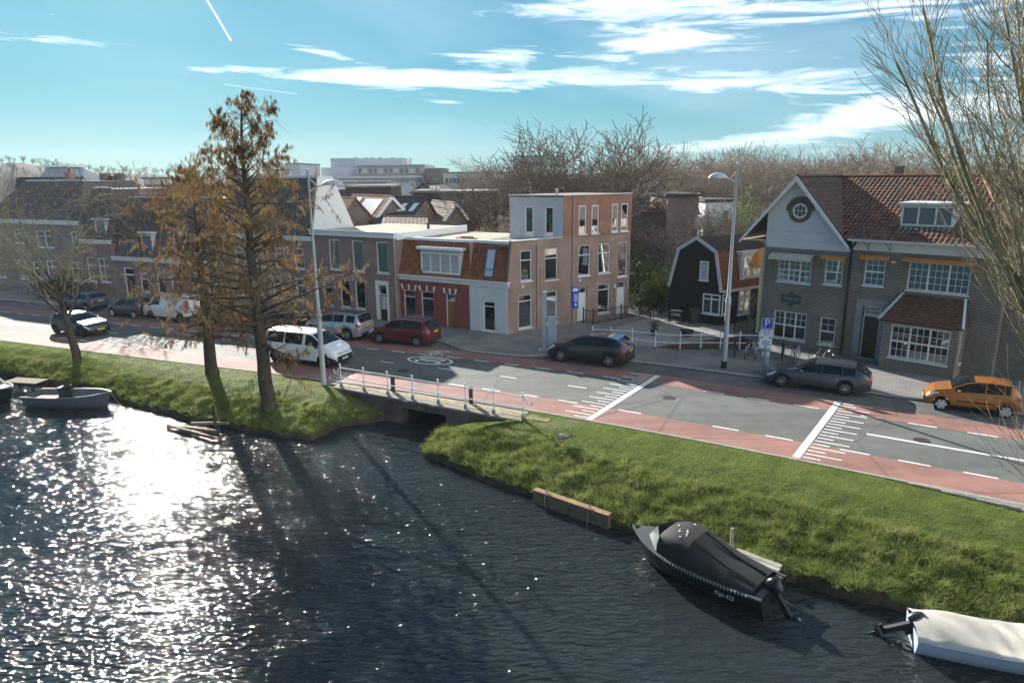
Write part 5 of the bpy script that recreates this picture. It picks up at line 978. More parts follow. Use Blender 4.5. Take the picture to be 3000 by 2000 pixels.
def block(name, label, p0, p1, Y, dp, m, rm=None, zb=0., bands=(), group=None, cat='building', yaw=0., eave=True):
    """box-shaped building: top-left and bottom-right corner of its front as seen at depth Y"""
    a, b = atY(*p0, Y), atY(*p1, Y); h = thing(name, label, cat, ((a.x + b.x) / 2, Y, zb), group=group); f = Fac((a.x, Y + yaw), (b.x, Y - yaw)); zt = a.z
    mb = MB(); mb.obox(f.P(0, zb), f.d * f.L, -f.n * dp, Vector((0, 0, zt - zb))); mb.build('wall', m, h, wall=f.d)
    mb = MB(); f.box(mb, -.2, f.L + .2, zt + .01, zt + .3, -dp - .2, .2); mb.build('roof', rm or ROOFF, h)
    for (u0, u1, z0, z1, n, m2) in bands:
        for k in range(n):
            w0 = u0 + (u1 - u0) * (k + .12) / n; w1 = u0 + (u1 - u0) * (k + .88) / n; mb = MB(); f.box(mb, f.L * w0, f.L * w1, zt - z0, zt - z1, -.05, .06); mb.build('window', m2, h)
    return h, f, zt
HOSP = mat('hospital_panel', (.50, .53, .56), .7, .3, var=.06, vs=.1); HOSP2 = mat('hospital_grey', (.40, .44, .48), .7, .3, var=.06, vs=.1); WDK = mat('far_window', (.10, .12, .14), .2, .6); BAND = mat('band_brown', (.32, .27, .25), .8, .2)
# the white medical block on the skyline: stacked storeys
YB = 210
hb = thing('medical_building', 'large pale stepped block on the skyline with grey rooftop plant', 'building', (atY(*c2(600, 200), YB).x, YB, 0))
def hbox(p0, p1, dp, m, nm, Yo=0., zb=None):
    a, b = atY(*p0, YB + Yo), atY(*p1, YB + Yo); mb = MB(); mb.box(a.x, b.x, YB + Yo, YB + Yo + dp, b.z if zb is None else zb, a.z); return mb.build(nm, m, hb), a, b
hbox(c2(210, 168), c2(300, 290), 25, HOSP2, 'wing', 3, 0); hbox(c2(275, 103), c2(450, 200), 20, HOSP2, 'plant_room', 8, 0); hbox(c2(436, 103), c2(780, 165), 18, HOSP, 'plant_room', 9, 0); hbox(c2(300, 165), c2(760, 215), 26, HOSP, 'storey', 5, 0); hbox(c2(450, 148), c2(925, 270), 30, HOSP, 'storey', 2, 0)
hbox(c2(330, 225), c2(930, 272), 30, HOSP, 'storey', 0, 0); hbox(c2(925, 170), c2(1050, 280), 20, mat('brown_block', (.16, .13, .12), .8, .2), 'annex', -2, 0)
for y in (150, 207, 238): hbox(c2(452 if y != 238 else 332, y), c2(922, y + 7), .6, BAND, 'ledge', 1.2 if y != 238 else -.7)
for i, x in enumerate(range(470, 900, 36)):
    if i % 3 != 1: hbox(c2(x, 172), c2(x + 16, 200), .6, WDK, 'window', 1.3)
    if i % 4 != 2: hbox(c2(x, 250), c2(x + 16, 262), .6, WDK, 'window', -.8)
for x in (440, 510, 548, 605, 690): hbox(c2(x, 96), c2(x + 16, 106), 3, HOSP2, 'vent', 10)
for x in (788, 822): a = atY(*c2(x, 150), YB + 9); mb = MB(); mb.tube([(a.x, YB + 12, a.z), (a.x, YB + 12, atY(*c2(x, 98), YB + 9).z)], .35, 6); mb.build('flue', TRIM, hb)
def seen(name, label, p0, p1, Y, dp, m, **k): return block(name, label, c2(*p0), c2(*p1), Y, dp, m, **k)
G1 = 'blocks on the skyline'
block('flat_block', 'grey flat-roofed block on the skyline behind the cypress top', (c2(-30, 0)[0], 481), (c2(75, 0)[0], 540), 190, 20, HOSP2, group=G1); block('flat_block', 'low pale block left of the pine on the skyline', (770, 500), (840, 545), 185, 15, HOSP, group=G1)
block('long_white_block', 'long low pale block on the skyline behind the bare trees', c2(1050, 205), c2(1500, 330), 170, 20, HOSP, bands=[(.02, .98, 1.2, 2.4, 16, WDK)], group=G1)
block('tower_block', 'grey tower block seen through the bare tree crown', c2(1530, 92), c2(1745, 260), 220, 20, HOSP2, bands=[(.05, .95, 1.5, 3.2, 7, WDK), (.05, .95, 5, 6.8, 7, WDK)], group=G1)
block('low_white_block', 'long low pale terrace below the medical building', c2(205, 272), c2(660, 345), 150, 14, HOSP, bands=[(.05, .95, 1.2, 2.6, 10, WDK)], group=G1)
block('dark_flat_house', 'flat-roofed dark brick block behind the solar panels', c2(380, 305), c2(690, 380), 100, 10, mat('dark_cladding', (.055, .045, .042), .8, .3), group='houses behind the row'); block('dark_flat_house', 'dark flat-roofed block beside the white side wall', c2(160, 328), c2(325, 390), 105, 9, MATS['dark_cladding'], group='houses behind the row')
h_, f_, z_ = block('brick_flat_house', 'flat-roofed brick house with white roof edge behind the corner house', c2(1030, 345), c2(1420, 520), 82, 10, BRX, rm=ROOFF, bands=[(.3, .9, 1.0, 3.4, 4, WDK)], group='houses behind the row')
h_, f_, z_ = block('black_flat_house', 'black flat-roofed house with two roof units and white edge', c2(845, 340), c2(1045, 480), 86, 9, RDARK, rm=ROOFF, group='houses behind the row')
gable_house('hip_roof_house', 'house with broad dark hipped roof in front of the medical building', c2(905, 285), c2(830, 338), c2(1075, 335), 98, c2(1020, 285), 103, BRX, [(RDARK,), (RDARK,)], verge=False, group='houses behind the row')
for k, x in enumerate((955, 990)):
    a, b = atY(*c2(x, 296), 88), atY(*c2(x + 28, 330), 88); mb = MB(); mb.box(a.x, b.x, 88, 89.2, b.z - .1, a.z); o = mb.build('roof_unit', WHITE, None, label=('white box unit on the black flat roof, %s of the pair' % ('left one' if not k else 'right one')), category='roof unit', group='roof units')
# --- back houses of the left part
gable_house('pyramid_roof_house', 'house with dark red hipped roof and two chimneys above the mansard house', (345, 522), (265, 566), (452, 572), 92, (310, 521), 94, BRX, [(mat('dark_red_tiles', (.085, .04, .035), .8, .25, var=.3, vs=2),), (MATS['dark_red_tiles'],)], verge=False)
for x in (303, 345): a = atY(x, 524, 93); mb = MB(); mb.box(a.x - .5, a.x + .5, 93, 94, a.z - 1, a.z + .7); mb.build('chimney', BRX, bpy.data.objects['pyramid_roof_house'], wall=(1, 0))
gable_house('bright_ridge_house', 'house with long dark roof and sunlit ridge above the grey brick house', (240, 524), (235, 580), (330, 580), 88, (50, 524), 92, BRX, [(RDARK,), (RDARK,)], verge=False, Yl=-5)
block('white_flat_house', 'small pale flat-roofed house among the roofs behind the mansard house', (420, 525), (500, 575), 110, 8, HOSP); block('red_roof_block', 'long brown roofed terrace left of the cypress', (430, 545), (620, 585), 100, 8, MATS['dark_red_tiles'])
a = atY(125, 490, 130); mb = MB(); pv = thing('mansion', 'pale villa with flat-topped hipped roof before the wooded hill', 'house', (a.x, 130, 0)); p0, p1, q0, q1 = atY(115, 525, 130), atY(215, 525, 130), atY(125, 490, 132), atY(190, 490, 132)
mb.box(p0.x, p1.x, 130, 140, 0, p0.z); mb.build('wall', HOSP2, pv); mb = MB(); mb.add([(p0.x, 130, p0.z), (p1.x, 130, p0.z), (p1.x, 140, p0.z), (p0.x, 140, p0.z), (q0.x, 133, q0.z), (q1.x, 133, q0.z), (q1.x, 137, q0.z), (q0.x, 137, q0.z)], [(0, 1, 5, 4), (1, 2, 6, 5), (2, 3, 7, 6), (3, 0, 4, 7), (4, 5, 6, 7)]); mb.build('roof', mat('grey_slate', (.25, .27, .30), .6, .4), pv)
mb = MB(); mb.box(q0.x - .6, q1.x + .6, 132.6, 137.5, q0.z + .002, q0.z + .4); mb.build('roof_top', WHITE, pv)
# --- houses behind the barn and the corner house
GB = 'houses behind the barn'
gable_house('dark_hip_house', 'house with tall black roof right of the corner house', (1935, 532), (1890, 572), (1968, 574), 84, (1850, 532), 88, BRX, [(RDARK,), (RDARK,)], verge=False, group=GB)
block('garden_house', 'garden house with black roof band and brown brick wall behind the shrubs', (1957, 577), (2042, 690), 72, 9, BRX, rm=RDARK, group=GB); gable_house('black_roof_house', 'house with black roof and red hip edge above the garden house', (2035, 576), (1955, 620), (2046, 622), 74, (1962, 577), 76, BRX, [(RDARK,), (RDARK,)], verge=False, Yl=-1, group=GB)
block('white_cottage', 'white rendered cottage with one small window behind the lamp post', (2068, 592), (2150, 650), 80, 6, WHITE, rm=RDARK, bands=[(.6, .8, 1.0, 2.4, 1, WDK)], group=GB); gable_house('small_white_dormer_house', 'little white gable peeking over the black roof', (2046, 567), (2034, 588), (2056, 588), 90, (2060, 567), 94, WHITE, [(RDARK,), (RDARK,)], group=GB)
h_ = thing('garden_fence', 'pale upright board fence beyond the barn roof', 'fence', atY(2040, 672, 66)); a, b = atY(2038, 636, 66), atY(2100, 672, 66); n = 14
for k in range(n): mb = MB(); x0 = a.x + (b.x - a.x) * k / n; mb.box(x0, x0 + (b.x - a.x) / n * .82, 66, 66.04, b.z, a.z + .05 * (k % 2)); mb.build('board', mat('pale_boards', (.50, .52, .53), .8, .2, var=.15, vs=3), h_)
gable_house('far_gable_house', 'far pale gable house among the bare trees', (1975, 550), (1962, 575), (1992, 575), 105, (1990, 549), 110, WHITE, [(RDARK,), (RDARK,)], group=GB); gable_house('far_gable_house', 'far dark gable house below the tree line', (2035, 534), (2022, 556), (2060, 556), 120, (2060, 534), 128, BRX, [(RDARK,), (RDARK,)], group=GB)
# --- wooded dunes on the horizon
def hill(name, pts, Y, dep, m):
    P = [atY(x, y, Y) for x, y in pts]; mb = MB(); rows = []
    for k, t in enumerate(np.linspace(0, 1, 12)):
        rows.append([Vector((p.x * (1 + (t - .5) * dep / Y * 2 * .5), Y + (t - .5) * dep, -2 + (p.z + 2) * math.sin(math.pi * t))) for p in P])
    mb.grid(rows); return struct(mb.build(name, m, smooth=True))
HILLM = mat('hill_ground', (.04, .037, .03), .95, .1, var=.3, vs=.02)
hill('hills', [(-2600, 512), (-1800, 500), (-1100, 486), (-600, 474), (-300, 470), (-100, 478), (0, 478), (60, 476), (110, 484), (160, 492), (220, 500), (300, 503), (380, 508), (450, 512), (600, 518), (800, 520)], 420, 160, HILLM)
hill('terrain', [(1200, 522), (1350, 514), (1500, 512), (1700, 510), (1900, 505), (2100, 500), (2300, 496), (2600, 492), (3000, 486), (3300, 486)], 330, 120, HILLM)
# ================================================================ trees
def grow(seed, trunk, r0, levels, kids_, ratio, angle, up, seg=4, wob=.12, start=.35, lean=(0, 0), decay=.62, droop=0., side=None):
    rg = random.Random(seed); out = []; tips = []
    def branch(p, d, L, r, lv):
        n = max(2, seg - lv // 2) if lv else seg + 3; q = p.copy(); dd = d.copy(); pts = [(q.copy(), r)]
        for i in range(n):
            t = (i + 1) / n; dd = (dd + Vector((rg.gauss(0, wob * (.3 if lv == 0 else 1)), rg.gauss(0, wob * (.3 if lv == 0 else 1)), rg.gauss(0, wob * (.3 if lv == 0 else 1)) + up[min(lv, len(up) - 1)] / n - droop * lv / n))).normalized()
            q2 = q + dd * L / n; r2 = r * (1 - t * (1 - decay * .5)) if lv else r * (1 - t * .62); out.append((q, q2, pts[-1][1], r2)); q = q2; pts.append((q.copy(), r2))
        tips.append((q, dd, lv))
        if lv < levels:
            k = kids_[min(lv, len(kids_) - 1)]
            for c in range(k):
                t = start + (1 - start) * (c + rg.random()) / k if lv == 0 else .25 + .75 * (c + rg.random()) / k; f = t * n; i = min(int(f), n - 1); a, b = pts[i][0], pts[i + 1][0]; pp = a.lerp(b, f - i); rr = pts[i][1] * decay
                ax = (b - a).normalized(); az = c * 2.399 + rg.random() * 1.2 + lv; pe = ax.orthogonal().normalized(); pe.rotate(Matrix.Rotation(az, 3, ax)); an = angle[min(lv, len(angle) - 1)] * rg.uniform(.75, 1.25)
                nd = ax * math.cos(an) + pe * math.sin(an); sh = (1 - .55 * t) if lv == 0 and side != 'vase' else 1.
                branch(pp, nd.normalized(), L * ratio[min(lv, len(ratio) - 1)] * rg.uniform(.7, 1.2) * sh, max(rr * .8, .006), lv + 1)
    branch(Vector((0, 0, 0)), Vector((lean[0], lean[1], 1)).normalized(), trunk, r0, 0)
    return out, tips
def seg_arrays(segs, nmin=3, rmin=.004):
    A = np.array([list(s[0]) for s in segs]); B = np.array([list(s[1]) for s in segs]); r0 = np.maximum(np.array([s[2] for s in segs]), rmin); r1 = np.maximum(np.array([s[3] for s in segs]), rmin)
    D = B - A; D /= np.linalg.norm(D, axis=1)[:, None] + 1e-9; ref = np.where(np.abs(D[:, 2:3]) < .9, np.array([[0, 0, 1.]]), np.array([[1., 0, 0]])); X = np.cross(D, ref); X /= np.linalg.norm(X, axis=1)[:, None]; Y = np.cross(D, X); Vs, Fs = [], []; o = 0
    for thick in (True, False):
        m = (r0 > .035) == thick; n = 7 if thick else nmin
        if not m.any(): continue
        a = np.arange(n) * 2 * np.pi / n; ca, sa = np.cos(a), np.sin(a); off = X[m][:, None] * ca[None, :, None] + Y[m][:, None] * sa[None, :, None]
        V = np.concatenate([A[m][:, None] + off * r0[m][:, None, None], B[m][:, None] + off * r1[m][:, None, None]], 1); k = len(V); idx = (np.arange(k) * 2 * n)[:, None]; j = np.arange(n)
        Fq = np.stack([idx + j, idx + (j + 1) % n, idx + n + (j + 1) % n, idx + n + j], -1).reshape(-1, 4) + o; Vs.append(V.reshape(-1, 3)); Fs.append(Fq); o += k * 2 * n
    return np.concatenate(Vs), np.concatenate(Fs)
def arr_mesh(name, V, Fq, m):
    o = np_mesh(name, V, Fq, m, smooth=False); me = o.data; bpy.data.objects.remove(o); return me
BARK = mat('bark', (.085, .07, .05), .95, .1, var=.35, vs=3, bump=.8, bs=12); BARKG = mat('bark_mossy', (.25, .235, .15), .95, .1, var=.35, vs=4, bump=.5, bs=20); TWIG = mat('twig', (.19, .155, .115), .9, .1, var=.2, vs=2); TWIGP = mat('twig_poplar', (.34, .305, .21), .9, .1, var=.3, vs=2)
def leaf_mat(name, cs, tr=.35, vs=.9):
    m = grass_mat(name, *cs, tr); m.node_tree.nodes['Noise Texture'].inputs['Scale'].default_value = vs; return m
def split_tree(segs, rc): return [s for s in segs if s[2] >= rc], [s for s in segs if s[2] < rc]
def leaves_quads(P, D, ln, wd, rg):
    """narrow leaves: P base points, D unit directions"""
    n = len(P); ref = rg.normal(size=(n, 3)); X = np.cross(D, ref); X /= np.linalg.norm(X, axis=1)[:, None] + 1e-9; l = (ln * rg.uniform(.6, 1.3, n))[:, None]; w_ = (wd * rg.uniform(.7, 1.3, n))[:, None]
    V = np.stack([P, P + D * l * .5 + X * w_, P + D * l, P + D * l * .5 - X * w_], 1).reshape(-1, 3); return V, np.arange(n * 4).reshape(-1, 4)
def tree(name, label, loc, segs, tm, cm, rc=.05, leaves=None, lm=None, group=None, rz=0., sc=1., rmin=.006, wide=1.):
    t = thing(name, label, 'tree', loc, rz, group); t.scale = (sc * wide, sc * wide, sc)
    big, small = split_tree(segs, rc)
    for nm, s_, m_ in (('trunk', big, tm), ('crown', small, cm)):
        if s_: V, Fq = seg_arrays(s_, 3, rmin); me = arr_mesh(nm, V, Fq, m_); o = bpy.data.objects.new(nm, me); link(o, t, False)
    if leaves: me = arr_mesh('foliage', *leaves, lm); o = bpy.data.objects.new('foliage', me); link(o, t, False)
    return t
# --- two brown-leaved cypresses on the bank
CYP = leaf_mat('cypress_leaf', [(.14, .08, .04), (.21, .135, .06), (.30, .215, .10)], .45, 1.3)
def cypress(loc, ht, r0, seed, spread, label, nleaf, lean=(0, 0), fork=0, zmin=.16):
    rg = random.Random(seed); nr = np.random.default_rng(seed); segs = []; q = Vector((0, 0, -.3)); n = 16; pts = [q.copy()]; rad = [r0 * 1.35]
    for i in range(n): q = q + Vector((lean[0] / n + rg.gauss(0, .05), lean[1] / n + rg.gauss(0, .05), (ht + .3) / n)); pts.append(q.copy()); rad.append(r0 * (1 - .93 * (i + 1) / n) + .012)
    for i in range(n): segs.append((pts[i], pts[i + 1], rad[i], rad[i + 1]))
    LP, LD = [], []
    nb = int(ht * 6)
    for b in range(nb):
        t = zmin + (1 - zmin) * ((b + rg.random()) / nb) ** .85; f = t * n; i = min(int(f), n - 1); p = pts[i].lerp(pts[i + 1], f - i); az = b * 2.4 + rg.gauss(0, .5)
        prof = spread(t); L = prof * rg.uniform(.6, 1.2); el = .5 * t + rg.uniform(-.12, .35)
        d = Vector((math.cos(az) * math.cos(el), math.sin(az) * math.cos(el), math.sin(el))); k = 6; r = rad[i] * .42; q = p
        for s_ in range(k):
            d = (d + Vector((rg.gauss(0, .11), rg.gauss(0, .11), rg.gauss(0, .10) - .09 * (1 - t) + .02))).normalized(); q2 = q + d * L / k; r2 = max(r * .72, .008); segs.append((q, q2, r, r2))
            for c in range(3 if s_ > 1 else 1):
                sd = d.orthogonal(); sd.rotate(Matrix.Rotation(rg.random() * 6.28, 3, d)); sd = (sd + d * .7 + Vector((0, 0, -.15))).normalized(); sl = min(L * .38, 1.25) * rg.uniform(.4, 1.2); e = q2 + sd * sl; segs.append((q2, e, r2 * .55, .006))
                for m_ in range(int(nleaf * (.32 + .26 * s_))):
                    pp = q2.lerp(e, rg.random() ** .7); LP.append(pp); LD.append((rg.gauss(0, .28), rg.gauss(0, .28), -1))
            for m_ in range(int(nleaf * .1 * s_)): LP.append(q.lerp(q2, rg.random())); LD.append((rg.gauss(0, .3), rg.gauss(0, .3), -1))
            q, r = q2, r2
    P = np.array([list(p) for p in LP]); D = np.array(LD, float); D /= np.linalg.norm(D, axis=1)[:, None]; keep = fbm(P[:, 0] * .7 + P[:, 2] * .4, P[:, 1] * .7 + P[:, 2] * .6, 3, seed) > .30
    P, D = P[keep], D[keep]; nn = len(P); V, Fq = leaves_quads(P, D, .25, .0125, nr)
    return tree('cypress_tree', label, loc, segs, BARK, TWIG, .03, (V, Fq), CYP)
def at_bank(px, py, z=-.3):
    for _ in range(4): p = g(px, py, z); z = bank_z(p.x, p.y)
    return Vector((p.x, p.y, z - .05))
pT2, pT1, pT0, pTm = at_bank(786, 1196), at_bank(624, 1092), at_bank(226, 1050), at_bank(-12, 1030)
cypress(pT2, 13.9, .36, 21, lambda t: (5.4 * (1 - t) ** .55 * (.76 + .24 * math.sin(t * 21)) + .5), 'tall brown-leaved cypress on the bank, nearer the bridge', 24, (-.35, .1), zmin=.22)
cypress(pT1, 10.6, .34, 34, lambda t: (4.6 * (1 - t ** 2.4 * .8) * (.8 + .2 * math.sin(t * 17)) + .2), 'shorter brown-leaved cypress on the bank, farther from the bridge', 22, (-.1, .2), zmin=.2)
# --- bare tree on the left bank, with crown of fine twigs
segs, tips = grow(5, 4.2, .27, 4, [7, 5, 5, 5], [1.02, .62, .6, .55], [.62, .6, .65, .7], [.0, .25, .12, .05], wob=.13, start=.55, lean=(.0, .05), side='vase', decay=.7)
rgn = np.random.default_rng(4); tp = np.array([list(t_[0]) for t_ in tips if t_[2] >= 3]); sel = rgn.random(len(tp)) < .8; tp = tp[sel]; D = rgn.normal(size=(len(tp), 3)) * .5 + np.array([0, 0, -.8]); D /= np.linalg.norm(D, axis=1)[:, None]
BUDM = leaf_mat('withered_leaf', [(.10, .075, .03), (.15, .12, .045), (.20, .16, .06)], .3)
t0 = tree('bare_bank_tree', 'spreading bare tree on the bank above the open grey boat', pT0, segs, BARK, BARKG, .06, leaves_quads(tp, D, .22, .03, rgn), BUDM)
c = copy_tree(t0); c.location = pTm + Vector((-1.6, .6, 0)); c.rotation_euler = (0, 0, 2.0); c['label'] = 'bare tree at the far left edge of the bank'
# --- the poplar at the right edge, standing on the near bank
def poplar():
    rg = random.Random(17); segs = []
    def shoot(p, d, L, r, lv, reach=0.):
        n = (14, 14, 6, 3)[lv]; q = p; up = (.03, .30, .24, .25)[lv]; tw = (.02, .06, .10, .14)[lv]
        for i in range(n):
            uu = .0 if lv == 1 and (q - p).to_2d().length < reach * .75 else up; d = (d + Vector((rg.gauss(0, tw), rg.gauss(0, tw), uu * (1.05 - d.z)  * (2 if lv == 1 else 1)))).normalized(); q2 = q + d * L / n; r2 = r * (1 - .80 / n); segs.append((q, q2, r, r2))
            if 0 < lv < 3:
                for c in range((2, 2)[lv - 1]):
                    if rg.random() < (.9, .55)[lv - 1]:
                        sd = d.orthogonal(); sd.rotate(Matrix.Rotation(rg.random() * 6.28, 3, d)); an = rg.uniform(.25, .5); nd = (d * math.cos(an) + sd * math.sin(an)).normalized()
                        shoot(q2, nd, (rg.uniform(1.6, 4.2) * (1 - .3 * i / n), rg.uniform(.4, 1.3))[lv - 1], max(r2 * rg.uniform(.28, .45), (.011, .006)[lv - 1]), lv + 1)
            q, r = q2, r2
    shoot(Vector((0, 0, -.4)), Vector((-.01, 0, 1)), 17, .30, 0)
    for k in range(46):
        az = math.pi + rg.uniform(-1.15, 1.15) if k % 5 else rg.uniform(-1.2, 1.2); reach = rg.uniform(.5, 4.1); z = rg.uniform(2.6, 4.6) + (4.1 - reach) * rg.uniform(.0, 1.2); tilt = rg.uniform(.45, .68); L = rg.uniform(9.5, 13.0); r = rg.uniform(.05, .095)
        shoot(Vector((0, 0, z)), Vector((math.cos(az) * math.sin(tilt), math.sin(az) * math.sin(tilt) * .8, math.cos(tilt))), L, r, 1, reach)
    for k in range(22): a = rg.uniform(2.4, 3.9); shoot(Vector((-rg.uniform(0, 1.4), rg.uniform(-.3, .5), rg.uniform(.6, 4.0))), Vector((math.cos(a), math.sin(a) * .5, rg.uniform(-.2, .6))).normalized(), rg.uniform(1.2, 2.4), .014, 2)
    return segs
PP = Vector((17.2, 19.0, 0)); PP.z = bank_z(PP.x, PP.y)
tree('poplar_tree', 'tall bare poplar with upright mossy branches at the right edge', PP, poplar(), BARKG, TWIGP, .05, rmin=.0075)
# --- big bare trees behind the corner house, and the wood
def bare_proto(seed, trunk, r0, kids_=(8, 6, 5, 4), lv=4, up=(.0, .3, .15, .05), ang=(.7, .6, .65, .7), ratio=(.85, .6, .58, .5)):
    return grow(seed, trunk, r0, lv, kids_, ratio, ang, up, wob=.13, start=.4, decay=.66, side='vase')[0]
def place(px, py_top, py_base, Y): a = atY(px, py_top, Y); return Vector((a.x, Y, 0)), a.z
segs = bare_proto(101, 4.2, .30, (10, 7, 7, 6), 4, (.0, .35, .2, .1), (.85, .6, .6, .65), (1.0, .62, .6, .5)); hmax = max(s[1].z for s in segs)
p, zt = place(1540, 345, 600, 76); b1 = tree('bare_tree', 'broad bare tree behind the grey stucco top floor', p, segs, BARK, TWIG, .07, sc=zt / hmax, rmin=.016, wide=1.35, group='bare trees behind the corner house')
segs = bare_proto(202, 4.2, .30, (10, 7, 7, 6), 4, (.0, .35, .2, .1), (.85, .6, .6, .65), (1.0, .62, .6, .5)); hmax = max(s[1].z for s in segs)
p, zt = place(1800, 330, 600, 74); b2 = tree('bare_tree', 'broad bare tree behind the brick top floor', p, segs, BARK, TWIG, .07, sc=zt / hmax, rmin=.016, wide=1.35, group='bare trees behind the corner house')
protos = []
for k, sd in enumerate((301, 302, 303, 304, 305)):
    segs = bare_proto(sd, 4.2 + .5 * (k % 3), .24, (7, 6, 5, 3), 4); protos.append((segs, max(s[1].z for s in segs)))
WOODT = [mat('wood_bark_%d' % i, c, .95, .1, var=.3, vs=1) for i, c in enumerate([(.16, .12, .09), (.25, .20, .155), (.10, .085, .068)])]
for q in WOODT: pass
proto_me = []
for segs, hm in protos:
    bg, sm = split_tree(segs, .05); proto_me.append((arr_mesh('trunk', *seg_arrays(bg), WOODT[0]), arr_mesh('crown', *seg_arrays(sm, 3, .017), WOODT[1]), hm))
LB = ['bare tree in the wood behind the barn', 'bare tree in the wood']
rg = random.Random(9); k = 0
spots = [(x, 430 + rg.uniform(-28, 42), rg.uniform(95, 150)) for x in range(1890, 2640, 22)] + [(x, 465 + rg.uniform(-18, 30), rg.uniform(130, 190)) for x in range(1330, 1560, 30)] + [(2590, 365, 62), (2680, 400, 66), (2760, 380, 70), (2860, 400, 68), (2950, 390, 75), (2630, 430, 84), (2720, 440, 88), (2810, 430, 92), (2900, 440, 86), (2990, 430, 90)] + [(2080, 415, 96), (2165, 405, 92), (2360, 420, 100), (430, 470, 62), (1460, 600, 62), (2120, 560, 60), (2075, 590, 62), (2250, 560, 62), (1985, 600, 60), (2300, 530, 64)]
WLAB = {(2590, 62): 'bare tree rising behind the main roof ridge, left of the poplar', (2680, 66): 'bare tree behind the dormer of the gabled house', (2760, 70): 'bare tree behind the hipped roof end', (2860, 68): 'bare tree behind the poplar trunk', (2950, 75): 'bare tree behind the poplar at the right edge',
    (2080, 96): 'tall bare tree left of the lamp post top', (2165, 92): 'tall bare tree directly behind the lamp post top', (2360, 100): 'tall bare tree above the white gable apex', (430, 62): 'pale bare tree between the mansard house and the cypresses', (1460, 62): 'small bare tree beside the flat brick back house', (2120, 60): 'low bare tree before the white cottage', (2075, 62): 'low bare tree before the pale board fence', (2250, 62): 'low bare tree left of the white gable', (1985, 60): 'low bare tree before the garden house', (2300, 64): 'low bare tree touching the white gable edge'}
for (x, y, Y) in spots:
    tr_, cr_, hm = proto_me[k % 5]; p, zt = place(x, y, 0, Y); zt = max(zt, 5.); t = thing('wood_tree', WLAB.get((x, Y), 'bare winter tree of the wood behind the roofs'), 'tree', p, rg.uniform(0, 6.28), 'bare trees of the wood'); t.scale = (zt / hm * rg.uniform(.9, 1.25),) * 2 + (zt / hm,)
    for nm, me in (('trunk', tr_), ('crown', cr_)): link(bpy.data.objects.new(nm, me), t, False)
    k += 1
# --- far-off wood on the dunes: one mass
def far_wood(name, label, polys, Y0, Y1, n, hmin, hmax, seed, zfun):
    nr = np.random.default_rng(seed); V, Fq, o = [], [], 0
    base = [(seg_arrays([s for s in sg if s[2] > .012], 3, .05), hm) for sg, hm in protos]
    for k in range(n):
        (bv, bf), hm = base[k % 5]
        x = nr.uniform(*polys); Y = nr.uniform(Y0, Y1); p = atY(x, 500, Y); z = zfun(x, Y); s_ = nr.uniform(hmin, hmax) / hm; a = nr.uniform(0, 6.28); R_ = np.array([[math.cos(a), -math.sin(a), 0], [math.sin(a), math.cos(a), 0], [0, 0, 1]])
        V.append(bv @ R_.T * s_ + np.array([p.x, Y, z])); Fq.append(bf + o); o += len(bv)
    ob = np_mesh(name, np.concatenate(V), np.concatenate(Fq), WOODT[2]); ob['kind'] = 'stuff'; ob['label'] = label; ob['category'] = 'wood'; return ob
protos = [([s for s in sg if s[2] > .018], hm) for sg, hm in protos]
print('far segs', [len(s[0]) for s in protos])
far_wood('dune_wood', 'bare wood covering the dunes on the left skyline', (-700, 760), 352, 432, 330, 5, 8, 3, lambda x, Y: -2.5 + (atY(x, float(np.interp(x, [-1100, -600, -300, 0, 60, 110, 160, 220, 300, 380, 450, 600, 800], [486, 474, 470, 478, 476, 484, 492, 500, 503, 508, 512, 518, 520])), 420).z + 2) * math.sin(math.pi * min(max((Y - 340) / 160, 0), 1)))
far_wood('far_wood', 'grey-brown bare wood along the skyline behind the lamp post', (1250, 3050), 180, 300, 170, 11, 16, 5, lambda x, Y: 0)
# --- evergreen shrubs and conifers
def leafy(name, label, loc, rx, ry, rz_, n, lm, seed, ln=.16, wd=.05, cat='shrub', group=None, z0=.1, clump=26, trunk=True, up=.2):
    nr = np.random.default_rng(seed); cl = nr.normal(size=(clump, 3)); cl /= np.linalg.norm(cl, axis=1)[:, None]; cl *= nr.uniform(.45, 1, clump)[:, None]; cl[:, 2] = np.abs(cl[:, 2]) * 1.0; cs = nr.uniform(.20, .42, clump)
    i = nr.integers(0, clump, n); q = nr.normal(size=(n, 3)); q /= np.linalg.norm(q, axis=1)[:, None]; q *= nr.uniform(.6, 1, n)[:, None] ** .5
    P = (cl[i] + q * cs[i][:, None]) * np.array([rx, ry, rz_]); P[:, 2] = np.maximum(P[:, 2] * .8 + z0, .02)
    D = q * .8 + nr.normal(size=(n, 3)) * .5 + np.array([0, 0, up]); D /= np.linalg.norm(D, axis=1)[:, None]
    t = thing(name, label, cat, loc, 0, group); me = arr_mesh('foliage', *leaves_quads(P, D, ln, wd, nr), lm); link(bpy.data.objects.new('foliage', me), t, False)
    if trunk:
        sg = [(Vector((0, 0, -.1)), Vector((0, 0, rz_ * .4)), .07, .05)] + [(Vector((0, 0, rz_ * .25)), Vector(c_ * np.array([rx, ry, rz_ * .8])), .035, .012) for c_ in cl[:14]]
        link(bpy.data.objects.new('stem', arr_mesh('stem', *seg_arrays(sg), BARK)), t, False)
    return t
LGD = leaf_mat('leaf_dark', [(.035, .05, .016), (.055, .08, .024), (.08, .11, .038)], .3); LGM = leaf_mat('leaf_mid', [(.07, .10, .03), (.12, .17, .05), (.18, .22, .08)], .5); LBR = leaf_mat('leaf_brown', [(.12, .095, .05), (.19, .15, .08), (.27, .21, .12)], .4); LPI = leaf_mat('leaf_pine', [(.02, .03, .016), (.03, .045, .022), (.045, .06, .03)], .1)
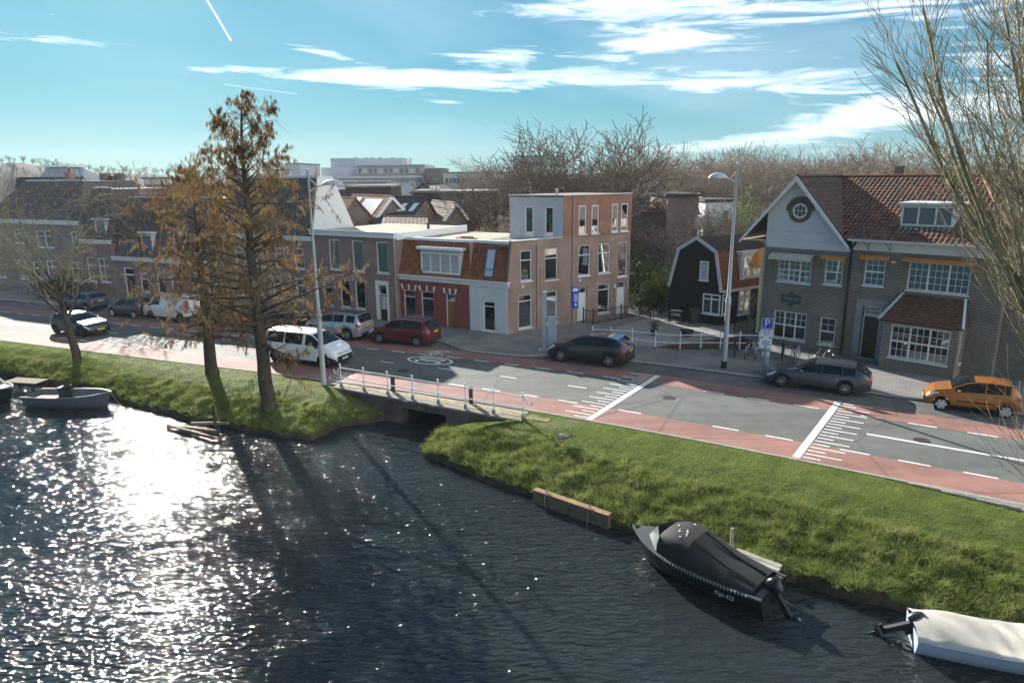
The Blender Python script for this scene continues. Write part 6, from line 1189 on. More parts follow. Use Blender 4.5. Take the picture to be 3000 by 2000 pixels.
LYE = leaf_mat('leaf_straw', [(.22, .18, .09), (.33, .27, .15), (.45, .39, .25)], .4)
def at(px, py, Y): a = atY(px, py, Y); return Vector((a.x, Y, 0))
SHR = 'shrubs behind the houses'
leafy('evergreen_shrub', 'tall dark evergreen shrub right beside the corner house', at(1905, 0, 56), 1.9, 1.6, 4.6, 5200, LGD, 41, group=SHR); leafy('evergreen_shrub', 'sunlit evergreen shrub left of the black barn', at(1965, 0, 55), 1.8, 1.5, 4.4, 5200, LGM, 42, group=SHR); leafy('evergreen_shrub', 'low dark evergreen shrub behind the garden fence', at(1935, 0, 51.5), 1.6, 1.0, 2.6, 3500, LGD, 43, group=SHR)
leafy('straw_shrub', 'straw-coloured winter shrub behind the barn gable', at(2040, 0, 58), 2.4, 1.8, 3.8, 4200, LYE, 44, ln=.22, wd=.03, group=SHR); leafy('straw_shrub', 'pale winter shrub between barn and gabled brick house', at(2190, 0, 60), 2.8, 2, 4.6, 4500, LYE, 45, ln=.22, wd=.03, group=SHR); leafy('brown_shrub', 'brown winter shrub below the evergreen conifer', at(2270, 0, 66), 3.2, 2, 5.2, 4500, LBR, 46, ln=.25, wd=.03, group=SHR)
leafy('conifer', 'dark green conifer behind the lamp post', at(2215, 0, 68), 2.5, 2.2, 9.2, 6500, LGM, 47, ln=.3, wd=.05, cat='tree', clump=30); leafy('pine_tree', 'dark pine on the skyline left of the medical building', at(908, 0, 120), 3.6, 3, 10.2, 4200, LPI, 48, ln=.5, wd=.09, cat='tree')
leafy('ivy_thicket', 'brown ivy thicket behind the grey stucco top floor', at(1510, 0, 66), 3.4, 2.5, 8.6, 7000, LBR, 49, ln=.26, wd=.05, cat='thicket', group=SHR); leafy('ivy_thicket', 'brown-green ivy thicket behind the brick top floor', at(1700, 0, 70), 6.0, 2.5, 9.0, 9000, LBR, 50, ln=.26, wd=.05, cat='thicket', group=SHR); leafy('ivy_thicket', 'dark ivy thicket at the right of the top floor', at(1840, 0, 66), 3.0, 2.5, 8.0, 5000, LGD, 51, ln=.26, wd=.05, cat='thicket', group=SHR)
leafy('blossom_bush', 'pale twiggy bush behind the roof of the red house', at(1400, 0, 60), 2.6, 2.0, 6.4, 4200, LYE, 52, ln=.2, wd=.03, group=SHR); leafy('blossom_bush', 'straw-coloured thicket behind the flat back house', at(1450, 0, 66), 3.0, 2.0, 7.0, 4000, LBR, 53, ln=.2, wd=.03, group=SHR)
leafy('skyline_shrub', 'small dark conifer at the foot of the medical building', at(1140, 0, 125), 2.4, 2, 7.0, 1500, LPI, 54, ln=.5, wd=.1, cat='tree'); leafy('skyline_shrub', 'second small dark conifer at the foot of the medical building', at(1170, 0, 128), 2.2, 2, 6.6, 1500, LPI, 55, ln=.5, wd=.1, cat='tree')
leafy('hedge_shrub', 'low green shrub against the barn wall beside the bay window', g(*c3(905, 1215)) + Vector((.2, .0, .1)), .55, .4, .8, 900, LGD, 56, ln=.12, group='plants in the yard'); leafy('left_hedge', 'dark green bush before the grey brick house', at(45, 0, 60), 2.2, 1.2, 3.0, 3000, LGD, 57)
leafy('roadside_weeds', 'low weeds along the ditch below the white railing', Vector((11.6, 39.95, -.3)), 1.9, .25, .5, 900, LGM, 58, ln=.14, trunk=False, cat='weeds')
# ================================================================ cars and vans
def paint(name, c, metal=.3, rough=.32): return mat(name, c, rough, .5, metal, coat=.8)
CGL = mat('car_glass', (.010, .012, .014), .04, .45); TYRE = mat('tyre', (.016, .016, .017), .85, .2); CHR = mat('chrome', (.6, .6, .62), .2, .5, 1.); PLASTIC = mat('black_plastic', (.022, .022, .024), .6, .3); HLIGHT = mat('headlight', (.75, .78, .8), .1, .7); TLIGHT = mat('tail_light', (.35, .012, .012), .2, .6); PLY = mat('plate_yellow', (.75, .50, .04), .5, .3); PLB = mat('plate_blue', (.35, .5, .75), .5, .3); RIM = mat('alloy_rim', (.36, .37, .39), .35, .5, .7); RIMD = mat('dark_rim', (.05, .05, .055), .35, .5, .5); RIMH = mat('hub_cap', (.62, .62, .62), .4, .4, .3)
def rim_mesh(style, r):
    b = MB(); b.cur = 0; n = 20
    P = [[(r * k * math.cos(2 * math.pi * i / n), y, r * k * math.sin(2 * math.pi * i / n)) for k, y in ((1, .02), (.9, .03), (.86, -.03))] for i in range(n + 1)]; b.grid(P); b.lathe([(.0, .03), (.14 * r / .3, .03), (.16 * r / .3, .0)], (0, 0, 0), 10, 'Y')
    ns, wd = {'ten': (10, .024), 'five': (5, .05), 'twin': (10, .02), 'hub': (6, .10)}[style]
    for i in range(ns):
        a = 2 * math.pi * i / ns + (.12 if style == 'twin' and i % 2 else 0); d = Vector((math.cos(a), 0, math.sin(a))); s = Vector((-math.sin(a), 0, math.cos(a)))
        b.obox(d * .05 - s * wd / 2 + Vector((0, .0, 0)), d * (r * .84), s * wd, Vector((0, .026, 0)))
    b.cur = 1; b.lathe([(0, -.03), (r * .88, -.03)], (0, 0, 0), 16, 'Y')
    me = bpy.data.meshes.new('rim'); me.from_pydata([tuple(p) for p in b.v], [], b.f); return me, b.mi
TYREM = {}
def wheel(root, x, y, r, w_, style, rm, side):
    key = (round(r, 3), round(w_, 3))
    if key not in TYREM:
        b = MB(); b.lathe([(r * .66, -w_ / 2), (r * .9, -w_ / 2), (r * .98, -w_ * .36), (r, -w_ * .2), (r, w_ * .2), (r * .98, w_ * .36), (r * .9, w_ / 2), (r * .66, w_ / 2), (r * .64, 0)], (0, 0, 0), 24, 'Y'); me = bpy.data.meshes.new('wheel'); me.from_pydata([tuple(p) for p in b.v], [], b.f); me.materials.append(TYRE); me.polygons.foreach_set('use_smooth', [True] * len(b.f)); TYREM[key] = me
    wo = bpy.data.objects.new('wheel', TYREM[key]); wo.location = (x, y, r); link(wo, root, False)
    k2 = (style, key, rm.name)
    if k2 not in TYREM: me, mi = rim_mesh(style, r * .68); me.materials.append(rm); me.materials.append(PLASTIC); me.polygons.foreach_set('material_index', mi); TYREM[k2] = me
    ro = bpy.data.objects.new('rim', TYREM[k2]); ro.location = (0, side * (w_ / 2 - .025), 0); ro.scale = (1, side, 1); link(ro, wo, False)
def car(name, label, sp, front, rear, pm, rims=('five', None), plate=PLY, cat='car', extras=(), group='vehicles on the street', track_off=None):
    L, W, Hc, wb, fo, wr = sp['L'], sp['W'], sp['H'], sp['wb'], sp['fo'], sp['wr']; hw = W / 2; xf = L - fo; xr = xf - wb
    front, rear = Vector(front), Vector(rear); front.z = rear.z = 0; d = (front - rear).normalized(); aw = Vector((-d.y, d.x, 0)); aw = aw if aw.y > 0 else -aw; nside = -1 if Vector((-d.y, d.x, 0)).dot(aw) > 0 else 1
    mid = (front + rear) / 2 + aw * (hw - .12); org = mid - d * ((xf + xr) / 2); root = thing(name, label, cat, org + Vector((0, 0, sp.get('z', .004))), math.atan2(d.y, d.x), group)
    tp, bl = np.array(sp['top']), np.array(sp['belt']); tx, tz = tp[:, 0], tp[:, 1]; R_ = wr + .06
    def prof(x):
        zt = np.interp(x, tx, tz); zb = min(np.interp(x, bl[:, 0], bl[:, 1]), zt - .015); zl = .24 + .08 * max(0, 1 - x / .5) + .05 * max(0, 1 - (L - x) / .5)
        for xw in (xf, xr):
            if abs(x - xw) < R_: zl = max(zl, wr + math.sqrt(R_ * R_ - (x - xw) ** 2))
        zl = min(zl, zb - .06); e = min(x / .45, (L - x) / .75, 1.); w_ = hw * (.76 + .24 * math.sin(max(e, 0) * math.pi / 2) ** .7); hgt = zt - zb; tum = min(hgt * .30, .22); wro = w_ * .965 - tum - .03
        return [(w_ * .94, zl), (w_ * .995, zl + (zb - zl) * .3), (w_, zl + (zb - zl) * .7), (w_ * .97, zb), (wro, zb + hgt * .90), (wro * .75, zt - .012 * min(1, hgt / .1)), (0, zt)]
    def Sf(x, t, s):
        P = prof(x); i = min(int(t), 5); f = t - i; a, b = P[i], P[i + 1]; return Vector((x, s * (a[0] + (b[0] - a[0]) * f), a[1] + (b[1] - a[1]) * f))
    xs = sorted(set([0, .03, .08, .15, L - .03, L - .08, L - .15] + list(np.linspace(.22, L - .22, 26)) + [xw + R_ * k for xw in (xf, xr) for k in (-1.02, -.98, -.9, -.7, -.4, 0, .4, .7, .9, .98, 1.02)]))
    mb = MB(); rows = []
    for x in xs: P = prof(x); rows.append([Vector((x, s * p[0], p[1])) for s, seq in ((1, P[:6]), (1, P[6:]), (-1, P[:6][::-1])) for p in seq])
    mb.grid(rows); mb.poly(*rows[0]); mb.poly(*rows[-1]); mb.cur = 1; mb.grid([[r[0], r[-1]] for r in rows]); mb.build('body', [pm, PLASTIC], root, smooth=38, world=False)
    def patch(nm, m, x0, x1, nx, t0, t1, nt, off, s, parent=root):
        b = MB(); rows = []
        for x in np.linspace(x0, x1, nx):
            ta = t0(x) if callable(t0) else t0; tb = t1(x) if callable(t1) else t1; rr = []
            for t in np.linspace(ta, tb, nt):
                e = .02; pu = Sf(min(x + e, L), t, s) - Sf(max(x - e, 0), t, s); pv = Sf(x, min(t + .05, 6), s) - Sf(x, max(t - .05, 0), s); n = pu.cross(pv); n = n.normalized() if n.length > 1e-9 else Vector((0, 0, 1)); c = Sf(x, t, s) - Vector((x, 0, .7)); n = n if n.dot(c) > 0 else -n; rr.append(Sf(x, t, s) + n * off)
            rows.append(rr)
        b.grid(rows); return b.build(nm, m, parent, smooth=True, world=False)
    for s in (1, -1):
        for (a, b_) in sp['win']: patch('side_window', CGL, a, b_, 12, 3.10, 3.93, 5, .009, s)
    for nm, (a, b_) in (('windscreen', sp['ws']), ('rear_window', sp['rw'])):
        b = MB(); rows = []
        for x in np.linspace(a, b_, 9):
            P = prof(x); row_ = []
            for k in np.linspace(-1, 1, 13): y = k * P[4][0] * .94; z = np.interp(abs(y), [0, P[5][0], P[4][0]], [P[6][1], P[5][1], P[4][1]]); row_.append(Vector((x, y, z)))
            rows.append(row_)
        dx = rows[-1][6] - rows[0][6]; n = Vector((-dx.z, 0, dx.x)).normalized(); n = n if n.z > 0 else -n; rows = [[p + n * .01 for p in r] for r in rows]; b.grid(rows); b.build(nm, CGL, root, smooth=True, world=False)
    for s in (1, -1):
        patch('headlight', HLIGHT, L - .52, L - .08, 6, 2.35, 3.2, 4, .008, s); patch('tail_light', TLIGHT, .03, .26, 5, sp.get('tl', (2.3, 3.2))[0], sp.get('tl', (2.3, 3.2))[1], 4, .008, s)
        patch('sill_trim', PLASTIC, xr + R_ * 1.05, xf - R_ * 1.05, 6, 0.02, .55 if sp.get('suv') else .35, 3, .006, s)
        if sp.get('suv'):
            for xw in (xf, xr): 
                b = MB(); n = 16; b.grid([[Vector((xw + rr * math.cos(a), s * (hw * 1.0 + .004) * (1 if .5 < xw + rr * math.cos(a) < L - .6 else .985), wr + rr * math.sin(a))) for rr in (R_ - .005, R_ + .055)] for a in np.linspace(-.15, math.pi + .15, n)]); b.build('arch_trim', PLASTIC, root, world=False)
        for xd in sp['seam']: patch('door_seam', PLASTIC, xd, xd + .012, 2, .5, 3.0, 6, .003, s)
        for xd in sp['hand']: b = MB(); p = Sf(xd, 2.72, s); b.box(p.x - .1, p.x + .1, p.y - .012, p.y + .012 + (.012 if s > 0 else -.0), p.z - .018, p.z + .018); b.build('door_handle', sp.get('hm', pm), root, world=False)
        b = MB(); mx_ = sp['ws'][0] - .28; p = Sf(mx_, 3.05, s); b.lathe([(0, -.11), (.07, -.09), (.085, 0), (.07, .09), (0, .11)], (p.x, p.y + s * .13, p.z + .07), 10, 'Y'); b.tube([p, (p.x, p.y + s * .1, p.z + .03)], .02, 5); b.build('mirror', sp.get('mm', pm), root, smooth=50, world=False)
        wheel(root, xf, s * (hw - .12), wr, .21, rims[0], rims[1] or RIM, s); wheel(root, xr, s * (hw - .12), wr, .21, rims[0], rims[1] or RIM, s)
        if sp.get('rails'): b = MB(); b.tube([Sf(x, 4.25, s) + Vector((0, 0, .05)) for x in np.linspace(sp['rails'][0], sp['rails'][1], 8)], .02, 5); b.build('roof_rail', sp.get('rm', CHR), root, world=False)
    zb_ = sp.get('bz', .52)
    b = MB(); b.box(L - .02, L + .02, -.55, .55, .34, .50); b.build('grille', PLASTIC, root, world=False)
    b = MB(); b.box(L + .02, L + .032, -.26, .26, .40, .51); pl = b.build('number_plate', plate, root, world=False); b = MB(); zr_ = sp.get('pz', .75); b.box(-.03, .0, -.26, .26, zr_, zr_ + .11); pr = b.build('number_plate', plate, root, world=False)
    b = MB(); b.box(.0 - .025, .12, -hw * .74, hw * .74, .32, .50); b.box(L - .14, L + .015, -hw * .72, hw * .72, .24, .34); b.build('lower_bumper', PLASTIC, root, world=False)
    text('K-593-TB', .10, Matrix.Translation((-.033, 0, zr_ + .055)) @ Matrix(((0, 0, -1, 0), (-1, 0, 0, 0), (0, 1, 0, 0), (0, 0, 0, 1))), INK, pr, 'plate_lettering', .001) if False else None
    for fn in extras: fn(root, Sf, patch, L, hw)
    return root
SUV = dict(L=4.5, W=1.84, H=1.67, wb=2.68, fo=.90, wr=.345, suv=True, rails=(.55, 2.75), pz=.86,
    top=[(0, .55), (.03, .98), (.12, 1.06), (.30, 1.42), (.48, 1.60), (.9, 1.66), (1.7, 1.68), (2.3, 1.65), (2.72, 1.55), (3.42, 1.12), (3.6, 1.07), (4.1, 1.0), (4.36, .86), (4.46, .7), (4.5, .45)], belt=[(0, .95), (.5, 1.12), (2, 1.04), (3.4, 1.02), (4.1, .93), (4.5, .6)],
    win=[(.62, 1.0), (1.06, 1.92), (2.0, 3.1)], ws=(3.36, 2.76), rw=(.14, .46), seam=[1.02, 1.96, 2.98], hand=[1.2, 2.15])
SUV2 = dict(SUV, L=4.72, W=1.89, wb=2.86, fo=.88, wr=.37, top=[(0, .55), (.03, 1.0), (.12, 1.08), (.35, 1.40), (.62, 1.58), (1.1, 1.66), (1.9, 1.68), (2.45, 1.64), (2.85, 1.53), (3.52, 1.14), (3.7, 1.10), (4.25, 1.03), (4.55, .88), (4.67, .7), (4.72, .45)], belt=[(0, .98), (.5, 1.15), (2, 1.06), (3.5, 1.04), (4.3, .95), (4.72, .6)], win=[(.75, 1.1), (1.12, 2.05), (2.1, 3.2)], ws=(3.46, 2.88), rw=(.16, .58), seam=[1.1, 2.07, 3.06], hand=[1.3, 2.3], rails=None)
DISC = dict(SUV, L=4.6, W=1.9, wb=2.74, wr=.37, fo=.86, pz=.9, top=[(0, .55), (.02, 1.02), (.08, 1.12), (.2, 1.5), (.36, 1.66), (.8, 1.72), (1.8, 1.73), (2.4, 1.70), (2.85, 1.60), (3.45, 1.18), (3.7, 1.13), (4.25, 1.06), (4.48, .9), (4.57, .7), (4.6, .45)], belt=[(0, 1.02), (.5, 1.16), (2, 1.1), (3.4, 1.06), (4.2, .98), (4.6, .6)], win=[(.40, 1.05), (1.25, 2.05), (2.1, 3.15)], ws=(3.4, 2.88), rw=(.1, .34), seam=[1.15, 2.07, 3.0], hand=[1.3, 2.25])
WAGON = dict(L=4.71, W=1.83, H=1.44, wb=2.85, fo=.80, wr=.33, rails=(.6, 2.6), pz=.74, rm=PLASTIC, top=[(0, .5), (.03, .88), (.12, .98), (.4, 1.22), (.72, 1.38), (1.2, 1.43), (1.9, 1.45), (2.4, 1.41), (2.75, 1.30), (3.35, 1.0), (3.55, .96), (4.2, .86), (4.52, .74), (4.66, .6), (4.71, .4)], belt=[(0, .86), (.5, .98), (2, .92), (3.3, .89), (4.2, .8), (4.71, .5)], win=[(.70, 1.22), (1.26, 2.1), (2.15, 3.1)], ws=(3.28, 2.48), rw=(.15, .68), seam=[1.28, 2.12, 3.1], hand=[1.5, 2.35])
HATCH = dict(L=3.55, W=1.6, H=1.48, wb=2.37, fo=.66, wr=.285, pz=.72, top=[(0, .5), (.02, .96), (.08, 1.08), (.25, 1.38), (.45, 1.45), (1.1, 1.49), (1.6, 1.46), (2.0, 1.36), (2.62, 1.02), (2.8, .98), (3.2, .88), (3.42, .72), (3.52, .55), (3.55, .38)], belt=[(0, .92), (.4, .98), (1.5, .92), (2.6, .88), (3.2, .78), (3.55, .5)], win=[(.45, .62), (.66, 1.28), (1.34, 2.42)], ws=(2.56, 1.72), rw=(.1, .34), seam=[.66, 1.31, 2.3], hand=[.85, 1.5])
COMP = dict(L=4.15, W=1.78, H=1.46, wb=2.6, fo=.84, wr=.32, pz=.8, top=[(0, .5), (.03, .95), (.12, 1.05), (.4, 1.33), (.7, 1.42), (1.3, 1.46), (1.9, 1.44), (2.3, 1.36), (2.95, 1.02), (3.15, .98), (3.7, .88), (3.98, .74), (4.1, .56), (4.15, .4)], belt=[(0, .92), (.5, 1.0), (2, .93), (2.9, .9), (3.7, .8), (4.15, .5)], win=[(.6, .95), (1.0, 1.78), (1.84, 2.75)], ws=(2.88, 2.02), rw=(.16, .55), seam=[1.0, 1.8, 2.72], hand=[1.2, 2.0])
VAN = dict(L=4.95, W=1.92, H=1.9, wb=3.27, fo=.88, wr=.335, pz=.9, tl=(2.6, 3.6), top=[(0, .5), (.02, 1.70), (.1, 1.86), (.4, 1.90), (2.6, 1.91), (3.2, 1.86), (3.45, 1.76), (4.18, 1.22), (4.35, 1.16), (4.72, 1.02), (4.86, .84), (4.93, .65), (4.95, .42)], belt=[(0, 1.16), (2, 1.14), (4.1, 1.1), (4.6, .95), (4.95, .6)], win=[(.25, 1.45), (1.55, 2.75), (2.95, 3.85)], ws=(4.12, 3.36), rw=(.025, .08), seam=[1.5, 2.82, 3.9], hand=[2.6, 3.05], mm=PLASTIC)
CARGO = dict(VAN, L=4.75, W=1.9, H=1.95, wb=3.1, top=[(0, .5), (.02, 1.72), (.1, 1.90), (.4, 1.95), (2.5, 1.96), (3.0, 1.92), (3.25, 1.82), (3.95, 1.26), (4.15, 1.18), (4.5, 1.02), (4.66, .84), (4.73, .65), (4.75, .42)], win=[(2.75, 3.65)], ws=(3.9, 3.15), seam=[1.4, 2.65, 3.7])
PW = paint('paint_white', (.70, .72, .74), .0, .3); PK = paint('paint_black', (.02, .021, .025), .3); PG = paint('paint_grey', (.075, .085, .105), .5); PR_ = paint('paint_red', (.13, .012, .016), .4); PO = paint('paint_orange', (.40, .145, .028), .3); PS = paint('paint_silver', (.50, .53, .57), .6, .3); PBg = paint('paint_bluegrey', (.10, .125, .17), .5)
P2 = lambda fn, x, y: g(*fn(x, y))
def logo_leaf(root, Sf, patch, L, hw):
    s = -1; c = Sf(3.2, 1.75, s) + Vector((0, s * .012, 0)); b = MB(); n = 20; b.grid([[c + Vector((r * math.cos(a), 0, r * math.sin(a))) for r in (.13, .16)] for a in np.linspace(0, 2 * math.pi, n)]); b.prism([c + Vector((x, 0, z)) for x, z in ((-.05, -.09), (.02, -.06), (.06, .02), (.04, .10), (-.03, .04), (-.06, -.03))], (0, s * .003, 0)); b.build('leaf_emblem', mat('emblem_green', (.02, .10, .05), .5, .3), root, world=False)
def chevrons(root, Sf, patch, L, hw):
    b = MB()
    for k in (0, 1): b.tube([(L - .02 - .0, y, .80 + z - k * .06) for y, z in ((-.62, .05), (-.2, .0), (-.09, .0), (0, .09), (.09, .0), (.2, .0), (.62, .05))], .012, 4)
    b.build('badge', CHR, root, world=False)
def dark_nose(root, Sf, patch, L, hw):
    for s in (1, -1): patch('front_bumper', PLASTIC, L - .62, L - .012, 8, .05, 1.55, 4, .012, s)
    b = MB(); b.box(L - .01, L + .018, -hw * .70, hw * .70, .30, .62); b.build('bumper_grille', PLASTIC, root, world=False)
def white_roof_tail(root, Sf, patch, L, hw):
    b = MB(); b.grid([[Sf(x, t, 1) + Vector((0, 0, .02)) for t in (4.3, 5, 6)] + [Sf(x, t, -1) + Vector((0, 0, .02)) for t in (5, 4.3)] for x in np.linspace(.55, 1.15, 5)]); b.build('roof_spoiler', CHR, root, world=False)
def cladding(m): return lambda root, Sf, patch, L, hw: [patch('side_strip', m, .95, L - 1.25, 8, 1.25, 1.45, 3, .012, s) for s in (1, -1)]
van_l = (3.953, 740, 930)
Vp = lambda x, y: g(740 + x / 3.953, 930 + y / 3.953)
vr, vf = Vp(300, 520), Vp(790, 575); vd = (S(s_of(vf)) - S(s_of(vf) - 3)).normalized(); vmid = Vp(545, 545) 
car('passenger_van', 'white passenger van with green leaf emblem driving towards the bridge', VAN, vmid + vd * 1.63, vmid - vd * 1.63, PW, ('five', RIMD), PLB, 'van', (logo_leaf, chevrons, dark_nose))
car('red_suv', 'dark red SUV parked in front of the red painted house', SUV, (-8.31, 42.28, 0), (-6.02, 41.40, 0), PR_, ('twin', RIM))
car('silver_suv', 'silver SUV with black roof parked behind the dark red SUV', DISC, (-13.25, 44.45, 0), (-10.65, 43.3, 0), PS, ('ten', RIM), extras=(lambda root, Sf, patch, L, hw: [patch('roof_panel', PK, .42, 2.8, 8, 4.05, 6, 4, .006, s) for s in (1, -1)],))
car('black_suv', 'black SUV parked beside the ditch railing', SUV2, (2.78, 37.62, 0), (5.34, 36.32, 0), PK, ('twin', RIM), extras=(white_roof_tail,))
car('grey_estate_car', 'dark grey estate car charging beside the parking sign', WAGON, P2(cB, 672, 545), P2(cB, 1110, 603), PG, ('twin', RIM))
car('orange_hatchback', 'small orange hatchback parked at the right edge of the street', HATCH, P2(cB, 1765, 700), P2(cB, 2205, 757), PO, ('hub', RIMH), extras=(cladding(PLASTIC),))
car('black_hatchback', 'black hatchback driving along the left part of the road', COMP, (-29.0, 45.0, 0), (-31.4, 46.05, 0), PK, ('five', RIMD))
sL = s_of((-34, 46.3))
car('blue_grey_hatchback', 'blue-grey hatchback parked at the far left under the bare tree', COMP, (-36.5, 55.0, 0), (-34.1, 53.95, 0), PBg, ('five', RIM))
car('dark_hatchback', 'dark small hatchback parked ahead of the white cargo van', HATCH, (-30.95, 52.1, 0), (-28.75, 51.15, 0), PG, ('hub', RIMH))
car('cargo_van', 'white cargo van parked behind the cypress trees', CARGO, (-27.35, 50.75, 0), (-24.45, 49.5, 0), PW, ('five', RIMD), cat='van')
car('dark_parked_car', 'dark car parked behind the cypress trunks beside the cargo van', COMP, (-21.6, 48.35, 0), (-19.2, 47.35, 0), PBg, ('five', RIM)); car('dark_parked_car', 'dark car half hidden by leaves behind the silver SUV', COMP, (-17.6, 46.6, 0), (-15.2, 45.55, 0), PK, ('five', RIM))
# ================================================================ boats, quay, street furniture, bicycles, goose
def hull_pts(L, B, sheer, draft, flare=.9, rake=.35, n=22, m=8, tr=.86):
    rows = []
    for i in range(n):
        s = i / (n - 1); b = B / 2 * (tr + (1 - tr) * math.sin(min(s / .45, 1) * math.pi / 2)) if s < .45 else B / 2 * (1 - ((s - .45) / .55) ** 2.6); b = max(b, .012); zt = sheer * (1 + .45 * max(0, s - .2) ** 2); x = s * L; row_ = []
        for k in range(m + 1):
            t = k / m * math.pi / 2; y = b * (math.cos(t) ** .55) * (1 - (1 - flare) * math.sin(t)); z = zt - (zt + draft * (1 - .6 * s ** 3)) * math.sin(t) ** 1.15; xx = x - rake * max(0, s - .75) / .25 * math.sin(t) * (s ** 2); row_.append((xx, y, z))
        rows.append(row_)
    return rows
def hull(root, rows, m, name='hull', inner=None, im=None, th=.05):
    mb = MB(); mb.grid([[Vector(p) for p in r] for r in rows]); mb.grid([[Vector((p[0], -p[1], p[2])) for p in r] for r in rows]); st = [Vector(p) for p in rows[0]] + [Vector((p[0], -p[1], p[2])) for p in rows[0]][::-1]; mb.poly(*st)
    o = mb.build(name, m, root, smooth=45, world=False)
    if inner is not None:
        b = MB(); R2 = [[Vector((p[0], max(p[1] - th, .004), max(p[2], inner))) for p in r] for r in rows]; b.grid(R2); b.grid([[Vector((p.x, -p.y, p.z)) for p in r] for r in R2]); b.grid([[Vector(r[0]) + Vector((0, 0, .006)), Vector((r[0][0], max(r[0][1] - th * 1.3, .004), r[0][2] + .006))] for r in rows]); b.grid([[Vector((r[0][0], -r[0][1], r[0][2] + .006)), Vector((r[0][0], -max(r[0][1] - th * 1.3, .004), r[0][2] + .006))] for r in rows]); b.grid([[Vector((0.03, r, inner)), Vector((.03, r, rows[0][0][2]))] for r in (-rows[0][0][1] + .04, rows[0][0][1] - .04)]); b.build('inner_hull', im or m, root, smooth=30, world=False)
    return o
def strake(root, rows, m, r=.03, name='rubbing_strake', dz=-.03): 
    mb = MB(); P = [Vector((r_[0][0], r_[0][1] + .01, r_[0][2] + dz)) for r_ in rows]; mb.tube(P + [Vector((p.x, -p.y, p.z)) for p in P[::-1]], r, 6); return mb.build(name, m, root, smooth=60, world=False)
def outboard(root, x, y, z, tilt, m, txt=None, sc=1.):
    T = Matrix.Translation((x, y, z)) @ Matrix.Rotation(tilt, 4, 'Y') @ Matrix.Scale(sc, 4); tr = lambda b: setattr(b, 'v', [T @ p for p in b.v])
    b = MB(); prof = [(0, -.02), (.14, .0), (.17, .1), (.17, .25), (.14, .36), (.07, .41), (0, .42)]; b.lathe(prof, (0, 0, .1), 12); b.v = [Vector((p.x * 1.35 - .08, p.y * .9, p.z)) for p in b.v]; tr(b); o = b.build('motor_cowl', m, root, smooth=50, world=False)
    b = MB(); b.obox((-.10, -.06, -.55), (.14, 0, 0), (0, .12, 0), (0, 0, .66)); b.obox((-.22, -.02, -.62), (.3, 0, 0), (0, .04, 0), (0, 0, .08)); b.lathe([(0, -.2), (.05, -.14), (.06, 0), (.05, .14), (.02, .2)], (-.02, 0, -.72), 10, 'X'); b.obox((-.06, -.015, -.95), (.12, 0, 0), (0, .03, 0), (0, 0, .25)); b.obox((.02, -.09, -.12), (.16, 0, 0), (0, .18, 0), (0, 0, .22)); tr(b); o2 = b.build('motor_leg', PLASTIC, root, world=False)
    for k in range(3): b = MB(); a = k * 2.094; dv = Vector((0, math.cos(a), math.sin(a))); b.prism([Vector((-.22, 0, -.72)) + dv * .03 + Vector((.02, 0, 0)), Vector((-.24, 0, -.72)) + dv * .11 + Vector((.03, .03, .02)), Vector((-.26, 0, -.72)) + dv * .13, Vector((-.25, 0, -.72)) + dv * .04 - Vector((.02, .02, 0))], (.008, 0, 0)); tr(b); b.build('propeller_blade', CHR, o2, world=False)
    if txt: text(txt, .075, T @ Matrix.Translation((-.08, -.155, .33)) @ Matrix.Rotation(R(90), 4, 'X'), mat('silver_text', (.5, .52, .55), .5, .3), o, 'lettering', .002)
    b = MB(); b.tube([(.1, 0, .28), (.45, .03, .33), (.62, .05, .32)], .018, 5); tr(b); b.build('tiller', PLASTIC, root, world=False); return o
HG = mat('boat_grey', (.085, .10, .12), .55, .4, var=.1, vs=2); HB = mat('boat_black', (.010, .013, .014), .35, .5); HWH = mat('boat_white', (.38, .45, .54), .4, .5, var=.06, vs=2); TARP = mat('black_tarp', (.020, .022, .021), .75, .35, var=.2, vs=3, bump=.2, bs=6); ROPE = mat('rope_fender', (.30, .32, .33), .8, .2); CREAMT = mat('cream_tarp', (.42, .40, .35), .8, .2, var=.06, vs=2, bump=.25, bs=5); DECKG = mat('deck_grey', (.075, .09, .092), .6, .3, var=.1, vs=4); BENCH = mat('plank_tan', (.28, .17, .10), .7, .25, var=.2, vs=5)
def boat(name, label, stern, bow): d = (bow - stern).normalized(); return thing(name, label, 'boat', stern, math.atan2(d.y, d.x), 'boats along the banks'), (bow - stern).length
# open grey boat on the left
t, L = boat('grey_boat', 'open grey boat with tan bench and black console moored at the left bank', V3(-25.55, 34.65, WZ), V3(-21.0, 34.15, WZ)); rows = hull_pts(L, 1.75, .62, .15); hull(t, rows, HG, 'hull', .08, mat('boat_inner', (.13, .15, .17), .6, .3, var=.15, vs=3)); strake(t, rows, mat('gunwale_grey', (.22, .25, .28), .5, .4), .028, 'gunwale', .0)
for k in range(3): b = MB(); b.box(.25 + k * .42, .65 + k * .42, -.66, .66, .36, .40); b.build('bench_board', BENCH, t, world=False)
b = MB(); b.prism([(1.75, -.28, .08), (2.15, -.28, .08), (2.1, -.26, .98), (1.8, -.26, .98)], (0, .52, 0)); b.box(1.78, 2.12, -.3, .3, .98, 1.03); b.build('console', mat('console_black', (.02, .02, .022), .5, .4), t, world=False); b = MB(); b.tube([(1.72 + .0, .17 * math.cos(a), .78 + .17 * math.sin(a)) for a in np.linspace(0, 6.28, 14)], .014, 5); b.build('steering_wheel', CHR, t, world=False)
b = MB(); b.tube([(L - .05, 0, .72), (L + .15, .1, .3), (L + .3, .2, -.05)], .012, 4); b.build('mooring_line', ROPE, t, world=False)
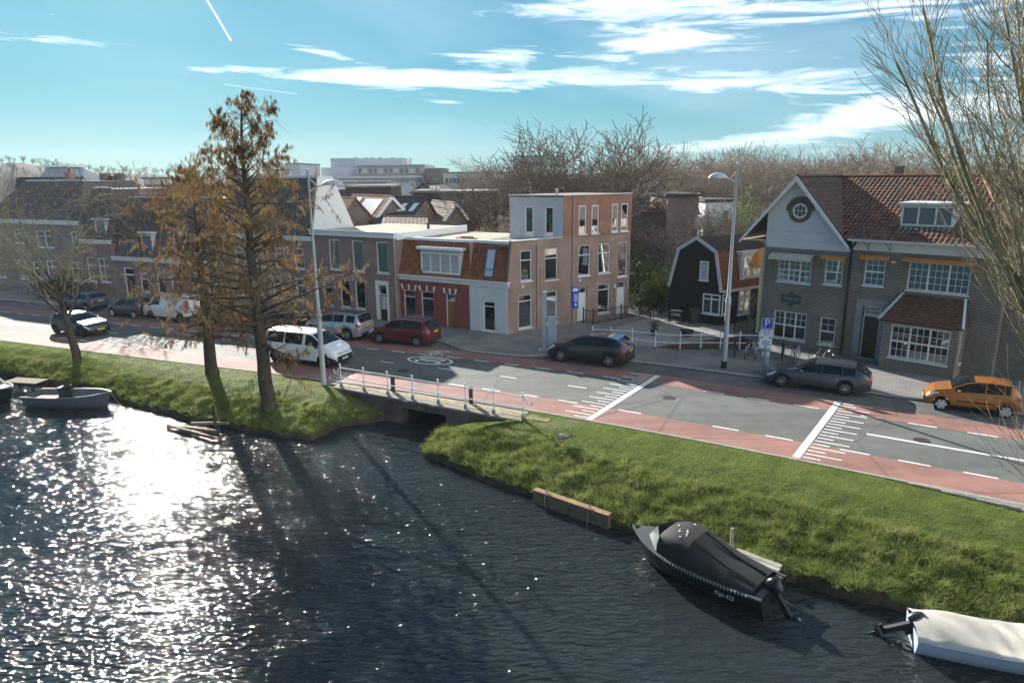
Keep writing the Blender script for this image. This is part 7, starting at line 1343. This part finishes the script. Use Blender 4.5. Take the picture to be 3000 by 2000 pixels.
# dark covered boat at the left edge
t, L = boat('canopy_boat', 'dark boat with grey spray canopy cut off by the left edge', g(44, 1178, WZ) + Vector((-4.4, 1.5, 0)), g(44, 1178, WZ)); rows = hull_pts(L, 1.8, .68, .15); hull(t, rows, HB, 'hull', .3, DECKG); strake(t, rows, ROPE)
b = MB(); b.grid([[Vector((x, y * .8, .68 + z * (1 - (abs(y)) ** 3))) for y in np.linspace(-1, 1, 9)] for x, z in ((.4, .4), (1.0, .85), (2.0, 1.0), (2.7, .85), (3.2, .1))]); b.build('canopy', mat('canopy_grey', (.20, .21, .20), .8, .2, var=.15, vs=3), t, smooth=True, world=False); b = MB(); b.grid([[Vector((x, y * .5, .74)) for y in (-1, 1)] for x in (3.1, 3.9)]); b.build('foredeck', WHITE, t, world=False)
# black boat with tarpaulin
t, L = boat('black_boat', 'black sloop with black spray canopy and tarpaulin moored at the grass bank', V3(7.05, 16.42, WZ), V3(3.68, 19.7, WZ)); L = 4.55; rows = hull_pts(L, 1.85, .66, .15, rake=.5); hull(t, rows, HB, 'hull', .42, DECKG); strake(t, rows, mat('strake_rope', (.04, .045, .046), .75, .3), .03)
for k in range(0, 21): pass
me = None
for i in range(4, 44):                      # rope wound round the strake, one turn after the other
    s_ = i / 46 * (len(rows) - 1); a = int(s_); f = s_ - a; p = Vector(rows[a][0]).lerp(Vector(rows[a + 1][0]), f)
    for sd in (1, -1):
        if sd == -1 and i % 2: continue
        if me is None: b = MB(); b.lathe([(.028, -.018), (.045, 0), (.028, .018)], (0, 0, 0), 6, 'X'); me = bpy.data.meshes.new('rope_turn'); me.from_pydata([tuple(q) for q in b.v], [], b.f); me.materials.append(mat('rope_light', (.30, .32, .33), .8, .2))
        o = bpy.data.objects.new('rope_turn', me); o.location = (p.x, sd * (p.y + .012), p.z - .03); o.rotation_euler = (0, 0, sd * .5); link(o, t, False)
def tent(rows_, m, nm, parent, smooth=True): b = MB(); b.grid([[Vector(p) for p in r] for r in rows_]); return b.build(nm, m, parent, smooth=smooth, world=False)
def arch_(x, w_, z0, z1, n=11, flat=.55): return [(x, w_ * math.copysign(abs(math.cos(a)) ** flat, math.cos(a)), z0 + (z1 - z0) * abs(math.sin(a)) ** flat) for a in np.linspace(0, math.pi, n)]
tent([arch_(2.25, .80, .62, 1.36), arch_(2.6, .80, .64, 1.42), arch_(3.0, .78, .66, 1.40), arch_(3.25, .74, .68, 1.28)], TARP, 'spray_canopy', t, 40)
tent([arch_(.28, .72, .60, .80), arch_(.6, .80, .60, .88, 11, .7), arch_(1.2, .82, .61, 1.0, 11, .75), arch_(1.8, .82, .62, 1.2, 11, .7), arch_(2.25, .80, .62, 1.36)], TARP, 'tarpaulin', t, 40)
for y in (-.2, .45): b = MB(); b.tube([(.3, y, .84), (1.2, y * 1.05, 1.02), (2.2, y * 1.1, 1.40)], .03, 5); b.build('tarp_ridge', TARP, t, smooth=60, world=False)
for sd in (-1, 1): b = MB(); b.grid([[Vector((3.95 - .68 * k_, sd * (.10 + .62 * k_), .72 + .0 * k_)), Vector((3.62 - .42 * k_, sd * (.08 + .60 * k_), 1.20 + .04 * k_))] for k_ in np.linspace(0, 1, 6)]); b.build('windscreen', mat('clear_vinyl', (.14, .16, .175), .15, .6), t, smooth=True, world=False)
b = MB(); b.grid([[Vector((3.97 - .68 * abs(k_), .10 * (1 if k_ > 0 else -1) + .62 * k_, .73)) for k_ in (-1, -.5, 0.01, .5, 1)], [Vector((3.95 - .66 * abs(k_), .62 * k_, .77)) for k_ in (-1, -.5, 0.01, .5, 1)]]); b.build('screen_frame', DECKG, t, world=False)
b = MB(); b.grid([[Vector((r[0][0], k * (r[0][1] - .05), r[0][2] + .008)) for k in (-1, -.5, 0, .5, 1)] for r in rows[15:-1]]); b.build('foredeck', DECKG, t, smooth=True, world=False); b = MB(); b.box(.02, .24, -.78, .78, .60, .63); b.build('stern_deck', DECKG, t, world=False)
rgd = random.Random(3)
for k in range(9): b = MB(); x, y = rgd.uniform(2.5, 3.05), rgd.uniform(-.45, .5); b.lathe([(0, .008), (rgd.uniform(.015, .04), .004), (0, 0)], (x, y, 1.365 + .055 * (1 - abs(y) / .8)), 6); b.build('bird_dropping', WHITE, t, world=False)
outboard(t, -.12, 0, .42, R(38), mat('motor_black', (.014, .015, .017), .3, .5), 'MERCURY', 1.05)
P_ = Vector(rows[3][0]); text('Riga 425', .17, Matrix.Translation((1.0, .845, .38)) @ Matrix.Rotation(R(180), 4, 'Z') @ Matrix.Rotation(R(84), 4, 'X'), mat('silver_text', (.5, .52, .55), .5, .3), t, 'lettering', .003, world=False)
# white boat under a cream cover
t, L = boat('covered_boat', 'pale blue-white boat under a cream tarpaulin with tilted outboard', V3(10.05, 15.05, WZ), V3(14.2, 13.65, WZ)); L = 4.4; rows = hull_pts(L, 1.55, .52, .15, rake=.35); hull(t, rows, HWH); strake(t, rows, HWH, .025)
nr = np.random.default_rng(8); RW_ = []
for i, x in enumerate(np.linspace(-.02, 4.3, 40)):
    s_ = max(0, min(1, x / L)) * (len(rows) - 1); a = min(int(s_), len(rows) - 2); f = s_ - a; w_ = (Vector(rows[a][0]).lerp(Vector(rows[a + 1][0]), f)); bb = w_.y + .02
    RW_.append([Vector((x, bb * k, w_.z - .05 + (.07 if abs(k) < .99 else 0) + .20 * (1 - k * k) * (.6 + .4 * math.sin(x * 1.9 + .6)) + .055 * math.sin(4.3 * x + 4 * k + math.sin(2.2 * x)) * (1 - k ** 4) + .03 * math.sin(9 * x * (1 - .35 * k) + 9 * k + 2 * math.sin(3 * x)) * (1 - k ** 6))) for k in np.linspace(-1, 1, 25)])
tent(RW_, CREAMT, 'boat_cover', t); outboard(t, -.1, .05, .40, R(62), mat('motor_grey', (.03, .034, .038), .3, .5), None, 1.0)
# small jetty left, mooring frame, timber quay, plank landing
PLK = mat('jetty_plank', (.20, .17, .12), .85, .2, var=.25, vs=5)
j = thing('jetty', 'small wooden landing stage behind the grey boat', 'jetty', g(70, 1135, WZ)); jp = g(74, 1116, -.75); jd = Vector((.97, -.2, 0)); jn = Vector((.2, .97, 0))
for k in range(9): b = MB(); b.obox(jp + jd * (-1.0 + k * .24) - jn * .45, jd * .21, jn * .9, Vector((0, 0, .05))); b.build('plank', PLK, j)
for a_ in (-.9, .9):
    for c_ in (-.4, .4): b = MB(); b.tube([jp + jd * a_ + jn * c_ - Vector((0, 0, 1.2)), jp + jd * a_ + jn * c_ + Vector((0, 0, -.01))], .06, 7); b.build('pile', POSTW, j)
m_ = thing('mooring_stage', 'low wooden mooring frame in the sunlit water below the cypresses', 'mooring', g(560, 1250, WZ))
W1, W2, W3 = g(492, 1246, -1.12), g(640, 1263, -1.12), g(640, 1285, -1.12)
for a_, c_ in ((W1, W2), (g(560, 1240, -1.0), g(672, 1238, -1.0)), (W1, W3)): b = MB(); b.beam(a_, c_, .12, .12); b.build('beam', PLK, m_)
for p_ in (W1, W2, g(630, 1238, -1.0)): b = MB(); b.tube([p_ - Vector((0, 0, .8)), p_ + Vector((0, 0, .3 if p_ is not W1 else .06))], .075, 7); b.build('pile', POSTW, m_)
b = MB(); b.tube([g(630, 1240, -1.0), g(628, 1198, -1.0) * 1 + Vector((0, 0, 0)) if False else g(630, 1240, -1.0) + Vector((0, 0, .95))], .06, 7); b.build('post', POSTW, m_)
q = thing('timber_quay', 'long timber mooring beam set in the bank left of the black boat', 'quay', V3(2.1, 22, WZ)); QA, QB = V3(.87, 23.0, -1.45), V3(3.32, 21.02, -1.45); qd = (QB - QA).normalized(); qn = Vector((qd.y, -qd.x, 0)); QA = QA + qn * .22; QB = QB + qn * .22; QM = mat('quay_timber', (.15, .12, .08), .8, .25, var=.25, vs=4); QT = mat('quay_top', (.26, .17, .085), .8, .25, var=.3, vs=5)
for k in range(3): b = MB(); b.obox(QA + Vector((0, 0, k * .215)) + qn * .02, qd * (QB - QA).length, -qn * .2, Vector((0, 0, .205))); b.build('plank', QM, q)
b = MB(); b.obox(QA + Vector((0, 0, .645)) + qn * .03, qd * (QB - QA).length, -qn * .26, Vector((0, 0, .05))); b.build('cap_plank', QT, q)
for u_ in (.55, 2.35): b = MB(); b.tube([QA + qd * u_ + qn * .05, QA + qd * u_ + qn * .05 + Vector((0, 0, .72))], .025, 5); b.tube([QA + qd * u_ - qn * .08 + Vector((0, 0, .69)), QA + qd * u_ - qn * .08 + Vector((0, 0, .80))], .035, 6); b.build('mooring_ring', CHR, q)
pl = thing('plank_landing', 'pale plank landing between the black boat and the bank', 'landing', V3(7.4, 18.6, -.9)); A_, B_ = g(2150, 1620, -.75), g(2283, 1670, -.75); 
for k in range(2): b = MB(); b.beam(A_ + Vector((.13, .19, 0)) * k, B_ + Vector((.13, .19, 0)) * k, .19, .05); b.build('plank', mat('pale_plank', (.34, .33, .28), .85, .2, var=.2, vs=5), pl)
p_ = g(2142, 1600, -.7); b = MB(); b.tube([p_ - Vector((0, 0, .5)), p_ + Vector((0, 0, .62))], .045, 6); b.build('mooring_post', mat('pale_plank', (.34, .33, .28)), None, label='thin pale mooring post on the bank beside the black boat', category='post')
b = MB(); b.tube([p_ + Vector((0, 0, .3)), p_ + Vector((-.02, -.25, .05)), p_ + Vector((-.1, -.5, -.15))], .012, 4); b.build('mooring_rope', ROPE, None, label='mooring rope running from the pale post to the black boat', category='rope')
# ---------------- street lamps
LAMP = mat('lamp_grey', (.42, .46, .48), .5, .4, var=.12, vs=2)
def street_lamp(label, base, arm, black):
    t = thing('street_lamp', label, 'street lamp', base, 0, 'street lamps'); a = Vector(arm).normalized(); b = MB(); b.lathe([(.135, 0), (.135, 3.55), (.15, 3.6), (.15, 3.68), (.125, 3.72), (.145, 3.78), (.145, 3.86), (.10, 3.95), (.08, 6.5), (.055, 10.6), (.075, 10.62), (.075, 10.72), (.05, 10.8), (0, 10.82)], base, 12); b.build('pole', LAMP, t, smooth=50)
    if black: b = MB(); b.lathe([(.158, 0), (.158, .42)], base, 12); b.build('base_band', PLASTIC, t, smooth=60)
    b = MB(); z = Vector((0, 0, 1)); b.tube([base + z * 9.75 + a * .05, base + z * 9.95 + a * .35, base + z * 10.05 + a * .75], [.05, .04, .035], 6); b.tube([base + z * 10.35 + a * .04, base + z * 10.02 + a * .35], .03, 5); b.build('arm', LAMP, t, smooth=50)
    n = 14; c = base + z * 10.02 + a * 1.12; sd = a.cross(z); b = MB(); rows_ = []
    for i in range(7): th = i / 6 * math.pi / 2; rows_.append([c + (a * math.cos(q_) * .52 + sd * math.sin(q_) * .34) * math.cos(th) + z * .27 * math.sin(th) for q_ in np.linspace(0, 2 * math.pi, n + 1)])
    b.grid(rows_); b.build('lamp_shade', LAMP, t, smooth=60); b = MB(); b.poly(*[p - z * .01 for p in rows_[0][:-1]]); b.build('lens', mat('lamp_lens', (.6, .62, .6), .3, .5), t)
street_lamp('tall grey street lamp with black foot beside the ditch railing', g(2122, 1085) + Vector((0, .1, .1)), (-1, -.35, 0), True); street_lamp('tall grey street lamp on the bank at the end of the bridge railing', at_bank(949, 1126), (1, .25, 0), False)
# ---------------- parking sign, charge post, route sign and cabinet
SB = mat('sign_blue', (.03, .06, .40), .5, .4); SW = mat('sign_white', (.72, .76, .80), .5, .4); GREYM = mat('cabinet_grey', (.36, .40, .44), .55, .4, var=.06, vs=2); POLEG = mat('pole_grey', (.30, .31, .32), .5, .4, .4)
class Pl:                                   # upright panel facing the camera side of the street
    def __init__(s, c, nrm): s.c = Vector(c); s.n = Vector(nrm).normalized(); s.x = Vector((0, 0, 1)).cross(s.n)
    def box(s, b, x0, x1, z0, z1, o0, o1): return b.obox(s.c + s.x * x0 + s.n * o0 + Vector((0, 0, z0)), s.x * (x1 - x0), s.n * (o1 - o0), Vector((0, 0, z1 - z0)))
    def M(s, x, z, o): p = s.c + s.x * x + s.n * o + Vector((0, 0, z)); return Matrix(((s.x.x, 0, s.n.x, p.x), (s.x.y, 0, s.n.y, p.y), (s.x.z, 1, s.n.z, p.z), (0, 0, 0, 1)))
bs = V3(13.18, 34.42, .1); pk = thing('parking_sign', 'blue P parking sign with white text plates above the charge post', 'sign', bs); S_ = Pl(bs, (-.35, -1, 0)); b = MB(); b.tube([bs, bs + Vector((0, 0, 3.0))], .032, 8); b.build('post', POLEG, pk, smooth=60)
b = MB(); S_.box(b, -.29, .29, 2.42, 3.02, .035, .05); p1 = b.build('parking_plate', SB, pk); b = MB()
for (x0, x1, z0, z1) in ((-.265, .265, 2.975, 2.995), (-.265, .265, 2.445, 2.465), (-.265, -.245, 2.465, 2.975), (.245, .265, 2.465, 2.975)): S_.box(b, x0, x1, z0, z1, .05, .053)
b.build('plate_border', SW, p1); text('P', .56, S_.M(0, 2.72, .052), SW, p1, 'lettering', .002)
b = MB(); S_.box(b, -.29, .29, 1.90, 2.40, .035, .05); p2 = b.build('text_plate', SW, pk); b = MB(); S_.box(b, -.29, .29, 1.40, 1.88, .035, .05); p3 = b.build('text_plate', SW, pk)
for (z, wd, hh, pp) in ((2.33, .44, .045, p2), (2.25, .46, .018, p2), (2.20, .40, .018, p2), (2.14, .36, .018, p2), (2.08, .25, .018, p2), (1.80, .28, .018, p3), (1.74, .42, .03, p3), (1.67, .42, .018, p3), (1.61, .44, .03, p3), (1.55, .3, .018, p3)): b = MB(); S_.box(b, -wd / 2, wd / 2, z, z + hh, .05, .052); b.build('text_line', mat('sign_ink', (.04, .08, .22), .5, .3), pp)
for sx_ in (-1, 1): b = MB(); b.prism([S_.c + S_.x * (sx_ * x) + S_.n * .05 + Vector((0, 0, z)) for x, z in ((.24, 1.94), (.24, 2.03), (.21, 2.0), (.15, 2.06), (.12, 2.03), (.18, 1.97), (.15, 1.94))], S_.n * .003); b.build('arrow', INK, p2, fix=True)
b = MB(); S_.box(b, -.05, .05, 1.43, 1.52, .05, .052); b.build('charge_icon', SB, p3)
cp = thing('charge_post', 'grey electric charge post with sloping top under the parking sign', 'charge post', bs + Vector((.1, .22, 0))); C_ = Pl(bs + Vector((.12, .22, 0)), (-.35, -1, 0)); b = MB(); C_.box(b, -.2, .2, 0, 1.32, -.16, .16); b.prism([C_.c + C_.x * -.24 + C_.n * o + Vector((0, 0, z)) for o, z in ((-.2, 1.32), (.2, 1.32), (.2, 1.36), (-.2, 1.52))], C_.x * .48); b.build('housing', GREYM, cp); 
for x in (-.11, .11): b = MB(); C_.box(b, x - .07, x + .07, .95, 1.18, .16, .175); b.build('label_panel', SW, cp)
b = MB(); w0 = bs + Vector((.02, .05, .9)); fl = P2(cB, 672, 545); pts = [w0, w0 + Vector((.06, -.15, -.5)), w0 + Vector((-.08, -.2, -.86)), w0 + Vector((.12, -.35, -.87)), w0 + Vector((.05, -.75, -.88)), w0 + Vector((.4, -1.55, -.98)), w0 + Vector((1.0, -1.95, -.97)), w0 + Vector((1.35, -1.75, -.75)), w0 + Vector((1.50, -1.62, -.30))]; b.tube(pts, .022, 6); b.build('charge_cable', mat('cable_yellow', (.30, .30, .10), .6, .3), None, smooth=60, label='yellow-green charging cable looping past the front wheel of the estate car', category='cable')
cb_ = thing('street_cabinet', 'tall grey cabinet with slim pole at the kerb left of the black SUV', 'cabinet', V3(2.25, 39.95, .1)); K_ = Pl(V3(2.3, 39.95, .1), (-.1, -1, 0)); b = MB(); K_.box(b, -.14, .38, 0, 2.0, -.2, .2); K_.box(b, -.17, .41, 2.002, 2.05, -.23, .23); b.build('housing', GREYM, cb_); b = MB(); K_.box(b, -.46, -.22, 0, 3.55, -.1, .1); b.build('pole', GREYM, cb_); b = MB(); K_.box(b, -.7, .55, -.001, .04, -.3, .34); b.build('foot', GREYM, cb_)
rs = thing('route_sign', 'narrow blue parking route sign with white arrow behind the street cabinet', 'sign', V3(3.9, 41.5, .1)); r0_ = V3(3.78, 41.6, .1); b = MB(); b.tube([r0_, r0_ + Vector((0, 0, 3.7))], .03, 7); b.build('post', POLEG, rs, smooth=60); Q_ = Pl(r0_, (.25, -1, 0)); b = MB(); Q_.box(b, -.12, .30, 2.25, 3.55, .04, .2); bx_ = b.build('sign_box', SB, rs); b = MB(); Q_.box(b, -.08, .26, 3.30, 3.50, .2, .206); pn = b.build('sign_panel', SW, bx_); text('ZONE', .12, Q_.M(.12, 3.385, .207), SB, pn, 'lettering', .001) if False else None
for z in (3.05, 2.92, 2.8, 2.68): b = MB(); Q_.box(b, .0, .24, z, z + .06, .2, .206); b.build('text_line', SW, bx_)
b = MB(); b.prism([Q_.c + Q_.x * (.12 + x) + Q_.n * .2 + Vector((0, 0, z)) for x, z in ((-.03, 2.6), (.03, 2.6), (.03, 2.48), (.09, 2.48), (0, 2.36), (-.09, 2.48), (-.03, 2.48))], Q_.n * .006); b.build('arrow', SW, bx_, fix=True)
# ---------------- bicycles
BKM = mat('bike_black', (.02, .02, .022), .4, .5, .3); BKS = mat('bike_silver', (.45, .46, .48), .35, .5, .6); SAD = mat('saddle', (.03, .025, .02), .7, .3); BKP = mat('bike_mauve', (.24, .20, .27), .45, .5)
def bike_proto(fm):
    t = thing('bicycle', 'x', 'bicycle'); r = .345
    for x in (0, 1.08):
        b = MB(); b.tube([(x + r * math.cos(a), 0, r + r * math.sin(a)) for a in np.linspace(0, 2 * math.pi, 25)[:-1]], .02, 5, closed=True); wo = b.build('wheel', TYRE, t, world=False); b = MB()
        for k in range(10): a = k * math.pi / 5; b.tube([(x, 0, r), (x + (r - .015) * math.cos(a), 0, r + (r - .015) * math.sin(a))], .003, 3, False)
        b.lathe([(.03, -.04), (.03, .04)], (x, 0, r), 6, 'Y'); b.build('spokes', CHR, wo, world=False)
        b = MB(); b.grid([[(x + (r + .035) * math.cos(a), y, r + (r + .035) * math.sin(a)) for y in (-.028, .028)] for a in np.linspace(.3, 2.6, 10)]); b.build('mudguard', fm, t, world=False)
    b = MB(); bb = (.45, 0, .29); st = (.33, 0, .78); hd = (.86, 0, .80); ax0, ax1 = (0, 0, r), (1.08, 0, r)
    for p, q_ in ((bb, st), (bb, hd), ((.36, 0, .66), (.87, 0, .74)), (ax0, bb), (ax0, (.34, 0, .72)), (hd, (.84, 0, .93)), (hd, (.98, 0, .5)), ((.98, 0, .5), ax1)): b.tube([p, q_], .017, 6)
    b.build('frame', fm, t, smooth=60, world=False); b = MB(); b.prism([(.2, -.08, .86), (.42, -.03, .87), (.46, 0, .87), (.42, .03, .87), (.2, .08, .86)], (0, 0, .05)); b.tube([st, (.31, 0, .87)], .014, 5); b.build('saddle', SAD, t, world=False)
    b = MB(); b.tube([(.62, -.29, .98), (.72, -.27, 1.02), (.84, -.12, 1.05), (.84, .12, 1.05), (.72, .27, 1.02), (.62, .29, .98)], .013, 5); b.tube([(.84, 0, .9), (.84, 0, 1.05)], .015, 5); b.build('handlebar', CHR, t, smooth=60, world=False)
    b = MB(); b.box(-.18, .26, -.06, .06, .71, .73); b.tube([(0, .07, r), (-.02, .06, .71)], .008, 4); b.tube([(0, -.07, r), (-.02, -.06, .71)], .008, 4); b.build('carrier', fm, t, world=False)
    b = MB(); b.lathe([(.09, -.004), (.09, .004)], (.45, -.05, .29), 10, 'Y'); b.tube([(.45, -.06, .29), (.52, -.07, .14)], .01, 4); b.tube([(.45, .06, .29), (.38, .07, .44)], .01, 4); b.box(.47, .57, -.13, -.06, .13, .15); b.box(.33, .43, .06, .13, .43, .45); b.build('crank', CHR, t, world=False); return t
bikes = [bike_proto(BKM), bike_proto(BKP), bike_proto(BKS)]
BK = [(0, (2152, 1046), 75, 'black bicycle parked nearest the white lamp post'), (1, (2182, 1052), 62, 'mauve bicycle with pale wheels second from the lamp post'), (2, (2210, 1050), 80, 'silver bicycle just left of the parking sign'), (0, (2290, 1058), 70, 'black bicycle below the triple window, nearer the parking sign'), (2, (2318, 1062), 50, 'silver-framed bicycle below the triple window, farther from the parking sign'), (0, (2385, 1058), 5, 'black bicycle leaning along the brick wall beside the drainpipe')]
used = set()
for (k, px_, rz_d, lab) in BK:
    if k in used: t = copy_tree(bikes[k])
    else: t = bikes[k]; used.add(k)
    p = g(*px_, .1); t.location = p; t.rotation_euler = (R(4), 0, R(rz_d)); t['label'] = lab; t['group'] = 'bicycles before the gabled house'
t = copy_tree(bikes[1]); t.location = g(105, 862, .1); t.rotation_euler = (R(5), 0, R(170)); t['label'] = 'pale bicycle against the grey brick house at the far left'; t['group'] = 'bicycles'
# ---------------- garden fence, pots, bin, cargo box
def bar_fence(label, pts, h_, sp_=.115):
    t = thing('railing_fence', label, 'fence', pts[0])
    for a, b_ in zip(pts[:-1], pts[1:]):
        L_ = (b_ - a).length; n = int(L_ / sp_); dd = (b_ - a).normalized()
        for z in (.12, h_ - .14): b = MB(); b.beam(a + Vector((0, 0, z)), b_ + Vector((0, 0, z)), .03, .03); b.build('rail', BKM, t)
        for k in range(n): b = MB(); q_ = a + dd * (k + .5) * sp_; b.tube([q_ + Vector((0, 0, .03)), q_ + Vector((0, 0, h_))], .011, 4); b.build('bar', BKM, t)
    for p in pts: b = MB(); b.tube([p, p + Vector((0, 0, h_ + .1))], .04, 6); b.build('post', BKM, t)
    return t
z1 = Vector((0, 0, .1)); bar_fence('black iron bar fence in front of the corner house doors', [FS.P(6.35, .1, .45), FS.P(6.5, .1, 1.3), FS.P(9.3, .1, 1.3), FS.P(11.3, .1, 1.3), V3(10.15, 49.0, .1)], 1.05); bar_fence('low dark bar fence between the barn and the gabled house', [V3(14.9, 44.6, .1), V3(15.9, 43.6, .1), V3(16.4, 43.2, .1)], .9)
TERR = mat('pot_clay', (.05, .045, .04), .8, .2, var=.2, vs=5)
def pot(label, p, r, h_, plant=None): t = thing('plant_pot', label, 'pot', p, 0, 'pots in the yard'); b = MB(); b.lathe([(r * .7, 0), (r, h_ * .9), (r * 1.08, h_ * .92), (r * 1.08, h_), (r * .9, h_), (r * .85, h_ * .8), (0, h_ * .8)], p, 12); b.build('pot', TERR, t, smooth=50); return t
pp_ = g(1915, 982, .1); pot('dark round pot with olive sapling behind the ditch railing', pp_, .22, .35); leafy('olive_sapling', 'small olive sapling growing from the dark pot', pp_ + Vector((0, 0, .3)), .32, .32, 1.1, 420, LGM, 61, ln=.09, wd=.02, cat='plant'); pot('wide black tub standing in the gravel yard', g(2012, 985, .1), .42, .42)
wb_ = g(2033, 946, .1); t = thing('wheelie_bin', 'green-grey wheeled bin against the barn wall', 'bin', wb_); b = MB(); GB_ = mat('bin_green', (.045, .055, .04), .6, .3); b.prism([wb_ + Vector((x, y, 0.05)) for x, y in ((-.27, -.3), (.27, -.3), (.27, .3), (-.27, .3))], (0, 0, .95)); b.build('body', GB_, t); b = MB(); b.obox(wb_ + Vector((-.31, -.36, 1.002)), (.62, 0, 0), (0, .72, 0), (0, 0, .07)); b.build('lid', GB_, t)
for x in (-.24, .24): b = MB(); b.lathe([(.1, -.03), (.1, .03)], wb_ + Vector((x, .28, .1)), 10, 'X'); b.build('wheel', TYRE, t)
cg = g(1978, 945, .1); t = thing('cargo_bike', 'dark cargo bike with lettered box before the barn gable', 'cargo bike', cg); CN = Pl(cg, (-.55, -1, 0)); b = MB(); CN.box(b, -.45, .45, .28, .82, -.62, .0); b.build('box', PLASTIC, t); text('CRISS', .26, CN.M(0, .58, .012), SW, t, 'lettering', .003)
for x in (-.48, .48): b = MB(); c_ = cg + CN.x * x - CN.n * .3 + Vector((0, 0, .26)); b.tube([c_ + CN.n * (.25 * math.cos(a)) + Vector((0, 0, .25 * math.sin(a))) for a in np.linspace(0, 6.283, 17)[:-1]], .02, 5, closed=True); b.build('wheel', TYRE, t)
c_ = cg - CN.n * 1.35 + Vector((0, 0, .33)); b = MB(); b.tube([c_ + CN.n * (.32 * math.cos(a)) + Vector((0, 0, .32 * math.sin(a))) for a in np.linspace(0, 6.283, 19)[:-1]], .02, 5, closed=True); b.build('wheel', TYRE, t); b = MB(); b.tube([c_, c_ + CN.n * .5 + Vector((0, 0, -.05)), cg - CN.n * .6 + Vector((0, 0, .3))], .025, 5); b.tube([c_ + CN.n * .35 + Vector((0, 0, -.02)), c_ + CN.n * .25 + Vector((0, 0, .55))], .02, 5); b.tube([c_ + CN.n * .6 + CN.x * -.3 + Vector((0, 0, .75)), c_ + CN.n * .65 + Vector((0, 0, .78)), c_ + CN.n * .6 + CN.x * .3 + Vector((0, 0, .75))], .015, 5); b.build('frame', BKM, t); b = MB(); b.obox(c_ + CN.n * .12 - CN.x * .08 + Vector((0, 0, .55)), CN.x * .16, CN.n * .26, Vector((0, 0, .05))); b.build('saddle', SAD, t)
sg = bare_proto(404, 1.7, .045, (6, 4, 3), 3); tree('bare_shrub', 'thin pale bare shrub between the barn and the parking sign', V3(15.35, 43.0, .1), sg, WOODT[1], mat('pale_twig', (.34, .30, .22), .9, .1), .02)
# ---------------- goose on the grass
gp = at_bank(1652, 1302); gp.z += .05; t = thing('goose', 'grey-brown goose standing on the grass bank', 'goose', gp, R(200), None); GM = mat('goose_plumage', (.30, .27, .22), .85, .2, var=.35, vs=9)
b = MB(); rings = [(-.34, .30, .015, .02), (-.26, .31, .06, .05), (-.12, .32, .12, .11), (.04, .34, .145, .14), (.18, .37, .12, .13), (.26, .42, .075, .09), (.28, .50, .045, .05), (.28, .60, .036, .038), (.29, .70, .036, .036), (.31, .75, .042, .042), (.36, .765, .038, .036), (.40, .755, .02, .018)]
rows_ = []
for k, (x, z, ry, rz__) in enumerate(rings):
    p, n_ = rings[max(k - 1, 0)], rings[min(k + 1, len(rings) - 1)]; dx, dz = n_[0] - p[0], n_[1] - p[1]; l = math.hypot(dx, dz); nx, nz = -dz / l, dx / l; rows_.append([Vector((x + nx * rz__ * math.sin(a), ry * math.cos(a), z + nz * rz__ * math.sin(a))) for a in np.linspace(0, 2 * math.pi, 13)])
b.grid(rows_); b.build('body', GM, t, smooth=True, world=False); b = MB(); b.prism([(.39, -.015, .745), (.47, 0, .735), (.39, .015, .745), (.39, 0, .77)], (0, 0, .004)); b.tube([(.39, 0, .755), (.47, 0, .74)], [.018, .008], 6); b.build('beak', mat('beak_orange', (.5, .2, .05), .6, .3), t, world=False)
for y in (-.06, .06): b = MB(); b.tube([(.02, y, .26), (.04, y, .12), (.02, y, .0)], [.022, .012, .011], 5); b.prism([(.0, y - .01, .0), (.1, y - .045, .0), (.12, y, .0), (.1, y + .045, .0), (.0, y + .01, .0)], (0, 0, .012)); b.build('leg', MATS['beak_orange'], t, world=False)
for y in (-1, 1): b = MB(); b.grid([[Vector((x, y * (w_ + .012 * math.sin(k_ * 3)), z_ + .10 * k_ - .03)) for k_ in (0, .5, 1)] for x, w_, z_ in ((-.38, .03, .31), (-.2, .10, .31), (0, .145, .32), (.14, .13, .36))]); b.build('wing', mat('goose_wing', (.15, .125, .10), .85, .2, var=.3, vs=12), t, smooth=True, world=False)
# ================================================================ the air
hm = bpy.data.materials.new('haze_air'); hm.use_nodes = True; nt = hm.node_tree; nt.nodes.clear(); ho = nt.nodes.new('ShaderNodeOutputMaterial'); pv_ = nt.nodes.new('ShaderNodeVolumePrincipled'); pv_.inputs['Density'].default_value = .00022; pv_.inputs['Color'].default_value = (.80, .88, .97, 1); pv_.inputs['Anisotropy'].default_value = .15; nt.links.new(pv_.outputs[0], ho.inputs['Volume'])
b = MB(); b.box(-1300, 1300, -260, 1300, -3.5, 60); hz = b.build('haze', hm, None); hz['kind'] = 'stuff'; hz['label'] = 'thin bright winter haze over the whole place'; hz['category'] = 'haze'
